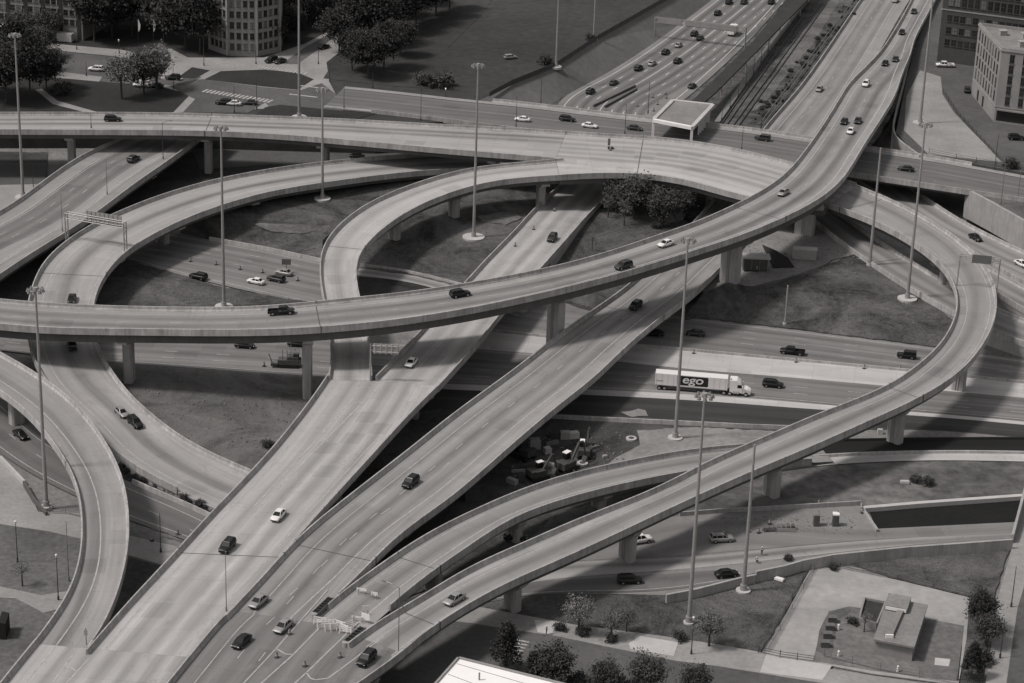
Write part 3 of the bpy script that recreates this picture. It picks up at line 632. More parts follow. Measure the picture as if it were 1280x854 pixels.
# I-290 beyond the Halsted bridge
W290 = make_rib('west', [(670, 215), (690, 150), (700, 124), (748, 98), (800, 66), (850, 30), (890, 0), (960, -60)], [(770, 215), (812, 160), (855, 126), (925.6, 62), (980, 2.7), (1040, -70)], [(720, 200, 2), (1000, -60, 2)], ph=0)
W290.F[:, 2] += .1; W290.N[:, 2] += .1; W290.C[:, 2] += .1; W290.z += .1
dm = deck_mesh(W290, lane=(2.5, 3.7, 7)); mark_mesh(W290, [('F', 2.2, .2, False, True), ('N', 2.5, .2, False, True)]+[('F', 2.5+3.7*k, .2, k not in (3,), True) for k in (1, 2, 3, 4, 5, 6)], dm, 1)
o = dm.build('road', ['far_road', 'paint_white']); tag(o, kind='structure')
for pa, pb, lab in (((742, 131, 2.8), (794, 106, 2.8), 'dark low median wall in the middle of the far expressway, left of two'), ((756, 132, 2.8), (796, 110, 2.8), 'dark low median wall in the middle of the far expressway, right of two')):
    wall([pa, pb], .8, lab, .45, name='median_wall', mat='girder_steel', cat='barrier')

# ------------------------------------------------------------------ viaducts
# Halsted street bridge
viaduct('halsted', 'wide street overpass crossing above the sunken expressway behind the flyovers', 'overpass',
  [(412, 103), (495, 111), (579, 121), (640, 126), (720, 136), (812, 147), (940, 160), (1013, 172), (1101, 186), (1155, 193), (1280, 216), (1420, 240)],
  [(424, 134), (488, 140), (560, 149), (643, 160), (760, 172), (900, 190), (1069, 217), (1140, 227), (1209, 238), (1280, 248), (1420, 272)], [(412, 110, 8.45), (1400, 240, 8.45)],
  'asphalt_road', lane=(4, 3.6, 4), girder=(((630, 145), (1215, 225)),), gd=1.0, name='overpass', ph=.8, pn=((480, 130), (1400, 250)), pf=((600, 125), (1200, 215)),
  marks=[('F', 11.5, .12, False, True)], piers=[(860, 170, 1.9, 3), (945, 178, 1.9, 3)])
r = RIB['halsted']; mb = MB(); strip(r, .5, 3.0, 0, r.n-1, .14, mb, 'F'); strip(r, .5, 2.6, 0, r.n-1, .14, mb, 'N'); mb.build('pavement', 'pavement', [o for o in sc.objects if o.name.startswith('overpass')][0])
# left pair road
viaduct('left_pair', 'straight expressway bridge at the upper left passing beneath the long curved viaduct', 'bridge',
  [(-90, 306), (0, 265), (51, 229), (108, 190), (143, 175), (200, 146)], [(-90, 402), (0, 341), (54, 305), (108, 274), (151, 240), (194, 211), (242, 176), (272, 150)], [(-90, 340, 6.5), (60, 260, 7), (220, 165, 8)],
  'left_pair_road', lane=(4.5, 3.7, 3), gd=1.5, name='bridge', piers=[(60, 262, 0, 3), (150, 205, 0, 3)],
  marks=[('F', 4.6, .25, False, True), ('F', 5.4, .2, False, True), ('F', 8.8, .18, True, True), ('F', 12.5, .18, True, True), ('N', 4.6, .3, False, True), ('N', 5.3, .2, False, True)])
# K: second left ramp
viaduct('K', 'two lane ramp curving down from the centre left and passing under the top flyover', 'ramp',
  [(620, 190), (551, 190), (428, 199), (340, 210), (269, 223.5), (202, 242), (145.5, 265), (113, 280), (81, 301.6), (54, 326), (42, 353), (34, 380), (34, 410), (40, 440), (51, 468), (75, 495), (108, 520), (143, 565), (189, 592), (229, 614), (272, 631), (330, 656)],
  [(620, 208), (560, 211), (492, 216.5), (414, 226), (340, 238), (320, 243), (242, 268), (189, 293.5), (156, 314), (135, 336.6), (121, 361), (116, 382), (116, 405), (121, 431), (135, 455), (161.6, 493), (202, 528), (256, 563), (315, 588), (370, 612)],
  [(600, 199, 6.5), (400, 213, 8.2), (230, 250, 8), (90, 320, 7), (70, 400, 6), (100, 470, 4), (200, 550, 2), (300, 620, .7), (350, 632, .5)],
  'concrete_road', lane=(5.4, 4.6, 1), gd=1.3, name='ramp', girder=(((600, 199), (100, 470)),), solid=(((95, 465), (350, 634)),), piers=[(300, 230, 1), (200, 268, .1), (115, 305, 0), (80, 345, 0)],
  marks=[('F', 3.0, .2, False, True), ('N', 1.4, .18, False, True)], joints=[(98, 350)], pf=((620, 199), (250, 605)), sm=10)
# C loop and its continuation
zB = [(-60, 150, 13.3), (300, 155, 13.5), (700, 180, 13.4)]
viaduct('B', 'long gently curved upper viaduct crossing the whole left half in front of the trees', 'viaduct',
  [(-110, 141), (0, 140), (100, 140), (210, 140.6), (320, 144), (428, 148), (492, 152), (589, 157), (650, 160), (700, 163)],
  [(-110, 161), (0, 161.6), (120, 162), (242, 163), (340, 167), (455, 176.5), (589, 188.6), (660, 194), (700, 198)], zB, 'concrete_road', lane=(2.2, 3.7, 2),
  name='viaduct', gd=1.5, joints=[(258, 153)], piers=[(84, 152, 0, 3.4), (256, 154, 0, 3.4), (412, 160, 0, 3.2), (618, 175, 0, 3.4)], marks=[('F', 2.2, .18, False, True), ('N', 2.2, .18, False, True), ('F', 5.9, .15, True, True)])
viaduct('C', 'single ramp looping round the grass island and down to join the left parallel bridge', 'ramp',
  [(712, 197), (660, 202), (589, 209), (529, 226), (500, 236), (471, 247.7), (449, 261), (428, 277), (414, 291), (406, 304), (400, 326), (401, 350), (405, 375.7), (411, 400), (413.5, 425), (415.6, 447), (411, 466)],
  [(712, 218), (640, 222), (589, 231.5), (535.5, 250), (495, 272), (474, 288), (460, 301.6), (450, 313), (445, 328), (445, 350), (450, 371.6), (456, 395), (461, 420), (463, 447), (465, 474)],
  [(700, 208, 13.2), (600, 218, 12.3), (500, 250, 11.2), (430, 300, 10.2), (424, 340, 9.7), (430, 400, 8.8), (438, 468, 8.0)],
  'bright_concrete_road', lane=(1.6, 4.5, 1), name='ramp', gd=1.4, joints=[(424, 305)], piers=[(672, 212, 2.5, 3), (573, 232, 3, 3), (492, 262, 3, 3), (437, 300, .5, 3), (425, 345, 0, 3)], marks=[('F', 1.3, .18, False, True), ('N', 1.6, .18, False, True)], sm=8)
viaduct('BC', 'widest stretch of the upper viaduct where the loop ramp joins it before the crossing', 'viaduct',
  [(694, 162), (748, 167), (828, 171), (909, 183), (980, 200), (1030, 214), (1062, 227)], [(694, 219), (740, 215.5), (775, 215.5), (820, 218), (855.5, 223.6), (895, 234), (936, 247), (985, 254), (1040, 257)],
  [(694, 190, 13.35), (1050, 240, 13)], 'bright_concrete_road', lane=(2.5, 4, 5), name='viaduct', gd=1.7, joints=[(802, 195)], piers=[(763, 192, 2, 3.4), (893, 208, 2, 3.4)], sm=8,
  marks=[('F', 2.5, .2, False, True), ('F', 10, .2, False, True), ('N', 2.2, .2, False, True), ('N', 8, .18, False, True)], pf=True, pn=True)
viaduct('G', 'right-hand ramp swinging round in a tight loop and running down to the lower centre', 'ramp',
  # outer / near edge first
  [(1052, 224), (1091, 239), (1134, 258.5), (1172, 280), (1199, 299), (1220, 318), (1239, 345), (1246, 377), (1242, 404), (1231, 425.5), (1217, 447), (1197, 467), (1145, 499), (1091, 523.5), (1021, 555), (940, 589), (909, 602), (869, 620), (775, 665), (694, 702), (640, 725), (589, 751), (550, 776), (527, 793), (495, 818)],
  [(1032, 252), (1075, 267), (1115, 285), (1155.5, 310), (1182.5, 334), (1194.6, 358), (1197, 385), (1188, 409), (1169, 437.6), (1150, 452), (1107, 483), (1048, 506), (994, 528), (940, 552), (882, 576), (828.6, 606), (761, 633), (715, 650), (640, 684.6), (589, 705), (535.5, 740), (498, 763), (457, 783), (430, 808)],
  [(1040, 238, 13), (1180, 310, 12.2), (1220, 380, 11.5), (1130, 490, 10.7), (960, 570, 10), (780, 640, 9.2), (640, 705, 8.6), (490, 790, 8.0)],
  'ramp_concrete_road', lane=(2.2, 4.6, 1), name='ramp', gd=1.5, joints=[(1128, 482), (1078, 258), (524, 765)], piers=[(1208, 430, 0, 3), (1125, 490, 0, 3.4), (972, 560, 0, 3.4), (785, 641, 0, 3.4), (636, 706, 0, 3.2), (1180, 322, 3, 3)],
  marks=[('F', 1.3, .18, False, True), ('N', 2.4, .18, False, True)], pf=True, pn=True, sm=9)
viaduct('H', 'inner ramp rising from the sunken road to join the right parallel bridge', 'ramp',
  [(1034, 553), (960, 553), (888, 557), (842, 563), (775, 576), (710, 591), (640, 615), (616, 627), (574, 645), (535.5, 664), (487, 697), (452, 722), (415, 748), (388, 773), (365, 800)],
  [(1034, 572), (960, 578), (900, 583), (839, 592), (775, 604.5), (707, 622), (640, 645), (589, 680.6), (543.6, 710), (498, 746.6), (457, 783), (430, 808)],
  [(1000, 563, .6), (900, 570, 2.5), (800, 585, 4.8), (700, 610, 6.3), (600, 660, 7.3), (430, 770, 7.98)],
  'ramp_concrete_road', lane=(1.8, 4.5, 1), name='ramp', gd=1.3, girder=(((860, 575), (420, 778)),), solid=(((1010, 563), (850, 577)),), piers=[(745, 600, 0, 3), (640, 640, 0, 3), (545, 694, 0, 3)], joints=[(518, 702)],
  marks=[('F', 1.4, .18, False, True), ('N', 2.6, .25, False, True)], pf=((1000, 560), (431, 758)), pn=((1000, 560), (470, 768)), sm=9)
# parallel bridges E and F
viaduct('E', 'left of the two parallel bridges running down from the top centre', 'bridge',
  [(718, 207), (704.6, 225), (672, 256), (640, 291), (611, 320), (578.6, 355), (519, 420), (465, 475)], [(778, 213), (764, 237), (737, 265), (707, 299), (675, 335), (619, 398.6), (603, 420), (552, 477)],
  [(740, 215, 2.8), (690, 280, 4.5), (620, 370, 7), (510, 475, 7.95)], 'bright_concrete_road', lane=(1.5, 4, 3), name='bridge', gd=1.3, solid=(((745, 210), (655, 320)),), girder=(((655, 320), (510, 476)),),
  piers=[(575, 415, 0, 3)], marks=[('F', 6, .2, False, True), ('N', 1.6, .2, False, True), ('F', 2, .2, False, True)], sm=6)
viaduct('E2', 'wide left bridge below the nose where loop ramp and left bridge run as one deck', 'bridge',
  [(411, 466), (387, 501), (340, 560), (315, 587), (264, 640), (210, 699), (161.6, 750.6), (108, 812)], [(552, 477), (522, 506), (454.7, 579), (390, 650), (371, 672), (340, 707), (283, 765), (241, 815)],
  [(480, 472, 7.97), (170, 810, 8.0)], 'bright_concrete_road', lane=(3.5, 4, 4), name='bridge', gd=1.5, piers=[(505, 490, 0, 3, 6), (400, 590, 0, 3, 4), (300, 690, 0, 3)], joints=[(262, 668)], sm=6, pn=((480, 472), (305, 690)), inset=1.4, direct=True,
  marks=[('F', 2.2, .2, False, True), ('N', 2.6, .2, False, True), ('F', 11.5, .18, True, ((330, 640), (170, 810)))])
# gore lines of E2
def deck_line(key, pts, wd=.25, name='gore_marking', parent=None, closed=False):
    r = RIB[key]; P = []
    for x, y in pts:
        z = r.z[frac_i(r, x, y)]
        for _ in range(3):
            p = at(x, y, z); i = int(np.argmin((r.C[:, 0]-p.x)**2+(r.C[:, 1]-p.y)**2)); z = r.z[i]
        P.append(Vector((p.x, p.y, z+.03)))
    mb = MB()
    for a, b in zip(P[:-1], P[1:]):
        d = (b-a).normalized(); q = Vector((-d.y, d.x, 0))*wd/2
        mb.face([a-q, b-q, b+q, a+q])
    return mb.build(name, 'worn_paint', parent)
viaduct('L', 'left ramp curving down along the left edge to join the left bridge', 'ramp',
  [(-110, 388), (-60, 410), (0, 440), (48.5, 468.5), (89, 498), (121, 536), (145, 576), (157, 612), (161, 651), (159, 691), (145.5, 740), (132, 777.5), (108, 811)],
  [(-110, 425), (-60, 450), (0, 486), (35, 514), (67, 552), (89, 587), (100, 622), (102.5, 659), (99.7, 699), (86, 740), (59, 780), (45, 798)],
  [(-80, 420, 10), (60, 510, 9), (130, 660, 8.4), (80, 800, 8)], 'ramp_concrete_road', lane=(3.4, 4.5, 1), name='ramp', gd=1.3, piers=[(20, 480, 0, 3), (128, 690, 0, 3)],
  marks=[('N', 3.4, .25, False, True)], sm=8)
viaduct('LE', 'merged bridge deck at the lower left corner leaving the picture', 'bridge',
  [(45, 798), (0, 853), (-60, 930), (-130, 1010)], [(241, 815), (210, 852), (140, 935), (80, 1010)], [(140, 810, 8.04), (-20, 1010, 8.04)], 'bright_concrete_road', lane=(4, 4, 7), name='bridge', gd=1.5, sm=3, direct=True, pn=False,
  marks=[('F', 3.4, .25, False, True)])
viaduct('F', 'right of the two parallel bridges running from the top right down to the lower centre', 'bridge',
  [(1120, -60), (1075, 0), (1048, 40), (1002, 105), (956, 159), (920, 210), (880, 262), (830, 315), (775, 363.6), (721, 401), (672, 438), (640, 463), (562.5, 519.7), (508.6, 563), (449, 608.6), (398, 650), (371, 672), (340, 707), (294, 757), (262, 790)],
  [(1175, -60), (1135, 0), (1100, 60), (1045, 150), (1005, 215), (960, 275), (904, 328.5), (869, 363.6), (828.6, 393), (775, 439), (748, 466), (694, 509), (640, 554.7), (578.6, 608.6), (560, 624), (508.6, 659), (471, 694), (441, 726), (415, 748), (388, 773), (365, 800)],
  [(1130, -30, 2), (1000, 160, 2.4), (930, 245, 3.2), (880, 305, 5), (800, 378, 7), (700, 460, 7.8), (341, 765, 8.0)], 'old_concrete_road', lane=(1.8, 3.8, 3), name='bridge', gd=1.4,
  girder=(((915, 265), (341, 765)),), solid=(((1140, -60), (905, 278)),), piers=[(805, 378, 0, 3.4), (686, 470, 0, 3.4), (575, 565, 0, 3.2), (480, 650, 0, 3.2)],
  marks=[('F', 3.4, .2, False, True), ('N', 4.2, .25, False, True), ('F', 7.4, .18, True, True), ('N', 8.2, .18, True, ((560, 580), (341, 765)))], joints=[(425, 700), (790, 390)], pf=((1100, -30), (294, 757)), pn=((980, 200), (402, 762)), sm=7)
viaduct('FHG', 'merged bridge deck at the bottom centre where both ramps join the right bridge', 'bridge',
  [(294, 757), (283, 765), (246, 808), (210, 852), (80, 1010)], [(527, 793), (495, 819.7), (449, 852), (390, 895), (260, 1010)], [(410, 775, 8.04), (180, 1010, 8.04)], 'merge_road', lane=(2, 3.8, 8), name='bridge', gd=1.5, sm=3, direct=True,
  piers=[(400, 790, 0, 3.4, 9)], marks=[('F', 3.6, .2, False, True), ('F', 7.3, .18, True, True), ('F', 11, .18, True, True)])
# J, Q behind the loop
viaduct('J', 'narrow lower ramp passing behind the grass hill and under the right-hand loop', 'ramp',
  [(985, 228), (1034, 255), (1091, 293.5), (1139, 326), (1193, 357), (1240, 383), (1280, 399), (1360, 432)], [(975, 246), (1012.7, 268), (1056, 304), (1085.5, 323), (1137, 357), (1196, 389), (1240, 412), (1280, 425), (1360, 460)],
  [(985, 236, 5.5), (1080, 308, 5.2), (1190, 372, 4), (1280, 410, 3), (1360, 446, 2.5)], 'old_concrete_road', lane=(1.2, 4, 2), name='ramp', girder=None, solid=(True,), sm=6, joints=[(1112, 325)])
viaduct('Q', 'expressway ramp coming out from beneath the overpass at the right edge', 'ramp',
  [(1100, 205), (1155, 245), (1209, 280), (1280, 314), (1360, 350)], [(1055, 215), (1101, 242), (1160, 280), (1205, 306), (1247, 334), (1280, 352), (1360, 392)], [(1080, 210, 2.5), (1360, 370, 2.5)], 'old_concrete_road', lane=(1.5, 3.7, 3), name='ramp',
  girder=None, solid=(True,), sm=6, ph=.8)
viaduct('Q2', 'lower lane strip squeezed between the right-hand loop and the picture edge', 'ramp',
  [(1180, 300), (1215, 322), (1247, 340), (1280, 358), (1360, 400)], [(1180, 322), (1215, 345), (1247, 366), (1280, 386), (1360, 430)], [(1180, 310, 1.5), (1360, 415, 1.5)], 'old_concrete_road', lane=(1, 3.7, 2), name='ramp', girder=None, solid=(True,), sm=4, ph=.8)
# A: the top flyover
viaduct('A', 'highest flyover sweeping across the whole picture from the left edge to the top right', 'flyover',
  [(-110, 362), (0, 373), (55, 378), (116, 381), (200, 382.5), (340, 380.5), (390, 375), (455, 370), (527, 362.5), (578.6, 354), (660, 339.5), (748, 318), (828.6, 291), (872, 276), (898.6, 264), (933.6, 248), (958, 234), (980, 218), (994, 202), (1011, 180.5), (1026, 159), (1048, 124), (1061, 103), (1085.5, 79.5), (1101.6, 62), (1118, 37.7), (1139, 0), (1165, -60)],
  [(-110, 392), (0, 405), (43, 409), (161, 413), (270, 413.5), (340, 412), (392.7, 408), (481.6, 401), (562, 389), (640, 374), (748, 348), (828.6, 325), (882, 308), (936, 290), (980, 271.5), (1015, 254), (1037, 239), (1056, 220), (1067, 203), (1080, 181), (1101.6, 148), (1119, 118.5), (1128.6, 89), (1139, 64.6), (1142, 51), (1166, 4), (1200, -60)],
  [(-80, 380, 13), (160, 397, 14), (390, 393, 18), (700, 345, 19.5), (900, 285, 19.5), (1020, 210, 18.5), (1070, 150, 16), (1110, 80, 12.5), (1160, 0, 9.5)],
  'flyover_road', lane=(2.6, 4.4, 2), name='flyover', gd=2.3, sm=9, joints=[(391, 393), (948, 262)], piers=[(160, 398, 0, 3), (389, 393, 0, 4.6, 1.5), (697, 347, 0, 4.8), (915, 280, 4, 5.2), (1006, 226, 4.5, 5.2), (1072, 160, 2, 4), (-40, 393, 0, 3)],
  marks=[('F', 2.4, .2, False, True), ('N', 2.6, .3, False, True), ('F', 6.9, .18, True, True)])
# gore and shoulder lines on the merged decks
ob = {o.name: o for o in sc.objects if o.parent is None}
def root_of(key): return [o for o in sc.objects if o.parent is None and o.get('label') and (Vector(o.location)-Vector(RIB[key].C[RIB[key].n//2])).length < .1][0]
rE2 = root_of('E2')
deck_line('E2', [(451, 472), (446, 487), (440, 500), (425, 517), (400, 545), (360, 588), (318, 633)], .3, parent=rE2)
deck_line('E2', [(470, 489), (452, 505), (430, 527), (405, 552), (362, 596), (323, 635)], .3, parent=rE2)
for a in ([(448, 487), (458, 484), (466, 486), (470, 490)], [(441, 504), (449, 502), (453, 505)], [(421, 526), (428, 526), (431, 529)], [(404, 549), (408, 550), (410, 552)], [(380, 573), (384, 573), (386, 574)]): deck_line('E2', a, .25, parent=rE2)
rLE = root_of('LE')
deck_line('LE', [(92, 818), (66, 853), (20, 915)], .28, parent=rLE); deck_line('LE', [(111, 824), (84, 853), (30, 915)], .28, parent=rLE); deck_line('LE', [(79, 837), (88, 834), (95, 839)], .25, parent=rLE)
rG = root_of('FHG')
deck_line('FHG', [(399, 785), (367, 818), (328, 853), (270, 905)], .28, parent=rG)
deck_line('FHG', [(367, 818), (357, 818), (349, 813), (345, 811)], .28, parent=rG)
deck_line('FHG', [(410, 737), (345, 811), (318, 840), (280, 880)], .25, parent=rG)
deck_line('FHG', [(448, 778), (383, 841), (360, 862)], .28, parent=rG)
deck_line('FHG', [(479, 796), (440, 826), (410, 848), (394, 850), (388, 848), (383, 841)], .28, parent=rG)
#@@PART3
# ------------------------------------------------------------------ things: generators
sc.view_layers[0].update() if False else bpy.context.view_layer.update()
DG = bpy.context.evaluated_depsgraph_get()
def hit(px, py, zguess=0.0):
    d = ray(px, py).normalized()
    ok, loc, nrm, idx, ob_, mx = sc.ray_cast(DG, EYE, d)
    return Vector(loc) if ok else at(px, py, zguess)
def on_rib(key, px, py):
    r = RIB[key]; z = r.z[frac_i(r, px, py)]
    for _ in range(4):
        p = at(px, py, z); i = int(np.argmin((r.C[:, 0]-p.x)**2+(r.C[:, 1]-p.y)**2)); z = r.z[i]
    T = r.T[i]; j = min(i+1, r.n-1); k = max(i-1, 0)
    slope = math.atan2(r.z[j]-r.z[k], np.linalg.norm(r.C[j, :2]-r.C[k, :2])+1e-6)
    return at(px, py, z), math.atan2(T[1], T[0]), slope
def top_height(base, tx, ty):
    """height of the mast whose foot is BASE and whose top shows at picture row ty"""
    lo, hi = 0.2, 90
    for _ in range(40):
        m_ = .5*(lo+hi)
        if proj((base.x, base.y, base.z+m_))[1] > ty: lo = m_
        else: hi = m_
    return lo

for nm, v, ro, sp in (('car_black', .012, .4, .35), ('car_dark', .035, .4, .35), ('car_silver', .3, .42, .4), ('car_white', .68, .4, .4)):
    mt, t, b = nt(nm, ro, sp); b.inputs['Base Color'].default_value = c3(v); b.inputs['Coat Weight'].default_value = .12; b.inputs['Coat Roughness'].default_value = .3
    b.inputs['Metallic'].default_value = .3 if nm == 'car_silver' else 0

def body_loft(st):
    """st: (x, half width, bottom, shoulder height) -> rounded lower body"""
    mb = MB(); rings = []
    for x, hw, zb, zt in st:
        rings.append([(x, -hw*.86, zb), (x, hw*.86, zb), (x, hw, zb+.18), (x, hw, zt-.22), (x, hw*.93, zt-.04), (x, hw*.7, zt+.02), (x, -hw*.7, zt+.02), (x, -hw*.93, zt-.04), (x, -hw, zt-.22), (x, -hw, zb+.18)])
    mb.loft(rings); return mb
def cabin(x0, x1, x2, x3, zb, zt, wb, wt):
    """glass house: bottom from x0 to x3, top from x1 to x2"""
    g = MB(); q = lambda x, w_, z: [(x, -w_, z), (x, w_, z)]
    vs = q(x0, wb, zb)+q(x1, wt, zt)+q(x2, wt, zt)+q(x3, wb, zb)
    g.mesh(vs, [(0, 1, 3, 2), (2, 3, 5, 4), (4, 5, 7, 6), (0, 2, 4, 6), (7, 5, 3, 1), (6, 7, 1, 0)]); return g
def wheels(root, xs, tr, rad=.34, wd=.24):
    for x in xs:
        for s in (-1, 1):
            mb = MB(); y = s*tr
            mb.tube((x, y-wd/2, rad), (x, y+wd/2, rad), rad, n=12, mi=0)
            mb.tube((x, y+s*wd*.51, rad), (x, y+s*wd*.55, rad), rad*.6, n=8, mi=1)
            mb.build('wheel', ['rubber', 'chrome'], root, world=False)
def lights(root, xf, xr, y, zf, zr, w_=.34, h=.14):
    for s in (-1, 1):
        mb = MB(); mb.box((xf, s*y, zf), (.12, w_, h)); mb.build('headlight', 'lamp_glass', root, world=False)
        mb = MB(); mb.box((xr, s*y, zr), (.1, w_*.8, h*1.3)); mb.build('taillight', 'tail_lens', root, world=False)
def roof_shell(root, x1, x2, zt, wt, mat, x0=None, x3=None, zb=None, wb=None, pillars=()):
    mb = MB()
    mb.box(((x1+x2)/2, 0, zt+.03), (x2-x1+.12, wt*2+.06, .08), taper=.93)
    for pb, pt in pillars:                      # roof pillars on both sides
        for s in (-1, 1):
            mb.tube((pb, s*(wb+.015), zb), (pt, s*(wt+.015), zt+.02), .06, n=5)
    mb.build('roof', mat, root, world=False)
def make_car(kind, mat):
    root = empty(kind)
    if kind == 'sedan':
        st = [(-2.33, .70, .38, .78), (-2.2, .84, .28, .96), (-1.3, .92, .22, 1.0), (0, .93, .2, .96), (1.0, .92, .2, .94), (1.9, .87, .24, .82), (2.25, .78, .28, .70), (2.36, .62, .38, .58)]
        body_loft(st).build('body', mat, root, world=False, smooth=True)
        cabin(-1.75, -1.0, .25, 1.15, .93, 1.42, .78, .58).build('window', 'car_glass', root, world=False)
        roof_shell(root, -1.0, .25, 1.42, .58, mat, zb=.93, wb=.78, pillars=((-1.75, -1.0), (1.15, .25), (-.25, -.3)))
        wheels(root, (-1.4, 1.42), .82); lights(root, 2.24, -2.27, .62, .66, .8)
    elif kind in ('suv', 'hatchback', 'jeep'):
        L = {'suv': 2.4, 'hatchback': 2.1, 'jeep': 2.25}[kind]; H = {'suv': 1.72, 'hatchback': 1.5, 'jeep': 1.85}[kind]; hw = {'suv': .97, 'hatchback': .9, 'jeep': .93}[kind]
        b = 1.08 if kind != 'hatchback' else .95
        st = [(-L, hw*.85, .42, b-.05), (-L+.15, hw*.95, .32, b+.02), (-1.3, hw, .26, b+.03), (0, hw, .25, b), (1.0, hw, .25, b), (L-.5, hw*.95, .28, b-.1), (L-.12, hw*.86, .32, b-.22), (L, hw*.7, .42, b-.36)]
        if kind == 'jeep': st[-3:] = [(L-.5, hw*.95, .3, b-.02), (L-.12, hw*.88, .34, b-.05), (L, hw*.82, .42, b-.1)]
        body_loft(st).build('body', mat, root, world=False, smooth=kind != 'jeep')
        x0, x1, x2, x3 = (-L+.12, -L+.4, .35, 1.15) if kind != 'jeep' else (-L+.1, -L+.18, .45, .8)
        cabin(x0, x1, x2, x3, b-.03, H-.08, hw*.88, hw*.7 if kind != 'jeep' else hw*.8).build('window', 'car_glass', root, world=False)
        roof_shell(root, x1, x2, H-.08, hw*.7 if kind != 'jeep' else hw*.8, mat, zb=b-.03, wb=hw*.88, pillars=((x0, x1), (x3, x2), (.0, -.05), (-1.2, -1.2)))
        wheels(root, (-L+.95, L-.93), hw-.1, .38); lights(root, L-.1, -L+.04, hw*.66, b-.4, b-.25)
        if kind == 'suv':
            mb = MB()
            for s in (-1, 1): mb.box((-.7, s*hw*.6, H+.05), (1.9, .05, .06))
            mb.build('roof_rack', 'pole_dark', root, world=False)
    elif kind in ('pickup', 'van', 'minivan'):
        if kind == 'pickup':
            st = [(.0, .98, .35, 1.1), (1.3, 1.0, .35, 1.12), (2.3, .96, .36, 1.05), (2.75, .9, .4, .98), (2.9, .8, .45, .85)]
            st = [(-.6, 1.0, .35, 1.08)]+st
            body_loft(st).build('body', mat, root, world=False, smooth=True)
            mb = MB()                              # open load bed
            mb.box((-1.78, 0, .55), (2.34, 1.9, .12)); mb.box((-1.78, .94, .8), (2.34, .08, .6)); mb.box((-1.78, -.94, .8), (2.34, .08, .6)); mb.box((-2.93, 0, .8), (.08, 1.94, .6)); mb.box((-.64, 0, .8), (.08, 1.94, .6))
            mb.build('load_bed', mat, root, world=False)
            cabin(-.58, -.4, 1.0, 1.65, 1.05, 1.75, .86, .68).build('window', 'car_glass', root, world=False)
            roof_shell(root, -.4, 1.0, 1.75, .68, mat, zb=1.05, wb=.86, pillars=((-.58, -.4), (1.65, 1.0), (.4, .35)))
            wheels(root, (-1.9, 1.95), .86, .42, .28); lights(root, 2.82, -2.95, .68, .85, .85)
        else:
            st = [(-2.6, .95, .4, 1.15), (-2.5, 1.0, .3, 1.2), (0, 1.0, .28, 1.18), (1.3, 1.0, .28, 1.1), (2.2, .93, .3, .95), (2.55, .8, .4, .75)]
            body_loft(st).build('body', mat, root, world=False, smooth=True)
            mb = MB(); mb.loft([[(x, -w_, 1.1), (x, w_, 1.1), (x, w_*.86, zt), (x, -w_*.86, zt)] for x, w_, zt in ((-2.55, .93, 2.0), (-2.3, .95, 2.1), (.3, .95, 2.1), (.9, .93, 1.9))])
            mb.build('upper_body', mat, root, world=False)
            cabin(.3, .5, .9, 1.7, 1.1, 1.85, .9, .74).build('window', 'car_glass', root, world=False)
            wheels(root, (-1.7, 1.6), .88, .37); lights(root, 2.5, -2.62, .68, .8, 1.0)
    return root
PROTO = {}
ncar = [0]
def car(px, py, kind, shade, key, sign, label, ang=None, z=None, scale=1.0):
    names = {'sedan': 'sedan', 'suv': 'suv', 'hatchback': 'hatchback', 'jeep': 'off_roader', 'pickup': 'pickup_truck', 'van': 'van', 'minivan': 'van'}
    first = (kind, shade) not in PROTO
    if first: PROTO[(kind, shade)] = make_car(kind, 'car_'+shade); PROTO[(kind, shade)].name = names[kind]
    o = PROTO[(kind, shade)] if first else copy_tree(PROTO[(kind, shade)])
    pitch = 0
    if key in RIB:
        p, a, sl_ = on_rib(key, px, py+1.5)
        if sign < 0: a += math.pi; sl_ = -sl_
        p.z += .03; pitch = -sl_
        if ang is not None: a = ang
    else:
        p = hit(px, py+1.5) if z is None else at(px, py+1.5, z); a = ang or 0
    o.location = p; o.rotation_euler = (0, pitch, a)
    tag(o, label, {'sedan': 'car', 'suv': 'car', 'hatchback': 'car', 'jeep': 'car', 'pickup': 'pickup truck', 'van': 'van', 'minivan': 'van'}[kind], 'vehicles on the roads')
    return o

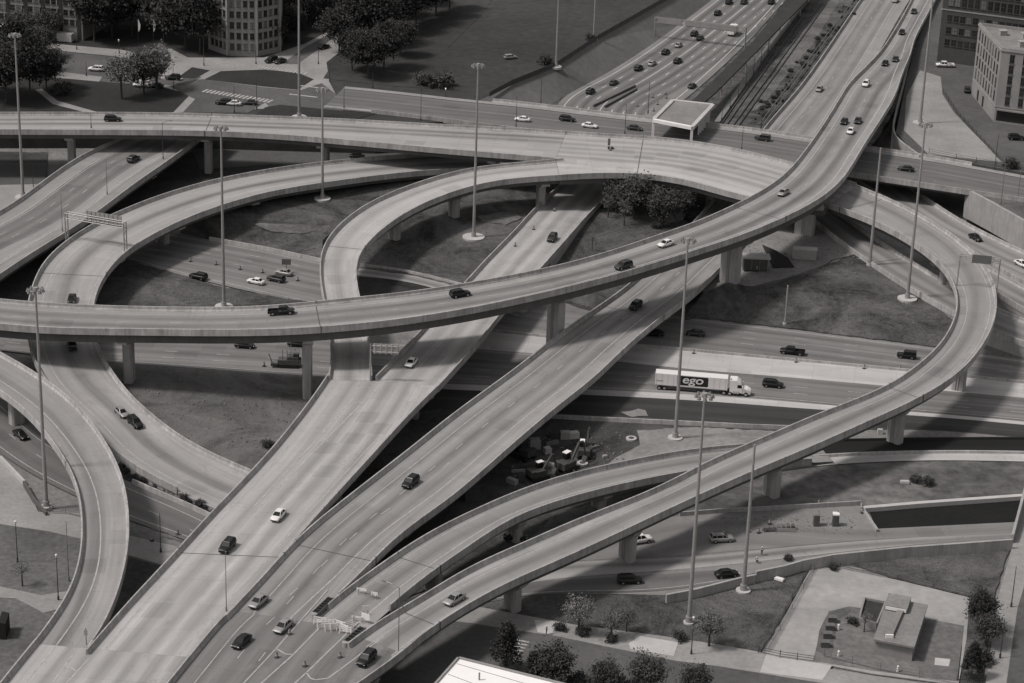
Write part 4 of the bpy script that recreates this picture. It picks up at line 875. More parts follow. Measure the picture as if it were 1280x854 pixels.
# ---- masts and lamps
def mast(bx, by, tx, ty, label, z=None, head=True, plinth=2.2, r1=.42, r2=.2, h=None):
    b = at(bx, by, z) if z is not None else hit(bx, by)
    if h is None: h = top_height(b, tx, ty)
    root = empty('high_mast_light', tuple(b), 0, label, 'light mast', 'tall light masts between the ramps')
    mb = MB(); x, y, z0 = b
    mb.tube((x, y, z0+.3), (x, y, z0+h), r1, r2, 12); mb.tube((x, y, z0+.3), (x, y, z0+1.4), r1*1.6, r1*1.5, 12); mb.build('mast', 'mast_steel', root)
    if plinth:
        mb = MB(); mb.tube((x, y, z0-.4), (x, y, z0+.32), plinth, plinth, 24); mb.build('plinth', 'pale_paving', root)
    if head:
        mb = MB(); mb.tube((x, y, z0+h-.6), (x, y, z0+h+.1), .55, .45, 12)
        for k in range(24):
            a0, a1 = 2*math.pi*k/24, 2*math.pi*(k+1)/24
            mb.tube((x+1.25*math.cos(a0), y+1.25*math.sin(a0), z0+h-.3), (x+1.25*math.cos(a1), y+1.25*math.sin(a1), z0+h-.3), .06, n=5, caps=False)
        for k in range(8):
            a0 = 2*math.pi*k/8; mb.tube((x, y, z0+h-.2), (x+1.3*math.cos(a0), y+1.3*math.sin(a0), z0+h-.3), .05, n=4)
        ring = mb.build('lamp_ring', 'mast_steel', root)
        for k in range(8):
            a0 = 2*math.pi*k/8; c, s = math.cos(a0), math.sin(a0)
            mb = MB(); mb.tube((x+1.45*c, y+1.45*s, z0+h-.1), (x+1.45*c, y+1.45*s, z0+h-.75), .16, .4, 10, 0); mb.tube((x+1.45*c, y+1.45*s, z0+h-.76), (x+1.45*c, y+1.45*s, z0+h-.8), .37, .3, 10, 1)
            mb.build('lamp_head', ['steel_grey', 'lamp_glass'], ring)
    return root
def lamp(bx, by, ty, label, arm=(0, 0), z=None, mat='steel_grey', r=.1, key=None, h=None, head=True):
    if key: b = on_rib(key, bx, by)[0]; b.z += 0
    else: b = at(bx, by, z) if z is not None else hit(bx, by)
    h = h or top_height(b, bx, ty)
    root = empty('street_lamp', tuple(b), 0, label, 'street lamp', 'street lamps along the roads')
    x, y, z0 = b; mb = MB()
    mb.tube((x, y, z0-.3), (x, y, z0+h), r, r*.55, 8); mb.tube((x, y, z0-.3), (x, y, z0+.8), r*1.9, r*1.7, 8); mb.build('pole', mat, root)
    L = math.hypot(*arm)
    if L > 0:
        ex, ey = x+arm[0], y+arm[1]; mb = MB()
        mb.tube((x, y, z0+h-.3), (x+arm[0]*.5, y+arm[1]*.5, z0+h+.25), .06, .05, 6); mb.tube((x+arm[0]*.5, y+arm[1]*.5, z0+h+.25), (ex, ey, z0+h+.35), .05, .05, 6); mb.build('arm', mat, root)
        mb = MB(); mb.box((ex+arm[0]/L*.3, ey+arm[1]/L*.3, z0+h+.33), (.85, .34, .18), 0, math.atan2(arm[1], arm[0]), taper=.8); mb.build('lamp_head', 'steel_grey', root)
    elif head:
        mb = MB(); mb.tube((x, y, z0+h), (x, y, z0+h+.55), .16, .24, 10); mb.tube((x, y, z0+h+.55), (x, y, z0+h+.75), .27, .08, 10); mb.build('lamp_head', 'lamp_glass', root)
    return root

# ---- vegetation
def crown_mesh(rng_, n_clump, leaves, rad, hgt, z0, size, shape='round', spread=1.0):
    mb = MB(); 
    for c in range(n_clump):
        if shape == 'cone':
            f = rng_.random()**.8; z = z0+f*hgt; rr = rad*(1-f)**.8+.15; a = rng_.random()*6.283; q = rr*(.55+.45*rng_.random()); cx, cy = q*math.cos(a), q*math.sin(a); cr = .55*spread
        else:
            while True:
                x, y, z = [rng_.uniform(-1, 1) for _ in range(3)]
                l = x*x+y*y+z*z
                if .25 < l < 1: break
            k = .62+.56*rng_.random()*(.75+.35*math.sin(3*math.atan2(y, x)+n_clump)); cx, cy = x*rad*k, y*rad*k; z = z0+hgt/2+z*hgt/2*k; cr = rad*.26*spread*(.5+1.0*rng_.random())
        for l in range(leaves):
            d = Vector((rng_.gauss(0, 1), rng_.gauss(0, 1), rng_.gauss(0, .8))); d *= cr*.55
            p = Vector((cx, cy, z))+d
            n = (Vector((rng_.gauss(0, 1), rng_.gauss(0, 1), rng_.gauss(.5, 1)))).normalized(); u = n.orthogonal().normalized(); w_ = n.cross(u)
            s = size*(.6+.8*rng_.random())
            mb.face([p-u*s, p-w_*s*.7, p+u*s, p+w_*s*.7])
    return mb
def trunk_mesh(rng_, h, r, top, limbs, rad):
    mb = MB(); mb.tube((0, 0, -.3), (0, 0, h), r, r*.7, 8); mb.tube((0, 0, h), (.1, .05, top), r*.7, r*.2, 7)
    for k in range(limbs):
        a = 6.283*k/limbs+rng_.random(); z = h+(top-h)*rng_.random()*.5; L = rad*(.6+.3*rng_.random())
        m1 = (L*.5*math.cos(a), L*.5*math.sin(a), z+L*.35); m2 = (L*math.cos(a+.2), L*math.sin(a+.2), z+L*.8)
        mb.tube((0, 0, z), m1, r*.4, r*.25, 5); mb.tube(m1, m2, r*.25, r*.08, 5)
    return mb
TREES = {}
def tree_proto(kind):
    rg = random.Random(hash(kind) % 1000 if False else {'oak': 1, 'elm': 2, 'maple': 3, 'thin': 4, 'pine': 5, 'bush': 6, 'bare': 7}[kind])
    P = {'oak': (110, 90, 4.6, 7.5, 3.0, .22, 'leaf_dark'), 'elm': (100, 90, 4.2, 9.0, 3.0, .22, 'leaf_dark'), 'maple': (80, 70, 3.6, 5.6, 2.2, .19, 'leaf_mid'), 'thin': (70, 34, 2.9, 4.6, 2.3, .14, 'leaf_pale'),
         'pine': (150, 44, 2.6, 7.6, .9, .17, 'leaf_dark'), 'bush': (34, 60, 1.6, 1.7, .1, .14, 'leaf_mid'), 'bare': (45, 14, 2.6, 4.4, 2.4, .11, 'leaf_pale')}[kind]
    nc, lv, rad, hg, z0, sz, mt = P
    root = empty('tree' if kind not in ('bush', 'pine') else ('shrub' if kind == 'bush' else 'pine_tree'))
    trunk_mesh(rg, z0+.6, .22 if kind != 'bush' else .08, z0+hg*.8, {'bare': 11, 'thin': 7}.get(kind, 6) if kind != 'pine' else 0, rad).build('trunk', 'bark', root, world=False)
    crown_mesh(rg, nc, lv, rad, hg, z0, sz, 'cone' if kind == 'pine' else 'round', 1.25 if kind == 'pine' else (1.0 if kind in ('thin', 'bare') else 1.15)).build('crown', mt, root, world=False)
    return root
def tree(px, py, kind, s, label, z=None, mat=None, group='trees around the interchange'):
    first = kind not in TREES
    if first: TREES[kind] = tree_proto(kind)
    o = TREES[kind] if first else copy_tree(TREES[kind])
    b = at(px, py, z) if z is not None else hit(px, py)
    o.location = b; o.rotation_euler = (0, 0, random.uniform(0, 6.28)); sx = s*random.uniform(.92, 1.08)
    o.scale = (sx, sx, s); tag(o, label, 'shrub' if kind == 'bush' else 'tree', 'shrubs beside the roads' if kind == 'bush' else group)
    return o
#@@PART4
# ------------------------------------------------------------------ vehicles
car(352, 391, 'pickup', 'black', 'A', 1, 'black pickup truck on the top flyover beside its expansion joint')
car(575, 369, 'suv', 'black', 'A', 1, 'black car on the top flyover above the left parallel bridge')
car(779, 334, 'suv', 'dark', 'A', -1, 'dark suv on the top flyover, ahead of the white car that is nearest its middle')
car(832, 306, 'sedan', 'white', 'A', -1, 'white sedan on the middle of the top flyover beside a mast head')
car(979, 242, 'sedan', 'silver', 'A', -1, 'silver sedan on the bend of the top flyover above the right pier')
car(1063, 165, 'sedan', 'white', 'A', -1, 'white sedan just behind two dark cars on the upper end of the top flyover')
car(1055, 153, 'sedan', 'black', 'A', -1, 'dark sedan, left one of a side-by-side pair on the upper flyover')
car(1072, 152, 'sedan', 'dark', 'A', -1, 'dark sedan, right one of a side-by-side pair on the upper flyover')
car(1082, 106, 'suv', 'white', 'A', -1, 'white suv climbing alone on the upper end of the top flyover')
car(1106, 80, 'sedan', 'black', 'A', -1, 'black sedan, left of two staggered cars high on the top flyover')
car(1119, 75, 'sedan', 'dark', 'A', -1, 'dark sedan, right of two staggered cars high on the top flyover')
car(1127, 41, 'sedan', 'black', 'A', -1, 'black sedan alone near the right parapet at the far end of the top flyover')
car(1142, 15, 'sedan', 'dark', 'A', -1, 'dark sedan farthest up the top flyover beside the tall mast')
car(1024, 112, 'sedan', 'silver', 'F', 1, 'grey sedan alone on the far expressway left of the top flyover')
car(1119, 1, 'suv', 'silver', 'F', 1, 'grey car cut by the top edge of the picture on the far expressway')
car(141, 150, 'suv', 'black', 'B', 1, 'dark suv on the long curved upper viaduct at the left')
car(167, 200, 'suv', 'dark', 'left_pair', 1, 'dark suv on the straight bridge passing under the long viaduct')
car(90, 375, 'sedan', 'black', 'K', 1, 'dark car on the left ramp just before it goes under the top flyover')
car(90, 433, 'suv', 'black', 'K', 1, 'dark car in the shade where the left ramp leaves the top flyover')
car(152, 517, 'sedan', 'silver', 'K', 1, 'silver sedan followed closely on the bright curving left ramp')
car(169, 530, 'suv', 'black', 'K', 1, 'black suv nose to tail with the silver sedan on the left ramp')
car(690, 299, 'suv', 'dark', 'E', 1, 'dark suv on the upper part of the left parallel bridge by the cones')
car(514, 455, 'sedan', 'white', 'E', 1, 'white sedan with dark roof glass entering the merge on the left parallel bridge')
car(348, 646, 'sedan', 'white', 'E2', 1, 'white hatchback-like sedan low on the wide left bridge')
car(284, 685, 'suv', 'black', 'E2', 1, 'black suv low on the wide left bridge next to a thin lamp')
car(794, 384, 'suv', 'black', 'F', 1, 'dark suv in the flyover shadow on the right parallel bridge')
car(513, 605, 'suv', 'black', 'F', 1, 'black suv alone on the middle of the right parallel bridge')
car(323, 754, 'sedan', 'silver', 'FHG', 1, 'grey sedan by the concrete divider on the merged deck')
car(354, 785, 'sedan', 'silver', 'FHG', 1, 'beige grey sedan left of the lane-closing signs on the merged deck')
car(302, 804, 'sedan', 'black', 'FHG', 1, 'black sedan lowest of three cars on the merged deck')
car(568, 751, 'sedan', 'silver', 'G', 1, 'silver sedan on the right-hand ramp near its foot')
car(458, 826, 'suv', 'black', 'FHG', 1, 'large black suv at the foot of the right-hand ramp')
for x, y, k, s, rb, sg, lb in (
  (248, 347, 'suv', 'black', 'main_a', -1, 'dark suv on the left expressway below the loop, leftmost of the cars there'),
  (320, 353, 'sedan', 'white', 'main_a', -1, 'white sedan on the left expressway by the traffic cones'),
  (345, 350, 'suv', 'dark', 'main_a', -1, 'dark suv on the left expressway in front of the arrow board'),
  (355, 342, 'sedan', 'silver', 'main_a', -1, 'grey car half hidden behind the dark suv at the arrow board'),
  (306, 433, 'sedan', 'black', 'main_b', 1, 'dark sedan just below the top flyover at left'),
  (372, 431, 'sedan', 'black', 'main_b', 1, 'dark sedan behind the paving machine under the top flyover'),
  (818, 418, 'sedan', 'black', 'main_a', -1, 'dark sedan half hidden by the right parallel bridge on the expressway'),
  (869, 418, 'sedan', 'dark', 'main_a', -1, 'dark sedan on the expressway above the white truck trailer'),
  (990, 441, 'pickup', 'black', 'main_a', -1, 'black pickup truck on the expressway above the white tractor'),
  (1133, 446, 'jeep', 'black', 'main_a', -1, 'boxy black off-roader on the expressway near the loop ramp'),
  (966, 482, 'suv', 'black', 'main_b', 1, 'black car just ahead of the white truck'),
  (26, 545, 'sedan', 'black', 'under_road', 1, 'black sedan on the shaded road beneath the left ramp'),
  (19, 514, 'sedan', 'dark', 'under_road', 1, 'dark sedan partly under the left ramp at the picture edge'),
  (653, 150, 'sedan', 'white', 'halsted', -1, 'white sedan leftmost of the cars on the overpass'),
  (709, 150, 'suv', 'black', 'halsted', 1, 'black suv on the overpass left of a white sedan'),
  (737, 158, 'sedan', 'white', 'halsted', 1, 'bright white sedan on the overpass close to the viaduct'),
  (793, 161, 'sedan', 'dark', 'halsted', 1, 'dark sedan on the overpass beside the station entrance'),
  (953, 174, 'jeep', 'dark', 'halsted', -1, 'dark van-like car on the overpass right of the station entrance'),
  (1132, 212, 'sedan', 'black', 'halsted', -1, 'black sedan on the overpass right of the top flyover'),
  (1219, 298, 'sedan', 'black', 'Q', 1, 'black sedan on the expressway ramp coming out under the overpass'),
  (1277, 331, 'sedan', 'white', 'Q', 1, 'white sedan cut by the right picture edge on the expressway ramp'),
  (911, 3, 'suv', 'black', 'west', 1, 'black suv farthest away, left lane of the far expressway'),
  (930, 3, 'suv', 'dark', 'west', 1, 'dark suv at the top picture edge in the middle of the far expressway'),
  (964, 3, 'suv', 'black', 'west', 1, 'black suv at the top picture edge in the right lane of the far expressway'),
  (897, 17, 'suv', 'black', 'west', 1, 'black suv just behind the sign gantry on the far expressway'),
  (868, 43, 'suv', 'black', 'west', 1, 'black suv, upper of a close pair in front of the sign gantry'),
  (875, 48, 'sedan', 'dark', 'west', 1, 'dark sedan, lower of a close pair in front of the sign gantry'),
  (848, 57, 'sedan', 'silver', 'west', 1, 'silver sedan in the left lanes of the far expressway below the gantry'),
  (832, 66, 'suv', 'black', 'west', 1, 'black suv behind the silver sedan in the left lanes of the far expressway'),
  (847, 77, 'suv', 'black', 'west', 1, 'black suv in the centre lane of the far expressway'),
  (815, 80, 'sedan', 'silver', 'west', 1, 'grey sedan between two dark suvs on the far expressway'),
  (798, 86, 'suv', 'black', 'west', 1, 'black suv right below the grey sedan on the far expressway'),
  (767, 104, 'sedan', 'dark', 'west', 1, 'dark sedan in the outer left lane of the far expressway'),
  (738, 115, 'suv', 'black', 'west', 1, 'black suv closest to the overpass on the far expressway'),
  (865, 108, 'sedan', 'dark', 'west', 1, 'dark sedan beside the long station roof on the far expressway'),
  (902, 675, 'suv', 'silver', 'upper_lanes', 1, 'silver suv with dark windows on the lower right lanes'),
  (797, 677, 'pickup', 'white', 'upper_lanes', 1, 'white pickup truck partly hidden by the ramp pier'),
  (787, 727, 'suv', 'black', 'lower_lane', 1, 'black suv on the lowest lane above the weedy slope'),
  (908, 719, 'sedan', 'black', 'lower_lane', 1, 'black sedan behind the low retaining wall'),
): car(x, y, k, s, rb, sg, lb)
PI = math.pi
car(644, 673, 'sedan', 'black', None, 1, 'dark sedan in the gap between the two lower ramps', ang=0, z=.1)
car(120, 87, 'suv', 'white', None, 1, 'white suv on the campus street at the upper left', ang=PI-.15, z=8.45)
car(216, 98, 'suv', 'black', None, 1, 'black suv turning beside the small grass triangle', ang=PI-.1, z=8.45)
car(177, 107, 'van', 'white', None, 1, 'white van behind the light tree at the upper left', ang=PI-.1, z=8.45)
car(195, 108, 'sedan', 'black', None, 1, 'black sedan right behind the white van at the upper left', ang=PI-.1, z=8.45)
car(279, 129, 'suv', 'black', None, 1, 'black car, left of three waiting at the crosswalk', ang=PI-.1, z=8.45)
car(292, 130, 'sedan', 'white', None, 1, 'white sedan, middle of three waiting at the crosswalk', ang=PI-.1, z=8.45)
car(312, 129, 'sedan', 'dark', None, 1, 'dark grey sedan, right of three waiting at the crosswalk', ang=PI-.1, z=8.45)
car(339, 76, 'suv', 'black', None, 1, 'black car stopped at the far crosswalk', ang=.9+PI, z=8.45)
car(350, 77, 'sedan', 'dark', None, 1, 'dark car next to the black one at the far crosswalk', ang=.9+PI, z=8.45)
car(405, 59, 'sedan', 'black', None, 1, 'black car parked along the narrow avenue by the trees', ang=.9, z=8.45)
car(447, 196, 'sedan', 'black', None, 1, 'black car in the shade beneath the long upper viaduct', ang=0, z=.1)
car(516, 188, 'sedan', 'white', None, 1, 'white car barely showing below the long upper viaduct', ang=0, z=.1)
car(638, 72, 'hatchback', 'silver', None, 1, 'small utility vehicle standing alone on the dark sports field', ang=.4, z=8.35)
car(1181, 82, 'pickup', 'white', None, 1, 'white pickup truck parked in front of the brick buildings', ang=PI+.05, z=8.4)
car(1270, 173, 'suv', 'black', None, 1, 'black car parked at the right picture edge near the corner building', ang=0, z=8.4)
car(1209, 113, 'suv', 'dark', None, 1, 'dark car in the shade at the foot of the corner building', ang=1.4, z=8.4)
if False: car(336, 558, 'pickup', 'black', None, 1, 'dark truck tucked on the dirt against the left bridge wall', ang=1.0, z=.05)

def box_truck(px, py, key):
    p, a, s_ = on_rib(key, px, py); root = empty('box_truck')
    mb = MB(); mb.box((-.9, 0, 2.0), (5.6, 2.4, 2.5)); mb.build('cargo_box', 'car_white', root, world=False)
    mb = MB(); mb.loft([[(x, -1.0, .6), (x, 1.0, .6), (x, .95, zt), (x, -.95, zt)] for x, zt in ((1.95, 2.5), (2.9, 2.5), (3.5, 1.6), (4.1, 1.4))]); mb.build('cab', 'car_white', root, world=False)
    cabin(2.3, 2.35, 2.95, 3.5, 1.65, 2.4, 1.0, .97).build('window', 'car_glass', root, world=False)
    mb = MB(); mb.box((-.6, 0, .65), (6.2, .9, .25)); mb.build('chassis', 'pole_dark', root, world=False)
    wheels(root, (-2.3, 3.1), .95, .45, .3); lights(root, 4.1, -3.7, .75, .9, .9)
    root.location = p; root.rotation_euler = (0, 0, a); tag(root, 'white box truck passing under the sign gantry on the far expressway', 'truck', 'vehicles on the roads')
box_truck(916, 43, 'west')
def semi():
    p, a, s_ = on_rib('main_b', 887, 490); root = empty('articulated_truck')
    mb = MB(); mb.box((-4.2, 0, 2.62), (16.2, 2.55, 2.85)); mb.build('trailer', 'car_white', root, world=False)
    mb = MB(); mb.box((-4.2, 0, 1.1), (16.0, 1.1, .22)); mb.box((-6.5, -1.15, .75), (7, .05, .6)); mb.box((-6.5, 1.15, .75), (7, .05, .6)); mb.box((5.5, 0, .85), (6.5, .9, .25)); mb.build('chassis', 'pole_dark', root, world=False)
    # black logo panel with the three letters, on the side that faces us
    mb = MB(); vs = []
    for i in range(24):
        an = 2*PI*i/24; c_, s2 = math.cos(an), math.sin(an)
        vs.append((-3.9+3.15*(1 if c_ > 0 else -1)+.35*c_+.35*0, -1.29, 2.75+.8*(1 if s2 > 0 else -1)+.35*s2))
    mb.mesh(vs, [tuple(range(24))]); panel = mb.build('logo_panel', 'rubber', root, world=False)
    cu = bpy.data.curves.new('lettering', 'FONT'); cu.body = 'ego'; cu.size = 2.75; cu.align_x = 'CENTER'; cu.offset = .03; cu.extrude = .01; cu.shear = .12; cu.space_character = .97
    cu.materials.append(MAT['car_white'])
    tmp = bpy.data.objects.new('lettering_source', cu); col.objects.link(tmp); bpy.context.view_layer.update()
    tm = bpy.data.meshes.new_from_object(tmp.evaluated_get(bpy.context.evaluated_depsgraph_get())); bpy.data.objects.remove(tmp)
    tx = bpy.data.objects.new('lettering', tm); col.objects.link(tx); tx.parent = panel; tx.location = (-3.9, -1.31, 2.2); tx.rotation_euler = (PI/2, 0, 0); tx.scale = (1.22, .95, 1)
    mb = MB(); mb.box((-11.2, -1.285, 2.3), (1.5, .01, .25)); mb.build('trailer_marking', 'sign_back', root, world=False)
    for k in range(13):
        mb = MB(); mb.box((-12.0+k*1.29, -1.283, 2.62), (.05, .02, 2.75)); mb.build('trailer_rib', 'sign_back', root, world=False) if not -7.6 < -12.0+k*1.29 < -.2 else None
    mb = MB(); mb.box((-4.2, -1.284, 1.24), (16.0, .02, .14)); mb.build('side_skirt_rail', 'steel_grey', root, world=False)
    # tractor with sleeper, hood and fairing
    mb = MB()
    ring = lambda x, w_, zb, zt: [(x, -w_, zb), (x, w_, zb), (x, w_, zt-.25), (x, w_*.85, zt), (x, -w_*.85, zt), (x, -w_, zt-.25)]
    mb.loft([ring(4.4, 1.2, .8, 3.9), ring(6.0, 1.2, .8, 3.95), ring(6.8, 1.18, .8, 3.3), ring(7.2, 1.15, .7, 2.6)]); mb.build('cab', 'car_white', root, world=False)
    mb = MB(); mb.loft([ring(7.15, 1.05, .6, 2.0), ring(8.4, 1.0, .5, 1.85), ring(9.1, .85, .5, 1.5)]); mb.build('hood', 'car_white', root, world=False)
    cabin(6.1, 6.15, 6.95, 7.28, 2.0, 2.75, 1.21, 1.2).build('window', 'car_glass', root, world=False)
    for s in (-1, 1):
        mb = MB(); mb.tube((7.3, s*1.3, 2.0), (7.3, s*1.3, 2.6), .14, n=6); mb.tube((7.2, s*1.15, 2.5), (7.3, s*1.3, 2.5), .03, n=4); mb.build('mirror', 'car_white', root, world=False)
        mb = MB(); mb.tube((4.6, s*1.05, 1.2), (4.6, s*1.05, 4.2), .09, n=8); mb.build('exhaust_pipe', 'chrome', root, world=False)
        mb = MB(); mb.tube((5.2, s*1.1, .85), (6.6, s*1.1, .85), .33, n=12); mb.build('fuel_tank', 'chrome', root, world=False)
    wheels(root, (-11.3, -10.1, 3.2, 4.5, 8.1), 1.1, .5, .35); lights(root, 9.05, -12.3, .72, .95, 1.1)
    root.location = p; root.rotation_euler = (0, 0, a); tag(root, 'white articulated truck with a black ego logo panel on its trailer', 'truck', 'vehicles on the roads')
semi()

# ------------------------------------------------------------------ masts and lamps
mast(29, 247, 17, 42, 'high mast at the far left edge beside the straight bridge', z=0)
mast(374, 147, 374, -60, 'high mast rising out of the grass by the intersection behind the long viaduct', z=8.4)
mast(403, 249, 402, 110, 'shorter mast standing on the grass slope above the left ramp')
mast(280, 384, 275, 158, 'high mast rising behind the top flyover at the left expressway', z=0)
mast(592, 297, 597, 80, 'high mast on a round white plinth in the middle island', plinth=2.9)
mast(58, 634, 40, 360, 'high mast at the lower left between the ramp and the pavement', z=.1, plinth=1.2)
mast(844, 548, 858, 298, 'high mast in front of the white truck trailer', z=0, plinth=1.6)
mast(861, 779, 882, 492, 'high mast on a square pad in the lower weedy slope', plinth=1.0)
mast(929, 739, 943, 556, 'mast standing against the low retaining wall, its top just below the right-hand ramp', plinth=1.4, head=False)
mast(1087, 330, 1098, 185, 'shorter mast at the top of the grass hill by the narrow ramp', plinth=.8, head=False)
mast(1134, 374, 1155, 154, 'high mast on a round pad halfway down the grass hill', plinth=2.4)
mast(1150, 154, 1168, -30, 'high mast in the upper right lot beside the end of the top flyover', z=8.4)
mast(695, 84, 697, -60, 'mast near the fence line of the sports field, the lower of two', z=8.35, plinth=1.8, head=False, r1=.35)
mast(742, 49, 743, -60, 'mast near the fence line of the sports field, the upper of two', z=8.35, plinth=1.4, head=False, r1=.3)
for bx, by, ty, key, arm, lab in (
  (283, 764, 690, 'E2', (0, 0), 'thin lamp on the divider left of the grey sedan'),
  (498, 818, 734, 'FHG', (-2.4, 1.2), 'thin lamp on the right parapet at the foot of the right-hand ramp'),
  (781, 168, 130, 'halsted', (0, 0), 'lamp on the overpass left of the station entrance'),
  (927, 188, 158, 'halsted', (0, 0), 'lamp on the overpass right of the station entrance'),
  (645, 159, 120, 'halsted', (0, 0), 'lamp on the overpass beside the white sedan'),
  (526, 150, 110, 'halsted', (0, 0), 'lamp on the street at the start of the overpass'),
  (430, 136, 101, 'halsted', (0, 0), 'lamp on the street near the bright crossing bars'),
  (810, 141, 102, 'halsted', (0, 0), 'lamp at the far kerb of the overpass above the expressway cones'),
  (951, 162, 128, 'halsted', (0, 0), 'lamp on the far side of the overpass before the railway strip'),
  (676, 130, 96, 'halsted', (0, 0), 'lamp on the far side of the overpass at the slope corner'),
  (204, 199, 153, 'left_pair', (2, .6), 'lamp on the straight bridge beneath the long viaduct'),
  (134, 243, 198, 'left_pair', (0, 0), 'lamp on the near kerb of the straight bridge above the gantry'),
  (78, 289, 243, 'left_pair', (0, 0), 'lamp on the near kerb of the straight bridge left of the gantry'),
  (114, 160, 142, 'B', (0, 0), 'short lamp on the parapet of the long viaduct'),
): lamp(bx, by, ty, lab, arm, key=key, z=None, r=.09 if by > 300 else .1, mat='steel_grey' if by > 200 else 'pole_dark', head=False)
for bx, by, ty, z, mt_, hd, lab in (
  (201, 690, 642, .1, 'pole_dark', False, 'dark lamp post on the narrow pavement between the left bridges'),
  (86, 726, 652, .1, 'steel_grey', False, 'pale thin pole beside the left ramp'),
  (22, 702, 655, .1, 'pole_dark', True, 'dark signal-like lamp at the lower left corner street'),
  (73, 750, 697, .1, 'pole_dark', True, 'dark lamp with flower baskets beside the left ramp'),
  (42, 240, 206, .1, 'pole_dark', False, 'small pole behind the straight bridge at the far left'),
  (864, 818, 775, .1, 'pole_dark', True, 'black lamp post with a white lantern on the bottom pavement'),
  (632, 812, 788, .1, 'pole_dark', False, 'thin black pole by the crosswalk at the bottom'),
  (1264, 758, 708, .4, 'pole_dark', False, 'dark lamp post on the right edge pavement'),
  (1250, 822, 775, .4, 'pole_dark', False, 'lower dark lamp post on the right edge pavement'),
  (1197, 850, 808, .1, 'pole_dark', False, 'black post at the corner of the parking lot'),
  (1243, 213, 168, 8.4, 'pole_dark', False, 'dark pole beside the bush at the upper right crossing'),
  (1272, 250, 195, 8.4, 'steel_grey', False, 'grey pole at the right edge above the stone wall'),
  (1251, 255, 205, 8.4, 'steel_grey', False, 'grey pole at the tip of the stone wall'),
  (108, 95, 76, 8.4, 'pole_dark', False, 'dark post at the near kerb of the campus street'),
  (96, 62, 40, 8.4, 'pole_dark', False, 'dark post at the far kerb of the campus street'),
  (149, 67, 52, 8.4, 'pole_dark', True, 'campus lantern with a pale globe by the bicycle racks'),
  (217, 111, 82, 8.4, 'pole_dark', False, 'signal post by the black turning suv'),
  (321, 137, 98, 8.4, 'pole_dark', False, 'dark signal post right of the waiting cars'),
  (293, 141, 108, 8.4, 'pole_dark', False, 'dark post in front of the waiting cars'),
  (255, 82, 45, 8.4, 'pole_dark', False, 'dark post in front of the round corner building'),
  (320, 80, 56, 8.4, 'pole_dark', False, 'dark post on the corner pavement by the far crosswalk'),
  (354, 61, 42, 8.4, 'pole_dark', True, 'pale globe lantern at the dark building along the avenue'),
  (400, 35, 22, 8.4, 'pole_dark', True, 'pale globe lantern farther up the avenue'),
  (398, 80, 48, 8.4, 'pole_dark', False, 'dark post at the corner where the avenue meets the street'),
  (412, 102, 82, 8.4, 'pole_dark', False, 'traffic signal post on the corner of the dark lawn'),
  (466, 110, 90, 8.4, 'pole_dark', False, 'dark post at the kerb in front of the big trees'),
  (557, 122, 113, 8.4, 'pole_dark', True, 'low lantern on the street edge by the bushes'),
): lamp(bx, by, ty, lab, z=z, mat=mt_, head=hd, r=.11)
mast(981, 405, 983, 357, 'slim white pole alone on the grass hill', plinth=.5, head=False, r1=.2)
mast(1112, 1, 1112, -40, 'unused', z=2) if False else None

# ------------------------------------------------------------------ sign gantries
def gantry(p0, p1, ztop, label, panels=(), depth=1.2, th=1.1, mat='steel_grey', double=True, face='sign_back'):
    a, b = Vector(p0), Vector(p1); root = empty('sign_gantry', tuple((a+b)/2), 0, label, 'sign gantry')
    d = (b-a); d.z = 0; L = d.length; d.normalize(); q = Vector((-d.y, d.x, 0))
    for e in (a, b):
        mb = MB()
        for s in ((-1, 1) if double else (0,)):
            f = e+q*s*depth/2; mb.tube((f.x, f.y, e.z-.3), (f.x, f.y, ztop), .16, n=8)
        if double:
            for k in range(4):
                z0 = e.z+(ztop-e.z)*k/4; z1 = e.z+(ztop-e.z)*(k+1)/4; s = 1 if k % 2 else -1
                f, g = e+q*s*depth/2, e-q*s*depth/2; mb.tube((f.x, f.y, z0), (g.x, g.y, z1), .06, n=5)
        mb.build('post', mat, root)
    mb = MB(); n = int(L/1.6); ch = []
    for s in (-1, 1):
        for zz in (ztop-th, ztop):
            f = a+q*s*depth/2; g = b+q*s*depth/2; mb.tube((f.x, f.y, zz), (g.x, g.y, zz), .11, n=6)
        for k in range(n):
            f = a+d*(L*k/n)+q*s*depth/2; g = a+d*(L*(k+1)/n)+q*s*depth/2; z0, z1 = (ztop-th, ztop) if k % 2 else (ztop, ztop-th)
            mb.tube((f.x, f.y, z0), (g.x, g.y, z1), .055, n=4)
    for k in range(n+1):
        f = a+d*(L*k/n); u_ = f-q*depth/2; v_ = f+q*depth/2
        for zz in (ztop-th, ztop): mb.tube((u_.x, u_.y, zz), (v_.x, v_.y, zz), .05, n=4)
    mb.build('truss', mat, root)
    for t0, t1, zb, zt, side in panels:
        f = a+d*(L*(t0+t1)/2)+q*side*(depth/2+.25); mb = MB(); mb.box((f.x, f.y, (zb+zt)/2), (L*(t1-t0), .12, zt-zb), 0, math.atan2(d.y, d.x))
        pn_ = mb.build('sign_panel', face, root)
        mb = MB(); m_ = max(2, int(L*(t1-t0)/1.2))
        for k in range(m_+1):
            g = f+d*(L*(t1-t0)*(k/m_-.5))-q*side*.12; mb.box((g.x, g.y, (zb+zt)/2), (.08, .1, zt-zb+.3), 0, math.atan2(d.y, d.x))
        mb.build('stiffener', mat, pn_)
    return root
a_ = on_rib('K', 84, 300)[0]; b_ = on_rib('K', 157, 313)[0]
gantry(a_, b_, 7.2+7.3, 'lattice sign gantry with blank panel backs spanning the left ramp', [(.33, .92, 12.6, 15.6, 1)], mat='mast_steel', th=1.3)
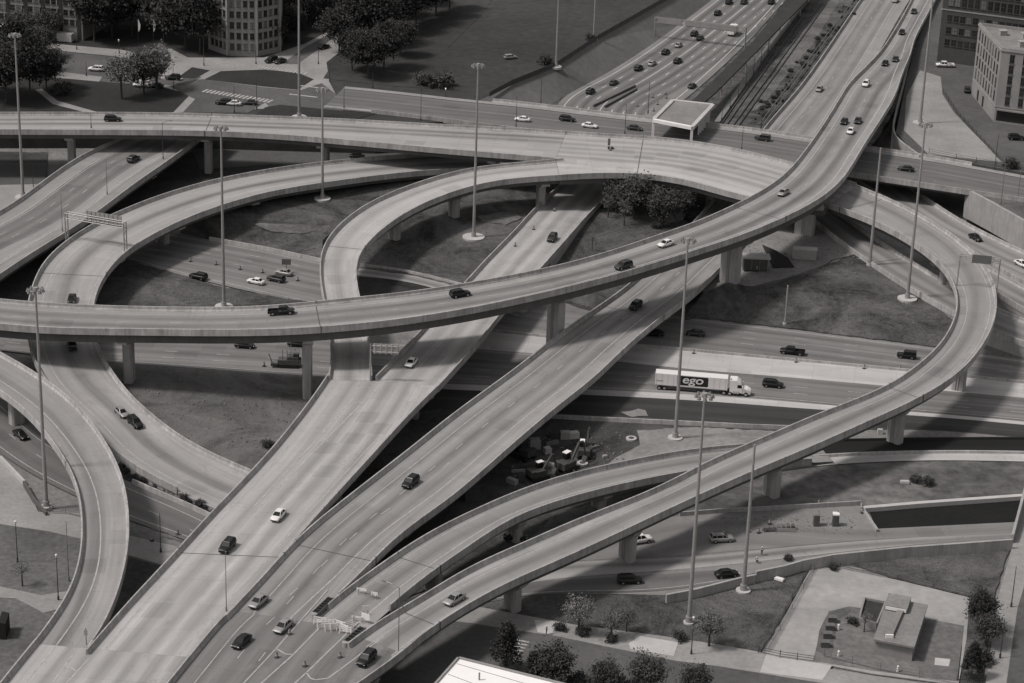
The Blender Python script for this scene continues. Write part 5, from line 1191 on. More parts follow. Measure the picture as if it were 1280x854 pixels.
a_ = at(818, 47, 2.2); b_ = at(931, 60, 2.2)
gantry(a_, b_, 9.3, 'long lattice gantry across the far expressway', [(.04, .3, 7.7, 9.5, -1), (.34, .5, 7.8, 9.6, -1), (.52, .9, 7.7, 9.5, -1)], mat='stone_trim', th=1.7, face='stone_trim')
a_ = on_rib('G', 1196, 357)[0]; b_ = on_rib('G', 1246, 362)[0]
gantry(a_, b_, 19.6, 'small gantry with one dark sign over the right-hand loop ramp', [(.3, .78, 18.2, 20.3, -1)], mat='mast_steel', th=.9, double=False, face='sign_face')
# sign on the nose between loop ramp and left bridge
b = on_rib('E2', 463, 476)[0]; root = empty('cantilever_sign', tuple(b), 0, 'lit blank-looking sign panel on a single post at the ramp nose', 'road sign')
mb = MB(); mb.tube((b.x, b.y, b.z-.2), (b.x, b.y, b.z+8.6), .22, .16, 8); mb.tube((b.x, b.y, b.z+8.2), (b.x+6, b.y, b.z+8.2), .12, n=6); mb.tube((b.x, b.y, b.z+7.2), (b.x+6, b.y, b.z+7.2), .12, n=6); mb.build('post', 'mast_steel', root)
mb = MB(); mb.box((b.x+3.3, b.y-.3, b.z+7.7), (5.6, .12, 2.2)); pn_ = mb.build('sign_panel', 'sign_back', root)
mb = MB()
for k in range(5): mb.box((b.x+.9+k*1.2, b.y-.45, b.z+7.7), (.09, .12, 2.4))
mb.box((b.x+3.3, b.y-.45, b.z+8.4), (5.6, .12, .09)); mb.box((b.x+3.3, b.y-.45, b.z+7.0), (5.6, .12, .09)); mb.build('stiffener', 'paint_white', pn_)
# small route marker on the nose at the lower left
b = on_rib('E2', 108, 806)[0]; root = empty('nose_sign', tuple(b), 0, 'small dark hazard post on the nose at the lower left', 'road sign')
mb = MB(); mb.tube((b.x, b.y, b.z-.1), (b.x, b.y, b.z+3.2), .07, n=6); mb.build('post', 'pole_dark', root)
mb = MB(); mb.box((b.x, b.y-.1, b.z+2.4), (.6, .06, 1.0)); mb.build('sign_panel', 'sign_back', root)

# ------------------------------------------------------------------ traffic control
def cushion(key, pa, pb, label, n=6):
    a, _, _ = on_rib(key, *pa); b, _, _ = on_rib(key, *pb); root = empty('crash_cushion', tuple(a), 0, label, 'crash barrier', 'crash cushions at the noses')
    d = (b-a); L = d.length; d.normalize(); an = math.atan2(d.y, d.x); q = Vector((-d.y, d.x, 0))
    for s in (-1, 1):
        mb = MB(); c = a+d*L/2+q*s*.55; mb.box((c.x, c.y, c.z+.55), (L, .07, .75), 0, an); mb.build('side_rail', 'machine_paint', root)
    for k in range(n):
        c = a+d*(L*(k+.5)/n); mb = MB(); mb.box((c.x, c.y, c.z+.5), (L/n*.55, .98, .85), 0, an); mb.build('cell', 'rubber', root)
    mb = MB(); mb.tube((a.x, a.y, a.z), (a.x, a.y, a.z+.9), .6, n=14); mb.build('nose_drum', 'sign_back', root)
cushion('FHG', (393, 772), (414, 752), 'crash cushion with dark cells at the nose above the white barricades', 7)
cushion('FHG', (432, 808), (454, 789), 'crash cushion with dark cells beside the black suv at the ramp foot', 6)
a = at(953, 664, .2); b = at(994, 661, .2); root = empty('crash_cushion', tuple(a), 0, 'long crash cushion beside the portable toilets', 'crash barrier', 'crash cushions at the noses')
for k in range(7):
    c = a.lerp(b, (k+.5)/7); mb = MB(); mb.box((c.x, c.y, c.z+.5), (.6, 1.1, .9)); mb.build('cell', 'machine_paint', root)
mb = MB(); c = a.lerp(b, .5); mb.box((c.x, c.y-.65, c.z+.4), ((b-a).length, .08, .7)); mb.build('side_rail', 'sign_back', root)

DR = []
def drum(px, py, key, label, z=None, kind='drum'):
    p = on_rib(key, px, py)[0] if key else at(px, py, z)
    p.z += .03
    if not DR:
        root = empty('traffic_drum'); mb = MB()
        for z0, z1, r_ in ((0, .1, .42), (.1, .35, .27), (.35, .6, .25), (.6, .85, .23), (.85, 1.0, .2)): mb.tube((0, 0, z0), (0, 0, z1), r_, r_*.96, 12)
        mb.build('drum_body', 'machine_paint', root, world=False)
        for z0 in (.38, .68):
            mb = MB(); mb.tube((0, 0, z0), (0, 0, z0+.13), .262-(z0*.03), n=12, caps=False); mb.build('band', 'paint_white', root, world=False)
        mb = MB(); mb.tube((0, 0, 0), (0, 0, .1), .45, .4, 12); mb.build('base', 'rubber', root, world=False); DR.append(root); o = root
    else: o = copy_tree(DR[0])
    o.location = p; tag(o, label, 'traffic drum', 'traffic drums along the lane closures')
    return o
def row(pts, key, where, z=None):
    for i, (x, y) in enumerate(pts):
        n_ = len(pts); ordn = ['first', 'second', 'third', 'fourth', 'fifth', 'sixth', 'seventh', 'eighth'][i]
        drum(x, y, key, ('lone traffic drum '+where) if n_ == 1 else '%s traffic drum from the left, %s' % (ordn, where), z)
row([(238, 327), (270, 331), (300, 337), (328, 341), (372, 351)], 'main_a', 'on the left expressway inside the loop')
row([(644, 308), (667, 287), (693, 264)], 'E', 'on the closed lane of the left parallel bridge')
row([(362, 793)], 'FHG', 'beside the beige grey sedan'); row([(346, 822)], 'FHG', 'at the lower tip of the gore lines'); row([(381, 833)], 'FHG', 'at the bottom of the lower gore')
row([(425, 822)], 'FHG', 'left of the large black suv'); row([(426, 745)], 'H', 'inside the ramp nose above the signs')
row([(797, 133), (816, 122), (822, 131), (832, 118), (833, 123), (817, 139)], 'west', 'on the far expressway near the overpass')
row([(867, 442), (995, 453), (1080, 461), (1125, 462)], 'main_a', 'along the bright shoulder above the truck')
row([(330, 458)], 'main_b', 'left of the paving machine')
row([(935, 665), (948, 666), (962, 655)], None, 'in front of the long crash cushion', .2)
row([(1078, 641), (1024, 630)], None, 'on the paved work area by the toilets', .2)
row([(763, 188)], 'BC', 'beside the vertical panel on the wide viaduct')
row([(222, 668), (190, 676)], None, 'on the shaded lower pavement between the left bridges', .1)
b = on_rib('BC', 761, 186)[0]; root = empty('upright_sign', tuple(b), 0, 'dark upright panel standing on the wide viaduct', 'road sign')
mb = MB(); mb.tube((b.x, b.y, b.z), (b.x, b.y, b.z+3), .08, n=6); mb.build('post', 'pole_dark', root)
mb = MB(); mb.box((b.x, b.y-.1, b.z+2.0), (.7, .08, 1.9)); mb.build('sign_panel', 'sign_face', root); mb = MB(); mb.box((b.x+.5, b.y, b.z+.25), (1.6, 1.2, .35)); mb.build('base', 'rubber', root)
# arrow board trailer at left
b = on_rib('main_a', 358, 341)[0]; root = empty('arrow_board', tuple(b), 0, 'dark arrow board trailer behind the cars on the left expressway', 'arrow board')
mb = MB(); mb.box((b.x, b.y, b.z+2.9), (2.3, .14, 1.5)); mb.build('sign_panel', 'sign_face', root)
mb = MB(); mb.tube((b.x, b.y, b.z+.5), (b.x, b.y, b.z+2.3), .09, n=6); mb.box((b.x, b.y, b.z+.55), (2.0, 1.4, .3)); mb.build('frame', 'machine_paint', root)
for s in (-1, 1): mb = MB(); mb.tube((b.x+s*.9, b.y-.1, b.z+.33), (b.x+s*1.1, b.y-.1, b.z+.33), .33, n=12); mb.build('wheel', 'rubber', root)
# barricades: white striped A-frames lying in two heaps
def barricade(px, py, an, label):
    b = on_rib('FHG', px, py)[0]; root = empty('barricade', tuple(b), 0, label, 'barricade', 'white barricades across the closed lane')
    ca, sa = math.cos(an), math.sin(an)
    for zz in (.45, .85, 1.25):
        mb = MB(); mb.box((b.x, b.y, b.z+zz), (2.3, .05, .24), 0, an); mb.build('board', 'white_plastic', root)
    for s in (-1, 1):
        for t_ in (-1, 1):
            mb = MB(); x, y = b.x+s*1.0*ca, b.y+s*1.0*sa; mb.tube((x-sa*t_*.5, y+ca*t_*.5, b.z), (x, y, b.z+1.5), .05, n=5); mb.build('leg', 'white_plastic', root)
rg = random.Random(3)
for i, (x, y) in enumerate([(400, 780), (404, 786), (410, 783), (413, 788), (420, 788), (425, 785), (429, 789), (434, 786), (432, 792)]):
    barricade(x, y, rg.uniform(-.6, .9), ('white barricade in the left heap on the closed lane, number %s from the left' if i < 4 else 'white barricade in the right heap on the closed lane, number %s from the left') % ['one', 'two', 'three', 'four', 'one', 'two', 'three', 'four', 'five'][i])
# white sign panels at the nose
for k, (x, y, w_, h_, an, lab) in enumerate([(457, 769, 1.2, 1.3, .2, 'upright white work sign at the ramp nose'), (457, 778, 1.7, 1.2, -.5, 'tilted white work sign in front of the upright one'), (447, 776, 2.2, .3, -.2, 'long narrow white work sign left of the tilted one'), (452, 742, 1.9, .5, -.3, 'pale work sign board standing on the closed ramp, left of two'), (468, 748, 1.2, .7, -.3, 'pale work sign board standing on the closed ramp, right of two')]):
    b = on_rib('H' if y < 770 else 'FHG', x, y)[0]; b.z += .05; root = empty('work_sign', tuple(b), 0, lab, 'road sign', 'work signs at the closed ramp')
    mb = MB(); mb.box((b.x, b.y, b.z+.5+h_/2), (w_, .06, h_), 0, an); mb.build('sign_panel', 'white_plastic', root)
    mb = MB()
    for s in (-1, 1): mb.tube((b.x+s*w_*.3, b.y+.5, b.z), (b.x+s*w_*.3, b.y, b.z+.9), .05, n=5); mb.tube((b.x+s*w_*.3, b.y-.5, b.z), (b.x+s*w_*.3, b.y, b.z+.9), .05, n=5)
    mb.build('stand', 'steel_grey', root)
#@@PART5
def slab(px, py, z, dims, an, name, mat, label, cat, group=None):
    p = at(px, py, z); mb = MB(); mb.box((0, 0, dims[2]/2), dims, taper=.96); mb.box((0, 0, dims[2]+.04), (dims[0]*.8, dims[1]*.7, .08)); o = mb.build(name, mat, None); o.location = p; o.rotation_euler = (0, 0, an); return tag(o, label, cat, group)
# ------------------------------------------------------------------ walls, fences
wall([(833, 743, 1.9), (870, 736, 1.9), (925, 722, 1.9), (944, 718, 1.9)], 2.3, 'left section of the pale retaining wall above the weedy slope', .5)
wall([(945, 714, 2.4), (980, 707, 2.4), (1004, 700, 2.4), (1021, 697, 2.4), (1042, 693, 2.4), (1080, 689, 2.4), (1134, 683.5, 2.3), (1200, 679, 2.3), (1266, 674, 2.3)], 2.7, 'long pale retaining wall running right from the grass triangle to the picture edge', .5)
wall([(1080, 634, 1.0), (1150, 628, 1.0), (1275, 619, 1.0), (1340, 615, 1.0)], 1.4, 'bright coping wall above the black trench at right', 1.1, mat='pale_paving')
wall([(1078, 634, .8), (1097, 662, .7)], 1.2, 'short sloping wall at the left end of the black trench', .5)
wall([(850, 640, 1.0), (900, 636, 1.0), (940, 634, 1.0), (1076, 626, 1.1), (1077, 634, 1.1)], 1.3, 'thin wall behind the portable toilets', .3)
wall([(1283, 604, 3), (1266, 668, 2.2)], 3.2, 'parapet of the street at the right picture edge', .5)
wall([(1209, 236, 9.2), (1243, 254, 9.3), (1280, 275, 9.3), (1350, 312, 9.3)], 8.0, 'tall rough stone retaining wall at the right edge below the overpass', .8, mat='retaining_wall')
wall([(1139, 64, 9.5), (1128, 110, 9.3), (1120, 140, 9.2), (1117, 160, 9.2), (1122, 172, 9.2), (1150, 194, 9.2)], 8, 'curved retaining wall between the top flyover and the upper right lot', .5, sm=1)
wall([(890, 236, 5), (888, 248, 4.6), (880, 262, 4.4), (868, 280, 4.2)], 2, 'short curved ramp wall showing below the wide viaduct', .6, sm=1)
wall([(0, 570, .9), (12, 582, .9), (30, 601, .9)], 1.2, 'white kerb wall at the left edge beside the pavement', .6, mat='pale_paving')
wall([(30, 601, 1.4), (42, 622, 1.2), (58, 640, .9)], 1.6, 'dark stepped wall below the white kerb wall at the left', .4, mat='girder_steel')
wall([(0, 771, 3.5), (9, 773, 3.2)], 3.3, 'dark wall stub cut by the left picture edge', 4, mat='rubber')
def fence(pts, h, label, sp=2.5, mat='pole_dark', solid=False, rails=3):
    P = [at(*p) for p in pts]; root = empty('fence', tuple(P[0]), 0, label, 'fence')
    mb = MB()
    for a, b in zip(P[:-1], P[1:]):
        for k in range(rails):
            z = h*(k+.6)/rails; mb.tube((a.x, a.y, a.z+z), (b.x, b.y, b.z+z), .05, n=4)
    mb.build('rail', mat, root)
    if solid:
        mb = MB()
        for a, b in zip(P[:-1], P[1:]): 
            c = (a+b)/2; d = b-a; mb.box((c.x, c.y, c.z+h*.5), (d.length, .06, h*.92), 0, math.atan2(d.y, d.x))
        mb.build('screen', mat, root)
    for a, b in zip(P[:-1], P[1:]):
        n_ = max(1, int((b-a).length/sp))
        for k in range(n_):
            c = a.lerp(b, k/n_); mb = MB(); mb.tube((c.x, c.y, c.z-.2), (c.x, c.y, c.z+h+.1), .07, n=5); mb.build('post', mat, root)
fence([(612, 121, 8.3), (640, 106, 8.3), (694, 84, 8.3), (748, 49, 8.3), (834, 0, 8.3), (880, -35, 8.3)], 1.6, 'dark fence along the top of the slope beside the sports field', 6, solid=True)
fence([(1161, 192, 8.4), (1195, 199, 8.4), (1245, 208, 8.4), (1280, 213, 8.4)], 1.6, 'dark fence between the pale lot and the overpass', 5)
fence([(1179, 116, 8.4), (1195, 141, 8.4), (1215, 163, 8.4), (1252, 203, 8.4)], 1.2, 'chain fence along the curved edge of the pale lot', 4)
fence([(948, 816, .2), (975, 822, .2), (1018, 828, .2)], 1.4, 'dark three-rail gate at the lower left corner of the parking lot', 3)
fence([(1016, 708, .2), (990, 750, .2), (955, 815, .2)], 1.3, 'fence down the left side of the parking lot', 5)
fence([(1018, 711, .2), (960, 815, .2)], 1.0, 'second fence down the left side of the parking lot', 7, 'steel_grey', rails=2)
fence([(1050, 709, .2), (1122, 724, .2), (1212, 746, .2)], .9, 'low fence along the upper edge of the parking lot', 6, rails=2)
fence([(62, 641, .2), (82, 642, .2), (100, 646, .2)], 1.4, 'wire fence in front of the high mast at the lower left', 3, 'steel_grey')
fence([(165, 662, .1), (210, 672, .1), (240, 680, .1)], 1.3, 'wire fence on the pavement between the left bridges', 4, 'steel_grey')
fence([(1030, 821, .2), (1100, 838, .2), (1198, 856, .2)], 1.5, 'long fence along the bottom pavement below the small building', 5, 'steel_grey')
# guard rails and rails of the far railway strip
def rail_line(pa, pb, n_, gap, h, name, label, cat, mat):
    a = at(*pa); b = at(*pb); d = (b-a).normalized(); q = Vector((-d.y, d.x, 0)); root = empty(name, tuple(a), 0, label, cat)
    for k in range(n_):
        o_ = q*gap*(k-(n_-1)/2); c = (a+b)/2+o_; dd = b-a
        M = Matrix.Translation((c.x, c.y, c.z+h)) @ Matrix.Rotation(math.atan2(dd.y, dd.x), 4, 'Z')
        mb = MB(); mb.box((0, 0, 0), (dd.length, .22, .3), M=M); mb.build('rail', mat, root)
rail_line((905, 156, 2), (1000, 22, 2), 2, 1.6, .2, 'railway_track', 'railway track beside the station platform, nearer the platform', 'railway track', 'girder_steel')
rail_line((918, 160, 2), (1030, 5, 2), 2, 1.6, .2, 'railway_track', 'railway track farther from the station platform', 'railway track', 'rust_steel')
rail_line((951, 159, 2), (1073, -3, 2), 2, 1.2, .8, 'guard_rail', 'double guard rail left of the far expressway lanes', 'guard rail', 'machine_paint')
patch('platform', [(893, 152, 2.9), (900, 152, 2.9), (960, 65, 2.9), (1010, 0, 2.9), (1004, 0, 2.9), (950, 68, 2.9)], 'yard_concrete', skirt=1.0)
patch('dirt', [(938, 140, 1.96), (952, 134, 1.96), (985, 92, 1.96), (1020, 50, 1.96), (1050, 0, 1.96), (1030, -30, 1.96), (1026, 0, 1.96), (1006, 32, 1.96), (985, 62, 1.96), (962, 100, 1.96)], 'bare_earth', skirt=.02)

# ------------------------------------------------------------------ station
def prism(name, base, z0, z1, mat, parent):
    mb = MB(); k = len(base); mb.mesh([(p.x, p.y, z0) for p in base]+[(p.x, p.y, z1) for p in base], [tuple(range(k))[::-1], tuple(range(k, 2*k))]+[(i, (i+1) % k, k+(i+1) % k, k+i) for i in range(k)])
    return mb.build(name, mat, parent)
z = 8.0; root = empty('station_canopy', tuple(at(940, 70, 2)), 0, 'long dark roof covering the railway platform beside the far expressway', 'station roof')
L_ = [at(862, 129, z), at(941, 52, z), at(1000, -20, z), at(1060, -95, z)]; R_ = [at(878, 130, z), at(894, 116, z), at(941, 69, z), at(1009, 0, z), at(1090, -95, z)]
base = L_+R_[::-1]
prism('roof', base, z-.5, z, 'roof_dark', root)
for i in range(9):
    t_ = i/8; p = R_[1].lerp(R_[3], t_)
    for q_ in (Vector((-2.0, 0, 0)),):
        mb = MB(); mb.tube((p.x-2, p.y, 1.9), (p.x-2, p.y, z-.5), .18, n=8); mb.build('column', 'sign_back', root)
for i in range(7):
    p = at(902, 151, 2.9).lerp(at(960, 65, 2.9), i/6); lamp(0, 0, 0, 'platform lamp post, %s from the overpass' % ['first', 'second', 'third', 'fourth', 'fifth', 'sixth', 'seventh'][i], z=2.9, mat='pole_dark', h=5, head=False).location = p if False else p
# entrance pavilion on the overpass
z = 13.6; C_ = [at(817, 150.5, z), at(865, 160, z), at(891, 132, z), at(841, 126.5, z)]
root = empty('station_entrance', tuple((C_[0]+C_[2])/2-Vector((0, 0, 5))), 0, 'white framed station entrance pavilion with a flat grey roof on the overpass', 'station entrance')
def beam(a, b, w_, h_, name, mat, off=0):
    d = b-a; c = (a+b)/2; mb = MB(); M = Matrix.Translation((c.x, c.y, c.z+off)) @ Matrix.Rotation(math.atan2(d.y, d.x), 4, 'Z'); mb.box((0, 0, 0), (Vector((d.x, d.y)).length+w_*.0, w_, h_), M=M); return mb.build(name, mat, root)
cen = (C_[0]+C_[1]+C_[2]+C_[3])/4
for i in range(4):
    a = C_[i]; b = C_[(i+1) % 4]; beam(a, b, 1.15, .9+.01*i, 'roof_beam', 'pale_paving' if i else 'white_plastic', .0+.003*i)
inner = [cen+(p-cen)*.95 for p in C_]; prism('roof', inner, z-.35, z+.1, 'roof_gravel', root)
for i, p in enumerate([C_[0], C_[1]]): mb = MB(); mb.box((p.x, p.y, (z+8.3)/2), (.7, .7, z-8.3-.9)); mb.build('column', 'white_plastic', root)
for i in range(6):
    p = C_[1].lerp(C_[2], .45+i*.1); mb = MB(); mb.box((p.x-.6, p.y, (z+3)/2), (.5, .5, z-3-.9)); mb.build('column', 'white_plastic', root)
bk = [C_[3].lerp(C_[0], .25), C_[2].lerp(C_[1], .25), C_[2].lerp(C_[1], .02), C_[3].lerp(C_[0], .02)]
bk = [cen+(p-cen)*.86 for p in bk]; prism('glass_hall', bk, 8.5, z-.5, 'building_glass', root)

# ------------------------------------------------------------------ buildings
def facade_windows(root, a, b, z0, z1, nx, nz, ww, wh, mat='building_glass', frame='brick_dark', skip=(), x0=.04, x1=.96, depth=.18, off=.03, name='window', arch=False):
    """windows on the wall that runs from a to b, outward normal to the right of a->b"""
    d = (b-a); d.z = 0; L = d.length; d.normalize(); n_ = Vector((d.y, -d.x, 0)); an = math.atan2(d.y, d.x)
    proto = None
    for j in range(nz):
        for i in range(nx):
            if (i, j) in skip: continue
            c = a+d*(L*(x0+(x1-x0)*(i+.5)/nx)); zc = z0+(z1-z0)*(j+.5)/nz
            loc = Vector((c.x, c.y, zc))+n_*off
            if proto is None:
                mb = MB(); mb.box((0, 0, 0), (ww, .1, wh), 0); mb.box((0, -.06, 0), (.07, .08, wh), 1); mb.box((0, -.06, .05), (ww, .075, .07), 1); mb.box((0, -.09, -wh/2-.08), (ww+.25, .24, .14), 1)
                mb.box((0, -.05, wh/2+.07), (ww+.2, .12, .13), 1)
                me = mb.build(name, [mat, frame], root, world=False); proto = me; o = me
            else:
                o = proto.copy(); col.objects.link(o); o.parent = root
            o.location = loc-wloc(root); o.rotation_euler = (0, 0, an)
def block(name, pts, z0, z1, wall_m, roof_m, root, par=.8, th=.4):
    """closed block from a footprint (counter-clockwise), parapet and sunken roof"""
    mb = MB(); k = len(pts)
    mb.mesh([(p.x, p.y, z0) for p in pts]+[(p.x, p.y, z1) for p in pts], [(i, (i+1) % k, k+(i+1) % k, k+i) for i in range(k)])
    cen = sum(pts, Vector((0, 0, 0)))/k; ins = [p+(cen-p).normalized()*th*1.4 for p in pts]
    mb.mesh([(p.x, p.y, z1) for p in pts]+[(p.x, p.y, z1) for p in ins]+[(p.x, p.y, z1-par) for p in ins], [(i, (i+1) % k, k+(i+1) % k, k+i) for i in range(k)]+[(k+i, k+(i+1) % k, 2*k+(i+1) % k, 2*k+i) for i in range(k)])
    mb.build('wall', wall_m, root)
    mb = MB(); mb.mesh([(p.x, p.y, z1-par) for p in ins], [tuple(range(k))]); mb.mesh([(p.x, p.y, z1-par-.3) for p in ins], [tuple(range(k))[::-1]]); return mb.build('roof', roof_m, root)
def ring_band(root, pts, z, h, out, mat, name='cornice'):
    cen = sum(pts, Vector((0, 0, 0)))/len(pts); mb = MB(); k = len(pts)
    o_ = [p+(p-cen).normalized()*out for p in pts]; i_ = [p-(p-cen).normalized()*.05 for p in pts]
    mb.mesh([(p.x, p.y, z) for p in o_]+[(p.x, p.y, z+h) for p in o_]+[(p.x, p.y, z) for p in i_]+[(p.x, p.y, z+h) for p in i_],
            [(i, (i+1) % k, k+(i+1) % k, k+i) for i in range(k)]+[(k+i, k+(i+1) % k, 3*k+(i+1) % k, 3*k+i) for i in range(k)]+[(2*k+i, 2*k+(i+1) % k, (i+1) % k, i) for i in range(k)])
    mb.build(name, mat, root)
# corner building at the upper right
g0 = 8.4; c0 = at(1242, 152, g0); lf = at(1214, 117, g0); d1 = (lf-c0); 
rt = at(1300, 160, g0); d2 = (rt-c0).normalized()*34; c1 = c0+d2; c2 = lf+d2
H1 = top_height(c0, 1243, 60); root = empty('brick_building', tuple(c0), 0, 'pale brick corner building with rows of arched-looking windows at the right edge', 'building')
pts = [c0, c1, c2, lf]; block('b', pts, g0-1, g0+H1, 'brick_pale', 'roof_gravel', root, .9)
ring_band(root, pts, g0+H1-.9, .45, .35, 'stone_trim'); ring_band(root, pts, g0+4.6, .3, .18, 'stone_trim', 'string_course')
facade_windows(root, lf, c0, g0+5.4, g0+H1-1.2, 8, 4, 1.25, 2.7); facade_windows(root, c0, c1, g0+5.2, g0+H1-1.4, 8, 5, 1.35, 2.4)
dd = (c1-c0).normalized(); nn_ = Vector((dd.y, -dd.x, 0)); mb = MB(); c = (c0+c1)/2+nn_*.06; mb.box((c.x, c.y, g0+2.2), ((c1-c0).length-1.2, .12, 3.2), 0, math.atan2(dd.y, dd.x)); mb.build('shopfront', 'building_glass', root)
mb = MB(); c = (c0+c1)/2+nn_*.5; mb.box((c.x, c.y, g0+4.0), ((c1-c0).length-1, 1.0, .35), 0, math.atan2(dd.y, dd.x)); mb.build('awning', 'roof_gravel', root)
d3 = (c0-lf).normalized(); n3 = Vector((d3.y, -d3.x, 0))
for k, t_ in enumerate((.28, .5)): mb = MB(); c = lf.lerp(c0, t_)+n3*.06; mb.box((c.x, c.y, g0+1.9), (1.6, .12, 3.2), 0, math.atan2(d3.y, d3.x)); mb.build('door', 'building_glass', root)
for k, (u_, v_, sx, sy, sz) in enumerate(((.25, .3, 3, 2, 1.6), (.55, .55, 4, 3, 2.2), (.15, .7, 2.2, 2.2, 1.4), (.4, .75, 5, 2.5, 1.2))):
    p = c0+(c1-c0)*u_+(lf-c0)*v_; mb = MB(); mb.box((p.x, p.y, g0+H1-.9+sz/2), (sx, sy, sz), 0, .2); mb.box((p.x, p.y, g0+H1-.9+sz+.06), (sx+.3, sy+.3, .12), 0, .2); mb.build('roof_unit', 'sign_back', root)
# dark building behind it
a = at(1171, 76, g0); b = at(1330, 98, g0); d = (b-a); n_ = Vector((-d.y, d.x, 0)).normalized()*22
pts = [a, b, b+n_, a+n_]; root = empty('brick_building', tuple(a), 0, 'dark brick building with a pale ledge behind the pale corner building', 'building')
block('b', pts, g0-1, g0+26, 'brick_dark', 'roof_dark', root)
ring_band(root, pts, g0+17.0, .4, .3, 'stone_trim', 'string_course'); ring_band(root, pts, g0+25.4, .5, .35, 'stone_trim')
facade_windows(root, a, b, g0+4.5, g0+16.5, 18, 3, 1.5, 2.1); facade_windows(root, a, b, g0+17.8, g0+22.5, 18, 1, 1.5, 2.9); facade_windows(root, a, b, g0+22, g0+25.4, 18, 1, 1.5, 1.8)
# campus building, far left
a = at(-90, 32, g0); b = at(104, 51, g0); d = (b-a); n_ = Vector((-d.y, d.x, 0)).normalized()*25
pts = [a, b, b+n_, a+n_]; root = empty('campus_building', tuple(b), 0, 'long pale campus building with dark vertical bays at the upper left corner', 'building')
block('b', pts, g0-1, g0+24, 'brick_pale', 'roof_gravel', root)
facade_windows(root, a, b, g0+4, g0+23, 26, 6, 1.5, 1.7, x0=.01, x1=.99)
dn = d.normalized(); on_ = Vector((dn.y, -dn.x, 0))
for k in range(9):
    p = a.lerp(b, .08+k*.112)+on_*.12; mb = MB(); mb.box((p.x, p.y, g0+12), (1.1, .3, 23.5), 0, math.atan2(d.y, d.x)); mb.build('bay_strip', 'roof_dark', root)
mb = MB(); p = a.lerp(b, .62)+on_*1.5; mb.box((p.x, p.y, g0+2.8), (16, 3, .4), 0, math.atan2(d.y, d.x)); mb.build('entrance_canopy', 'pale_paving', root)
mb = MB(); p = a.lerp(b, .98)+on_*1.5; mb.box((p.x-4, p.y, g0+1.4), (5, 2.4, 2.6), 0, math.atan2(d.y, d.x)); mb.build('porch', 'pale_paving', root)
# round-cornered campus building
ctr = at(303, 70, g0)+Vector((0, 11, 0)); rad = 12.0
pts = [ctr+Vector((rad*math.cos(R(an)), rad*math.sin(R(an)), 0)) for an in (-157.5, -112.5, -67.5, -22.5, 22.5, 67.5, 112.5, 157.5)]
root = empty('campus_building', tuple(ctr), 0, 'eight-sided pale corner tower of a campus building behind the crossroads', 'building')
H4 = 19.5; block('b', pts, g0-1, g0+H4, 'brick_pale', 'roof_gravel', root, 1.0); ring_band(root, pts, g0+H4-.5, .6, .25, 'stone_trim')
for i in (0, 1, 2): facade_windows(root, pts[i], pts[i+1], g0+1.2, g0+H4-1, 4, 5, 1.3, 1.9)
facade_windows(root, pts[7], pts[0], g0+1.2, g0+H4-1, 4, 5, 1.3, 1.9)
for i in range(0, 4):
    p = pts[i]+(pts[i]-ctr).normalized()*.1; mb = MB(); mb.box((p.x, p.y, g0+H4/2-.3), (.7, .7, H4-.8), 0, R(-45*i)); mb.build('pilaster', 'stone_trim', root)
a = at(330, 60, g0)+Vector((0, 6, 0)); b = at(352, 47, g0)+Vector((0, 6, 0)); b2 = at(440, -18, g0); d = (b2-a); n_ = Vector((-d.y, d.x, 0)).normalized()*18
pts = [a, b2, b2+n_, a+n_]; root = empty('campus_building', tuple(a), 0, 'dark wing of the campus building running up the avenue', 'building')
block('b', pts, g0-1, g0+15.5, 'brick_dark', 'roof_gravel', root, 1.0); ring_band(root, pts, g0+15.1, .5, .25, 'stone_trim'); facade_windows(root, a, b2, g0+1.5, g0+15, 20, 4, 1.5, 1.9)
a = at(180, 18, g0); b = at(284, 52, g0)+Vector((0, 14, 0)); d = (b-a); n_ = Vector((-d.y, d.x, 0)).normalized()*18
pts = [a, b, b+n_, a+n_]; root = empty('campus_building', tuple(a), 0, 'campus building wing mostly hidden behind the dark trees', 'building')
block('b', pts, g0-1, g0+15, 'brick_pale', 'roof_gravel', root, 1.0); facade_windows(root, a, b, g0+1.5, g0+14.5, 12, 4, 1.4, 1.9)
# small building on the parking lot (pixel corners of the roof)
zr = 3.4; q = [at(1092, 799, zr), at(1143, 809, zr), at(1160, 756, zr), at(1109, 747, zr)]
root = empty('service_building', tuple(sum(q, Vector())/4-Vector((0, 0, 5))), 0, 'small flat-roofed service building on the parking lot at the lower right', 'building')
cen = sum(q, Vector())/4; body = [cen+(p-cen)*.93 for p in q]
prism('wall', body, 0, zr-.4, 'brick_pale', root); prism('roof', q, zr-.38, zr, 'roof_gravel', root)
mo = [q[3].lerp(q[2], .02), q[3].lerp(q[2], .58), q[3].lerp(q[2], .58).lerp(q[0].lerp(q[1], .58), .3), q[3].lerp(q[2], .02).lerp(q[0].lerp(q[1], .02), .3)]
prism('roof_monitor', mo[::-1], zr+.01, zr+1.0, 'roof_gravel', root); mb = MB(); a, b = mo[3], mo[2]; mb.box(((a.x+b.x)/2, (a.y+b.y)/2-.06, zr+.55), ((b-a).length*.92, .1, .6), 0, math.atan2((b-a).y, (b-a).x)); mb.build('clerestory', 'white_plastic', root)
a = q[3].lerp(q[0], .28).lerp(q[2].lerp(q[1], .28), .42); b = q[3].lerp(q[0], .9).lerp(q[2].lerp(q[1], .9), .35); d = (b-a); mb = MB(); c = (a+b)/2; mb.box((c.x, c.y, zr+.3), (d.length, 1.1, .6), 0, math.atan2(d.y, d.x)); mb.build('duct', 'roof_gravel', root)
mb = MB(); mb.box((b.x, b.y-.1, zr+.35), (1.4, .3, .66), 0, .0); mb.build('duct_end', 'white_plastic', root)
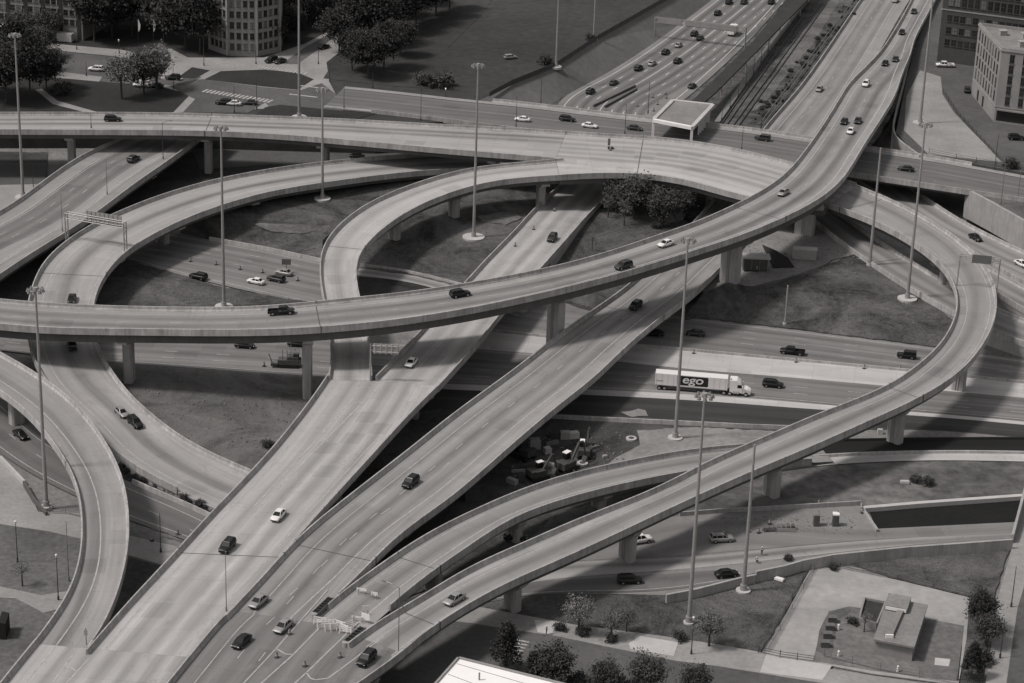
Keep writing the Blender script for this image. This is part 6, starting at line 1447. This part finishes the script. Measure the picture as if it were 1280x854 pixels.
mb = MB(); p = q[0].lerp(q[1], .2); mb.box((p.x+.6, p.y+.72, 2.1), (1.3, .2, .6), 0, math.atan2((q[1]-q[0]).y, (q[1]-q[0]).x)); mb.build('window', 'building_glass', root)
mb = MB(); p = q[0].lerp(q[1], .85); mb.box((p.x, p.y+.72, 1.1), (1.3, .2, 2.1), 0, math.atan2((q[1]-q[0]).y, (q[1]-q[0]).x)); mb.build('door', 'sign_back', root)
ya = [at(1074, 772, 1.6), at(1096, 779, 1.6), at(1107, 752, 1.6), at(1081, 747, 1.6)]
prism('annex_roof', ya, 1.0, 1.2, 'roof_dark', root)
for i in range(4):
    a, b = ya[i], ya[(i+1) % 4]; d = b-a; c = (a+b)/2; mb = MB(); mb.box((c.x, c.y, .85+.003*i), (d.length, .3, 1.6+.01*i), 0, math.atan2(d.y, d.x)); mb.build('annex_wall', 'brick_pale' if i != 2 else 'stone_trim', root)
# near white roof cut by the bottom edge
zr = 16; q = [at(573, 823, zr), at(760, 870, zr), at(700, 1060, zr), at(505, 900, zr)]
cen = sum(q, Vector())/4; root = empty('white_roofed_building', tuple(cen-Vector((0, 0, 16))), 0, 'near building cut by the bottom edge with a flat white roof', 'building')
prism('wall', [cen+(p-cen)*.985 for p in q][::-1], -.5, zr-.6, 'brick_pale', root); prism('roof', q[::-1], zr-.58, zr, 'roof_white', root)
for i in range(4):
    a, b = q[i], q[(i+1) % 4]; d = b-a; c = (a+b)/2; mb = MB(); mb.box((c.x, c.y, zr+.12+.002*i), (d.length-.3, .35, .35), 0, math.atan2(d.y, d.x)); mb.build('roof_edge', 'stone_trim', root)
p = at(599, 850, zr); mb = MB(); mb.tube((p.x, p.y, zr), (p.x, p.y, zr+1.3), .14, n=8); mb.build('vent_pipe', 'steel_grey', root)

for k in range(5):
    a = q[0].lerp(q[3], .08+.17*k); b = q[1].lerp(q[2], .08+.17*k); d = b-a; c = (a+b)/2; mb = MB(); mb.box((c.x, c.y, zr+.02), (d.length-1, .12, .04), 0, math.atan2(d.y, d.x)); mb.build('roof_seam', 'stone_trim', root)
rr = random.Random(5)
for k, (x, y, w_, d_, h_, mt_, lab) in enumerate(((648, 590, 3, .5, .5, 'sign_back', 'grey pipe section lying in the work area near the bridge edge'), (662, 584, 4, .6, .6, 'rust_steel', 'rusty beam lying left of the tracked digger'), (684, 566, 1.5, 1.5, 1.2, 'pale_paving', 'pale cube crate between the excavators'), (744, 560, 2.2, .4, .4, 'timber', 'timber stack on the dark dirt right of the excavators'), (756, 572, 1.0, .8, .5, 'sign_back', 'small grey box on the dark dirt'), (690, 556, 3.2, .5, .8, 'timber', 'timber bundle above the white-roofed excavator'), (640, 604, 2.4, 1.2, 1.0, 'sign_back', 'grey skip at the lower left of the work area'))):
    slab(x, y, .05, (w_, d_, h_), rr.uniform(-.7, .7), 'site_material', mt_, lab, 'building material')
mb = MB()
for k in range(900):
    x, y = rr.choice([(rr.uniform(640, 780), rr.uniform(532, 600)), (rr.uniform(900, 1070), rr.uniform(645, 668)), (rr.uniform(870, 1080), rr.uniform(300, 350)), (rr.uniform(180, 400), rr.uniform(475, 560))])
    p = at(x, y, .06 if y > 400 else 4.95); s_ = rr.uniform(.08, .4); mb.box((p.x, p.y, p.z+s_*.2), (s_*rr.uniform(.6, 2), s_, s_*.6), 0, rr.random()*3, taper=.7)
tag(mb.build('rubble', 'dirt'), 'rubble strewn over the bare work areas', None, None, 'stuff')
# ------------------------------------------------------------------ work yard on the hill
b = at(944, 338, 4.95); root = empty('site_shed', tuple(b), 0, 'open-fronted site shed with a pale roof on the hill yard', 'shed')
mb = MB(); mb.box((b.x, b.y+1.6, b.z+1.5), (6.2, 3, 3)); mb.build('wall', 'girder_steel', root); mb = MB(); mb.box((b.x+.3, b.y+1.6, b.z+3.15), (6.8, 3.8, .3)); mb.build('roof', 'pale_paving', root)
for k in range(4): mb = MB(); mb.box((b.x-3+2*k, b.y-.1, b.z+1.5), (.2, .2, 3)); mb.build('post', 'timber', root)
b = at(1006, 325, 4.95); root = empty('container', tuple(b), 0, 'pale site container standing on the bare hill yard', 'container')
mb = MB(); mb.box((b.x, b.y+1.2, b.z+1.3), (6, 2.4, 2.6), rz=-.08); mb.build('body', 'sign_back', root); mb = MB(); mb.box((b.x+.1, b.y+1.2, b.z+2.66), (6.1, 2.5, .1), rz=-.08); mb.build('roof', 'pale_paving', root)
mb = MB(); mb.box((b.x+3.05, b.y+1.0, b.z+1.3), (.08, 2.0, 2.2), rz=-.08); mb.build('door', 'girder_steel', root)
# black sheet put in for the darkness of the triangular opening
P = [at(953, 306, 6.5), at(966, 334, 5), at(993, 334, 5), at(985, 322, 5.8), at(970, 313, 6.5)]
root = empty('dark_opening', tuple(P[1]), 0, 'black sheet filling in the dark triangular opening between shed and container', 'dark_opening')
mb = MB(); mb.mesh([tuple(p) for p in P]+[(p.x, p.y+.6, p.z-.3) for p in P], [(0, 1, 2, 3, 4), (9, 8, 7, 6, 5)]+[(i, (i+1) % 5, 5+(i+1) % 5, 5+i) for i in range(5)]); mb.build('sheet', 'rubber', root)

# ------------------------------------------------------------------ machines
def excavator(px, py, z, an, label, reach=6.5, s=1.0, boom=True):
    p = at(px, py, z); root = empty('excavator', tuple(p), 0, label, 'excavator', 'machines in the dirt work area')
    for sd in (-1, 1):
        mb = MB(); mb.loft([[(x*s, sd*1.2*s-.3*s, zz) for zz in (zb, zt)]+[(x*s, sd*1.2*s+.3*s, zz) for zz in (zt, zb)] for x, zb, zt in ((-2.1, .3, .6), (-1.8, 0, .85), (1.8, 0, .85), (2.1, .3, .6))]); mb.build('track', 'rubber', root, world=False)
    mb = MB(); mb.box((-.4*s, 0, 1.45*s), (3.6*s, 2.5*s, 1.1*s), taper=.94); mb.box((-1.7*s, 0, 1.6*s), (1.1*s, 2.5*s, 1.3*s)); mb.build('body', 'excavator_paint', root, world=False)
    mb = MB(); mb.box((.9*s, .75*s, 2.3*s), (1.5*s, 1.0*s, 1.9*s), taper=.85); cab = mb.build('cab', 'car_glass', root, world=False)
    mb = MB(); mb.box((.9*s, .75*s, 3.3*s), (1.5*s, 1.05*s, .14*s)); mb.build('cab_roof', 'white_plastic', cab, world=False)
    if boom:
        mb = MB(); mb.tube((1.1*s, -.3*s, 1.8*s), (3.2*s, -.3*s, 4.8*s), .3*s, .26*s, 6); mb.tube((3.2*s, -.3*s, 4.8*s), (reach*.8*s, -.3*s, 4.6*s), .26*s, .2*s, 6); mb.build('boom', 'excavator_paint', root, world=False)
        mb = MB(); mb.tube((reach*.8*s, -.3*s, 4.7*s), (reach*s, -.3*s, 1.4*s), .2*s, .15*s, 6); mb.build('stick', 'excavator_paint', root, world=False)
        mb = MB(); mb.loft([[(reach*s-.2+x, -.8*s, zz) for x, zz in ((0, 1.4), (.5, .9), (.1, .3), (-.6, .5))], [(reach*s-.2+x, .2*s, zz) for x, zz in ((0, 1.4), (.5, .9), (.1, .3), (-.6, .5))]]); mb.build('bucket', 'rust_steel', root, world=False)
    root.rotation_euler = (0, 0, an); return root
excavator(708, 588, .05, .9, 'excavator with a white cab roof in the dark dirt area', 5.5, 1.1)
excavator(731, 570, .05, 1.45, 'excavator with its boom raised towards the dark frontage road', 6.5, .95)
excavator(654, 572, .05, 2.4, 'dark excavator in the shade beside the right parallel bridge', 5, 1.1)
excavator(672, 598, .05, .6, 'tracked digger nearest the inner ramp', 4.5, 1.0)
b = at(362, 458, .05); root = empty('paving_machine', tuple(b), 0, 'dark paving machine with rails and hoses left of the flyover pier', 'paving machine')
mb = MB(); mb.box((b.x, b.y, b.z+1.3), (5.2, 2.3, 1.2)); mb.box((b.x+.8, b.y, b.z+2.2), (2.6, 2.1, .9)); mb.build('body', 'girder_steel', root)
for s in (-1, 1): mb = MB(); mb.box((b.x, b.y+s*1.1, b.z+.45), (4.2, .5, .85), taper=.85); mb.build('track', 'rubber', root)
mb = MB(); mb.box((b.x-3.4, b.y, b.z+.8), (1.4, 2.4, .8), taper=1.15); mb.build('hopper', 'machine_paint', root)
mb = MB()
for k in range(5): mb.tube((b.x-1.5+k*.9, b.y+(k % 2)-.5, b.z+1.8), (b.x-1.5+k*.9, b.y+(k % 2)-.5, b.z+4.2-(k % 3)*.5), .07, n=5)
mb.tube((b.x-3.6, b.y-1, b.z+.5), (b.x-4.6, b.y-1, b.z+3.4), .1, n=5); mb.build('hand_rail', 'pole_dark', root)
mb = MB(); mb.box((b.x+1.2, b.y, b.z+3.7), (2.2, 2.0, .12)); mb.build('canopy', 'machine_paint', root)
# low loader with a long beam, pallets and manholes
slab(698, 585, .05, (7.5, .8, .7), -.45, 'concrete_beam', 'pale_paving', 'pale concrete beam lying in front of the white-roofed excavator', 'beam')
slab(717, 547, .05, (2.2, 1.6, 1.3), .3, 'supply_crate', 'pale_paving', 'pale crate behind the excavators', 'crate', 'crates in the work area')
slab(706, 548, .05, (2.0, 1.5, 1.6), .1, 'supply_crate', 'sign_back', 'grey crate left of the pale crate behind the excavators', 'crate', 'crates in the work area')
slab(695, 546, .05, (3.0, 1.2, 1.0), -.2, 'supply_crate', 'rust_steel', 'dark long crate beside the bridge pier', 'crate', 'crates in the work area')
slab(668, 560, .05, (2.4, 2.0, 2.1), .2, 'supply_crate', 'sign_back', 'tall grey crate beside the shaded excavator', 'crate', 'crates in the work area')
slab(590, 624, .05, (3.0, 2.4, 2.6), .15, 'supply_crate', 'girder_steel', 'dark cabin-sized crate under the right parallel bridge', 'crate', 'crates in the work area')
patch('dirt', [(776, 515, .16), (798, 511, .16), (807, 513, .16), (810, 520, .16), (790, 521, .16)], 'pale_dirt', skirt=.05)
slab(728, 580, .05, (.3, .3, .3), 0, 'survey_block', 'pale_paving', 'tiny pale block in the dark dirt', 'block') if False else None
for x, y, lab in ((789, 549, 'round manhole cover right of the excavators'), (728, 580, 'round manhole cover close to the inner ramp wall')):
    p = at(x, y, .05); root = empty('manhole', tuple(p), 0, lab, 'manhole', 'manholes in the work area')
    mb = MB(); mb.tube((p.x, p.y, 0), (p.x, p.y, .35), 1.15, n=20); mb.build('ring', 'pale_paving', root); mb = MB(); mb.tube((p.x, p.y, .35), (p.x, p.y, .42), .6, n=16); mb.build('lid', 'rust_steel', root)
slab(1131, 604, .1, (1.8, 1.0, .5), 0, 'concrete_block', 'pale_paving', 'small white block in the grass below the sunken road', 'block')
slab(974, 725, .2, (1.8, .9, .4), -.5, 'tarpaulin_bundle', 'white_plastic', 'white bundle lying between the mast and the fence', 'bundle')
slab(1100, 542, .1, (1.2, .8, 1.0), 0, 'concrete_block', 'pale_paving', 'white block beside the pier of the right-hand ramp', 'block')
# portable toilets
for x, y, mt_, rf, lab in ((1020, 656, 'machine_paint', 'roof_gravel', 'portable toilet with a rounded pale top, left of the pair'), (1044, 656, 'girder_steel', 'white_plastic', 'dark portable toilet with a flat white roof, right of the pair')):
    p = at(x, y, .2); root = empty('portable_toilet', tuple(p), 0, lab, 'portable toilet', 'portable toilets on the paved work area')
    mb = MB(); mb.box((p.x, p.y, p.z+1.15), (1.25, 1.25, 2.3), taper=.94); mb.build('body', mt_, root)
    mb = MB(); mb.box((p.x, p.y, p.z+2.42), (1.3, 1.3, .28), taper=.7 if 'rounded' in lab else .97); mb.build('roof', rf, root)
    mb = MB(); mb.box((p.x, p.y-.64, p.z+1.1), (.75, .06, 1.9)); mb.build('door', 'girder_steel', root); mb = MB(); mb.tube((p.x+.4, p.y+.4, p.z+2.3), (p.x+.4, p.y+.4, p.z+3.0), .06, n=6); mb.build('vent_pipe', 'pole_dark', root)
# tripod frame on the paved area
p = at(966, 647, .2); root = empty('tripod', tuple(p), 0, 'thin metal tripod frame on the paved work area', 'tripod')
for k in range(3): mb = MB(); mb.tube((p.x+.9*math.cos(k*2.1), p.y+.9*math.sin(k*2.1), p.z), (p.x, p.y, p.z+2.4), .05, n=5); mb.build('leg', 'steel_grey', root)
# kerb-side dumpsters in the yard
for k, (x, y) in enumerate(((1040, 777), (1037, 787), (1034, 797), (1031, 808))):
    p = at(x, y, .2); root = empty('dumpster', tuple(p), 0, '%s dark dumpster from the top in the row on the gravel strip' % ['first', 'second', 'third', 'fourth'][k], 'dumpster', 'dumpsters on the gravel strip')
    mb = MB(); mb.box((p.x, p.y, p.z+.5), (1.5, 1.1, .95), taper=1.08); mb.build('body', 'girder_steel', root); mb = MB(); mb.box((p.x, p.y, p.z+1.03), (1.65, 1.25, .1)); mb.build('lid', 'machine_paint', root)
for k, (x, y, lab) in enumerate(((1048, 787, 'upper white bollard in the dark yard'), (1048, 820, 'lower white bollard in the dark yard'), (1122, 839, 'white bollard by the fence below the small building'))):
    p = at(x, y, .2); root = empty('bollard', tuple(p), 0, lab, 'bollard', 'white bollards in the yard'); mb = MB(); mb.tube((p.x, p.y, 0), (p.x, p.y, 1.2), .2, n=10); mb.build('body', 'white_plastic', root); mb = MB(); mb.tube((p.x, p.y, 1.2), (p.x, p.y, 1.3), .2, .1, n=10); mb.build('cap', 'white_plastic', root)
# banners at the campus entrance
for x, y, lab in ((173, 57, 'white vertical banner on a pole in front of the dark trees, left one'), (192, 57, 'white vertical banner on a pole in front of the dark trees, right one')):
    p = at(x, y, 8.4); root = empty('banner', tuple(p), 0, lab, 'banner', 'banners at the campus entrance')
    mb = MB(); mb.tube((p.x, p.y, 8.3), (p.x, p.y, 17.2), .07, n=6); mb.build('pole', 'pole_dark', root)
    mb = MB(); mb.loft([[(p.x+.1, p.y-.03, z_), (p.x+w_, p.y-.03, z_), (p.x+w_, p.y+.03, z_), (p.x+.1, p.y+.03, z_)] for z_, w_ in ((13.0, .3), (14.0, .75), (15.2, .85), (16.3, .5), (17.0, .2))]); mb.build('cloth', 'white_plastic', root)

# ------------------------------------------------------------------ people
def person(px, py, z, an, label, pose='stand', top='cloth_dark', s=1.0):
    p = at(px, py, z); root = empty('person', tuple(p), 0, label, 'person')
    me = bpy.data.meshes.new('body')
    if pose == 'stand':
        V = [(0, 0, .95), (0, 0, 1.2), (0, 0, 1.42), (0, 0, 1.53), (0, 0, 1.68), (.02, .2, 1.4), (.05, .27, 1.12), (.15, .25, .88), (.02, -.2, 1.4), (.05, -.27, 1.12), (.2, -.22, .9), (0, .1, .9), (.05, .12, .5), (0, .13, .08), (.12, .14, .04), (0, -.1, .9), (-.05, -.12, .5), (-.12, -.13, .08), (.0, -.14, .04)]
        rad = [.15, .14, .15, .06, .11, .065, .05, .035, .065, .05, .035, .1, .065, .045, .04, .1, .065, .045, .04]
    else:
        V = [(0, 0, .45), (.12, 0, .68), (.28, 0, .86), (.36, 0, .92), (.45, 0, 1.02), (.3, .2, .82), (.45, .22, .55), (.6, .15, .38), (.3, -.2, .82), (.45, -.22, .55), (.6, -.15, .38), (0, .12, .42), (.38, .16, .5), (.15, .16, .08), (.3, .16, .04), (0, -.12, .42), (.38, -.16, .5), (.15, -.16, .08), (.3, -.16, .04)]
        rad = [.16, .15, .14, .06, .11, .06, .05, .035, .06, .05, .035, .1, .07, .05, .04, .1, .07, .05, .04]
    E = [(0, 1), (1, 2), (2, 3), (3, 4), (2, 5), (5, 6), (6, 7), (2, 8), (8, 9), (9, 10), (0, 11), (11, 12), (12, 13), (13, 14), (0, 15), (15, 16), (16, 17), (17, 18)]
    me.from_pydata(V, E, []); o = bpy.data.objects.new('body', me); col.objects.link(o); o.parent = root
    md = o.modifiers.new('skin', 'SKIN'); sk = me.skin_vertices[0] if me.skin_vertices else None
    if sk is None:
        bpy.context.view_layer.objects.active = o
    for i, r_ in enumerate(rad):
        me.skin_vertices[0].data[i].radius = (r_, r_)
    me.skin_vertices[0].data[0].use_root = True
    o.modifiers.new('sub', 'SUBSURF').levels = 1; o.modifiers['sub'].render_levels = 1
    me.materials.append(MAT[top]); h = V[4]
    mb = MB(); mb.tube((h[0], 0, h[2]+.02), (h[0], 0, h[2]+.14), .135, .09, 10); mb.build('hard_hat', 'white_plastic', root, world=False)
    mb = MB(); c = V[2]; mb.loft([[(V[k][0]+x*1.12, y*1.1, V[k][2]) for x, y in ((.16, .2), (-.16, .2), (-.16, -.2), (.16, -.2))] for k in (1, 2)]); mb.build('vest', 'hi_vis', root, world=False)
    root.rotation_euler = (0, 0, an); root.scale = (s, s, s)
person(952, 694, .2, 1.0, 'worker in dark clothes standing on the lower right lanes', 'stand')
person(947, 704, .2, 2.0, 'worker crouching just below the standing worker on the lower right lanes', 'crouch')
person(946, 342, 4.95, 0, 'person in dark clothes standing in front of the hill shed', 'stand')
person(683, 793, .2, 0, 'person in dark clothes on the pale paving at the bottom', 'stand')

# ------------------------------------------------------------------ trees and plants
i = 0
for x, y, k, s in ((8, 128, 'oak', 1.7), (38, 122, 'elm', 1.6), (58, 112, 'oak', 1.25), (20, 92, 'elm', 1.5), (-20, 120, 'elm', 1.8), (52, 72, 'maple', 1.3), (28, 55, 'maple', 1.4), (60, 50, 'maple', 1.3), (118, 52, 'elm', 1.7), (140, 46, 'oak', 1.8), (165, 44, 'elm', 1.9), (188, 34, 'oak', 1.8), (205, 52, 'elm', 1.8), (232, 60, 'oak', 2.0), (250, 66, 'elm', 1.7), (215, 20, 'oak', 1.8), (150, 18, 'elm', 1.8), (120, 20, 'oak', 1.7), (256, 30, 'elm', 1.8),
  (180, 118, 'maple', 1.7), (152, 124, 'thin', 2.0), (196, 112, 'thin', 2.0), (78, 118, 'bush', 1.9), (340, 62, 'elm', 1.0), (362, 52, 'oak', 1.1), (380, 38, 'elm', 1.2), (398, 26, 'oak', 1.2), (372, 24, 'oak', 1.4), (412, 12, 'elm', 1.3), (352, 30, 'elm', 1.3), (390, 8, 'oak', 1.4),
  (424, 66, 'oak', 1.4), (446, 60, 'elm', 1.6), (470, 54, 'oak', 1.7), (440, 88, 'elm', 1.15), (460, 97, 'oak', 1.35), (480, 86, 'elm', 1.3), (498, 40, 'oak', 1.7), (520, 30, 'elm', 1.6), (545, 20, 'oak', 1.5), (562, 12, 'elm', 1.3), (480, 20, 'oak', 1.6), (450, 28, 'elm', 1.5), (510, 4, 'oak', 1.6), (500, 70, 'oak', 1.1)):
    w_ = {'oak': 'broad dark tree', 'elm': 'tall dark tree', 'maple': 'mid-grey leafy tree', 'thin': 'light feathery tree', 'bush': 'pale low bush'}[k]
    if x < 70: loc = 'in the dense clump at the left edge by the campus street' if y > 65 else 'close against the long campus building'
    elif x < 262 and y < 68: loc = 'in the dark mass between the two campus buildings'
    elif x < 262: loc = 'on the lawn behind the long viaduct'
    elif x < 416: loc = 'along the dark wing beside the avenue'
    elif y > 78: loc = 'at the street corner of the big grove'
    else: loc = 'in the big grove beside the sports field'
    o = tree(x, y, k, s, '%s %s' % (w_, loc), z=8.35); i += 1
for x, y, k, s, lab in (
  (533, 107, 'bush', 2.0, 'dark round bush at the edge of the sports field, left of two'), (552, 108, 'bush', 2.2, 'dark round bush at the edge of the sports field, right of two'),
  (682, 80, 'bush', 1.5, 'small bush by the sports field fence at the lower mast'), (738, 50, 'bush', 1.1, 'small bush by the sports field fence at the upper mast'),
  (792, 274, 'maple', 1.55, 'leafy tree below the wide viaduct, left of the group'), (770, 266, 'maple', 1.2, 'smaller leafy tree nearest the upper bridge end'), (828, 284, 'maple', 1.35, 'leafy tree standing alone in front of the group on the middle island'), (850, 276, 'maple', 1.1, 'leafy tree right of the group below the wide viaduct'),
  (780, 282, 'bare', 1.1, 'nearly bare tree in front of the leafy group'), (760, 272, 'bare', 1.0, 'nearly bare tree beside the left parallel bridge'), (846, 284, 'thin', .7, 'light feathery shrub tree near the top flyover'), (862, 276, 'bush', 1.1, 'dark bush against the top flyover wall'), (740, 312, 'bare', .7, 'small bare tree low on the middle island'), (820, 285, 'bush', .9, 'low bush left of the feathery shrub tree'),
  (632, 838, 'pine', 1.05, 'dark conifer nearest the white roof, left of the row'), (690, 862, 'maple', 1.1, 'largest dark leafy tree in the bottom row'), (666, 858, 'pine', .75, 'dark conifer tucked left of the largest bottom tree'), (755, 872, 'maple', .9, 'dark leafy tree left of the middle in the bottom row'), (806, 870, 'maple', 1.0, 'dark leafy tree right of the middle in the bottom row'), (868, 876, 'maple', .85, 'rightmost dark leafy tree in the bottom row'), (722, 862, 'bush', 1.6, 'low bush in the bottom tree row'), (780, 868, 'bush', 1.5, 'low bush between two bottom row trees'),
  (723, 790, 'thin', 1.05, 'pale feathery tree on the weedy slope above the bottom pavement'), (700, 788, 'bush', .8, 'small bush beside the pale feathery tree'), (764, 798, 'thin', .8, 'thin pale tree in the middle of the weedy slope'), (783, 790, 'thin', .75, 'thin pale tree right of the middle of the weedy slope'), (886, 808, 'thin', 1.0, 'pale feathery tree beside the black lamp post'), (850, 800, 'bush', .9, 'dark bush left of the square mast pad'), (728, 794, 'bush', .9, 'low bush at the foot of the pale feathery tree'), (764, 802, 'bush', .8, 'low bush at the pavement edge of the weedy slope'),
  (1224, 790, 'elm', .72, 'dark tree at the right side of the parking lot, the tallest'), (1232, 806, 'maple', .8, 'dark tree right below the tallest one beside the parking lot'), (1214, 848, 'pine', .8, 'dark conifer at the corner of the parking lot'), (1226, 828, 'bush', 1.5, 'dark bush between the parking lot trees'),
  (336, 560, 'bush', .9, 'dark bush on the dirt against the left bridge wall'), (28, 732, 'bare', .8, 'small bare street tree at the lower left'), (1264, 210, 'bush', 1.4, 'dark bush at the upper right crossing'), (1080, 790, 'bare', .6, 'bare little tree in front of the small building'), (1066, 780, 'bush', .7, 'small bush in the dark yard by the annex'),
  (1160, 606, 'bush', .9, 'scrubby bush in the grass below the sunken road'), (1144, 602, 'bush', .8, 'second scrubby bush in the grass below the sunken road'), (985, 700, 'bush', .6, 'little bush on top of the retaining wall'), (1042, 712, 'bush', .6, 'little bush at the upper corner of the parking lot'),
): tree(x, y, k, s, lab, z=(8.35 if y < 215 and x < 1300 and (x < 760 or x > 1200) and y < 230 else 3.0) if y < 400 else .1)
rg = random.Random(11)
for k in range(84):      # shrubs growing along the railway strip
    t_ = rg.random(); x = 949+t_*122+rg.gauss(0, 4); y = 150-t_*150+rg.gauss(0, 4)
    tree(x, y, 'bush', rg.uniform(.2, .6), 'scrubby bush in the hedge line between the gravel strip and the guard rail', z=1.95)
for k in range(14):
    t_ = k/13; x = 150+t_*118; y = 588+t_*52
    tree(x+rg.uniform(-3, 3), y+rg.uniform(-2, 2), 'bush', rg.uniform(.45, .8), 'dark bush in the hedge strip between the left ramp and the lower road', z=.05)

# weeds: thousands of little tufts scattered on the rough grass
def weeds(n_, region_fn, label, smin, smax, mat='weed'):
    mb = MB(); rr = random.Random(n_)
    for poly, cnt in region_fn:
        P = [at(*p) for p in poly]; tr = tessellate_polygon([[Vector((p.x, p.y, 0)) for p in P]])
        ar = [((P[b]-P[a]).cross(P[c]-P[a])).length for a, b, c in tr]; tot = sum(ar)
        for q_ in range(cnt):
            u_ = rr.random()*tot; k = 0
            while u_ > ar[k] and k < len(ar)-1: u_ -= ar[k]; k += 1
            a, b, c = [P[i_] for i_ in tr[k]]; r1, r2 = rr.random()**.5, rr.random()
            p = a*(1-r1)+b*(r1*(1-r2))+c*(r1*r2)
            if q_ % 3: continue
            if math.sin(p.x*.11+1.3*math.sin(p.y*.07))+math.sin(p.y*.13+p.x*.05) < rr.uniform(-3.2, .9): continue
            s = rr.uniform(smin, smax); an = rr.random()*3.14
            for w_ in (0, 1.1, 2.1):
                cx, cy = math.cos(an+w_)*s*.5, math.sin(an+w_)*s*.5; lx, ly = rr.uniform(-.3, .3)*s, rr.uniform(-.3, .3)*s
                mb.face([(p.x-cx, p.y-cy, p.z-.05), (p.x+cx, p.y+cy, p.z-.05), (p.x+cx*.7+lx, p.y+cy*.7+ly, p.z+s*.35), (p.x-cx*.6+lx, p.y-cy*.6+ly, p.z+s*.4)])
    tag(mb.build('weeds', mat), label, None, None, 'stuff')
weeds(1, [([(225, 290, .1), (345, 313, .1), (404, 327, .1), (430, 276, 3), (470, 247, 4), (540, 222, 5), (414, 226, 5.5), (320, 243, 5.2), (242, 262, 4.5)], 1500),
          ([(446, 336, .1), (452, 308, 1.2), (490, 275, 3), (540, 252, 3.6), (650, 220, 3.4), (712, 216, 3), (675, 252, 3), (612, 318, 2.4), (570, 357, .2)], 1500),
          ([(676, 336, 2), (712, 292, 3), (768, 230, 3), (945, 244, 3), (860, 300, 2.4), (750, 372, 1)], 1800),
          ([(877, 397, .1), (980, 409, .1), (1169, 433, .1), (1205, 425, 1), (1192, 390, 3.2), (1088, 325, 4.8), (985, 347, 4.9), (880, 366, 4)], 2600),
          ([(165, 326, .05), (269, 357, .05), (340, 370, .05), (400, 379, .05), (100, 400, .05)], 1200)], 'weeds on the island slopes', .14, .36)
weeds(2, [([(560, 752, .06), (640, 740, .06), (720, 743, .06), (835, 743, .06), (944, 717, .06), (1016, 703, .06), (950, 815, .06), (828, 795, .06), (650, 768, .06)], 3500),
          ([(1050, 700, .06), (1130, 684, .06), (1266, 675, .06), (1240, 745, .06), (1212, 746, .06), (1120, 724, .06)], 1800),
          ([(145, 566, .05), (275, 632, .05), (285, 648, .05), (150, 596, .05)], 700)], 'weeds on the lower slopes', .14, .34)
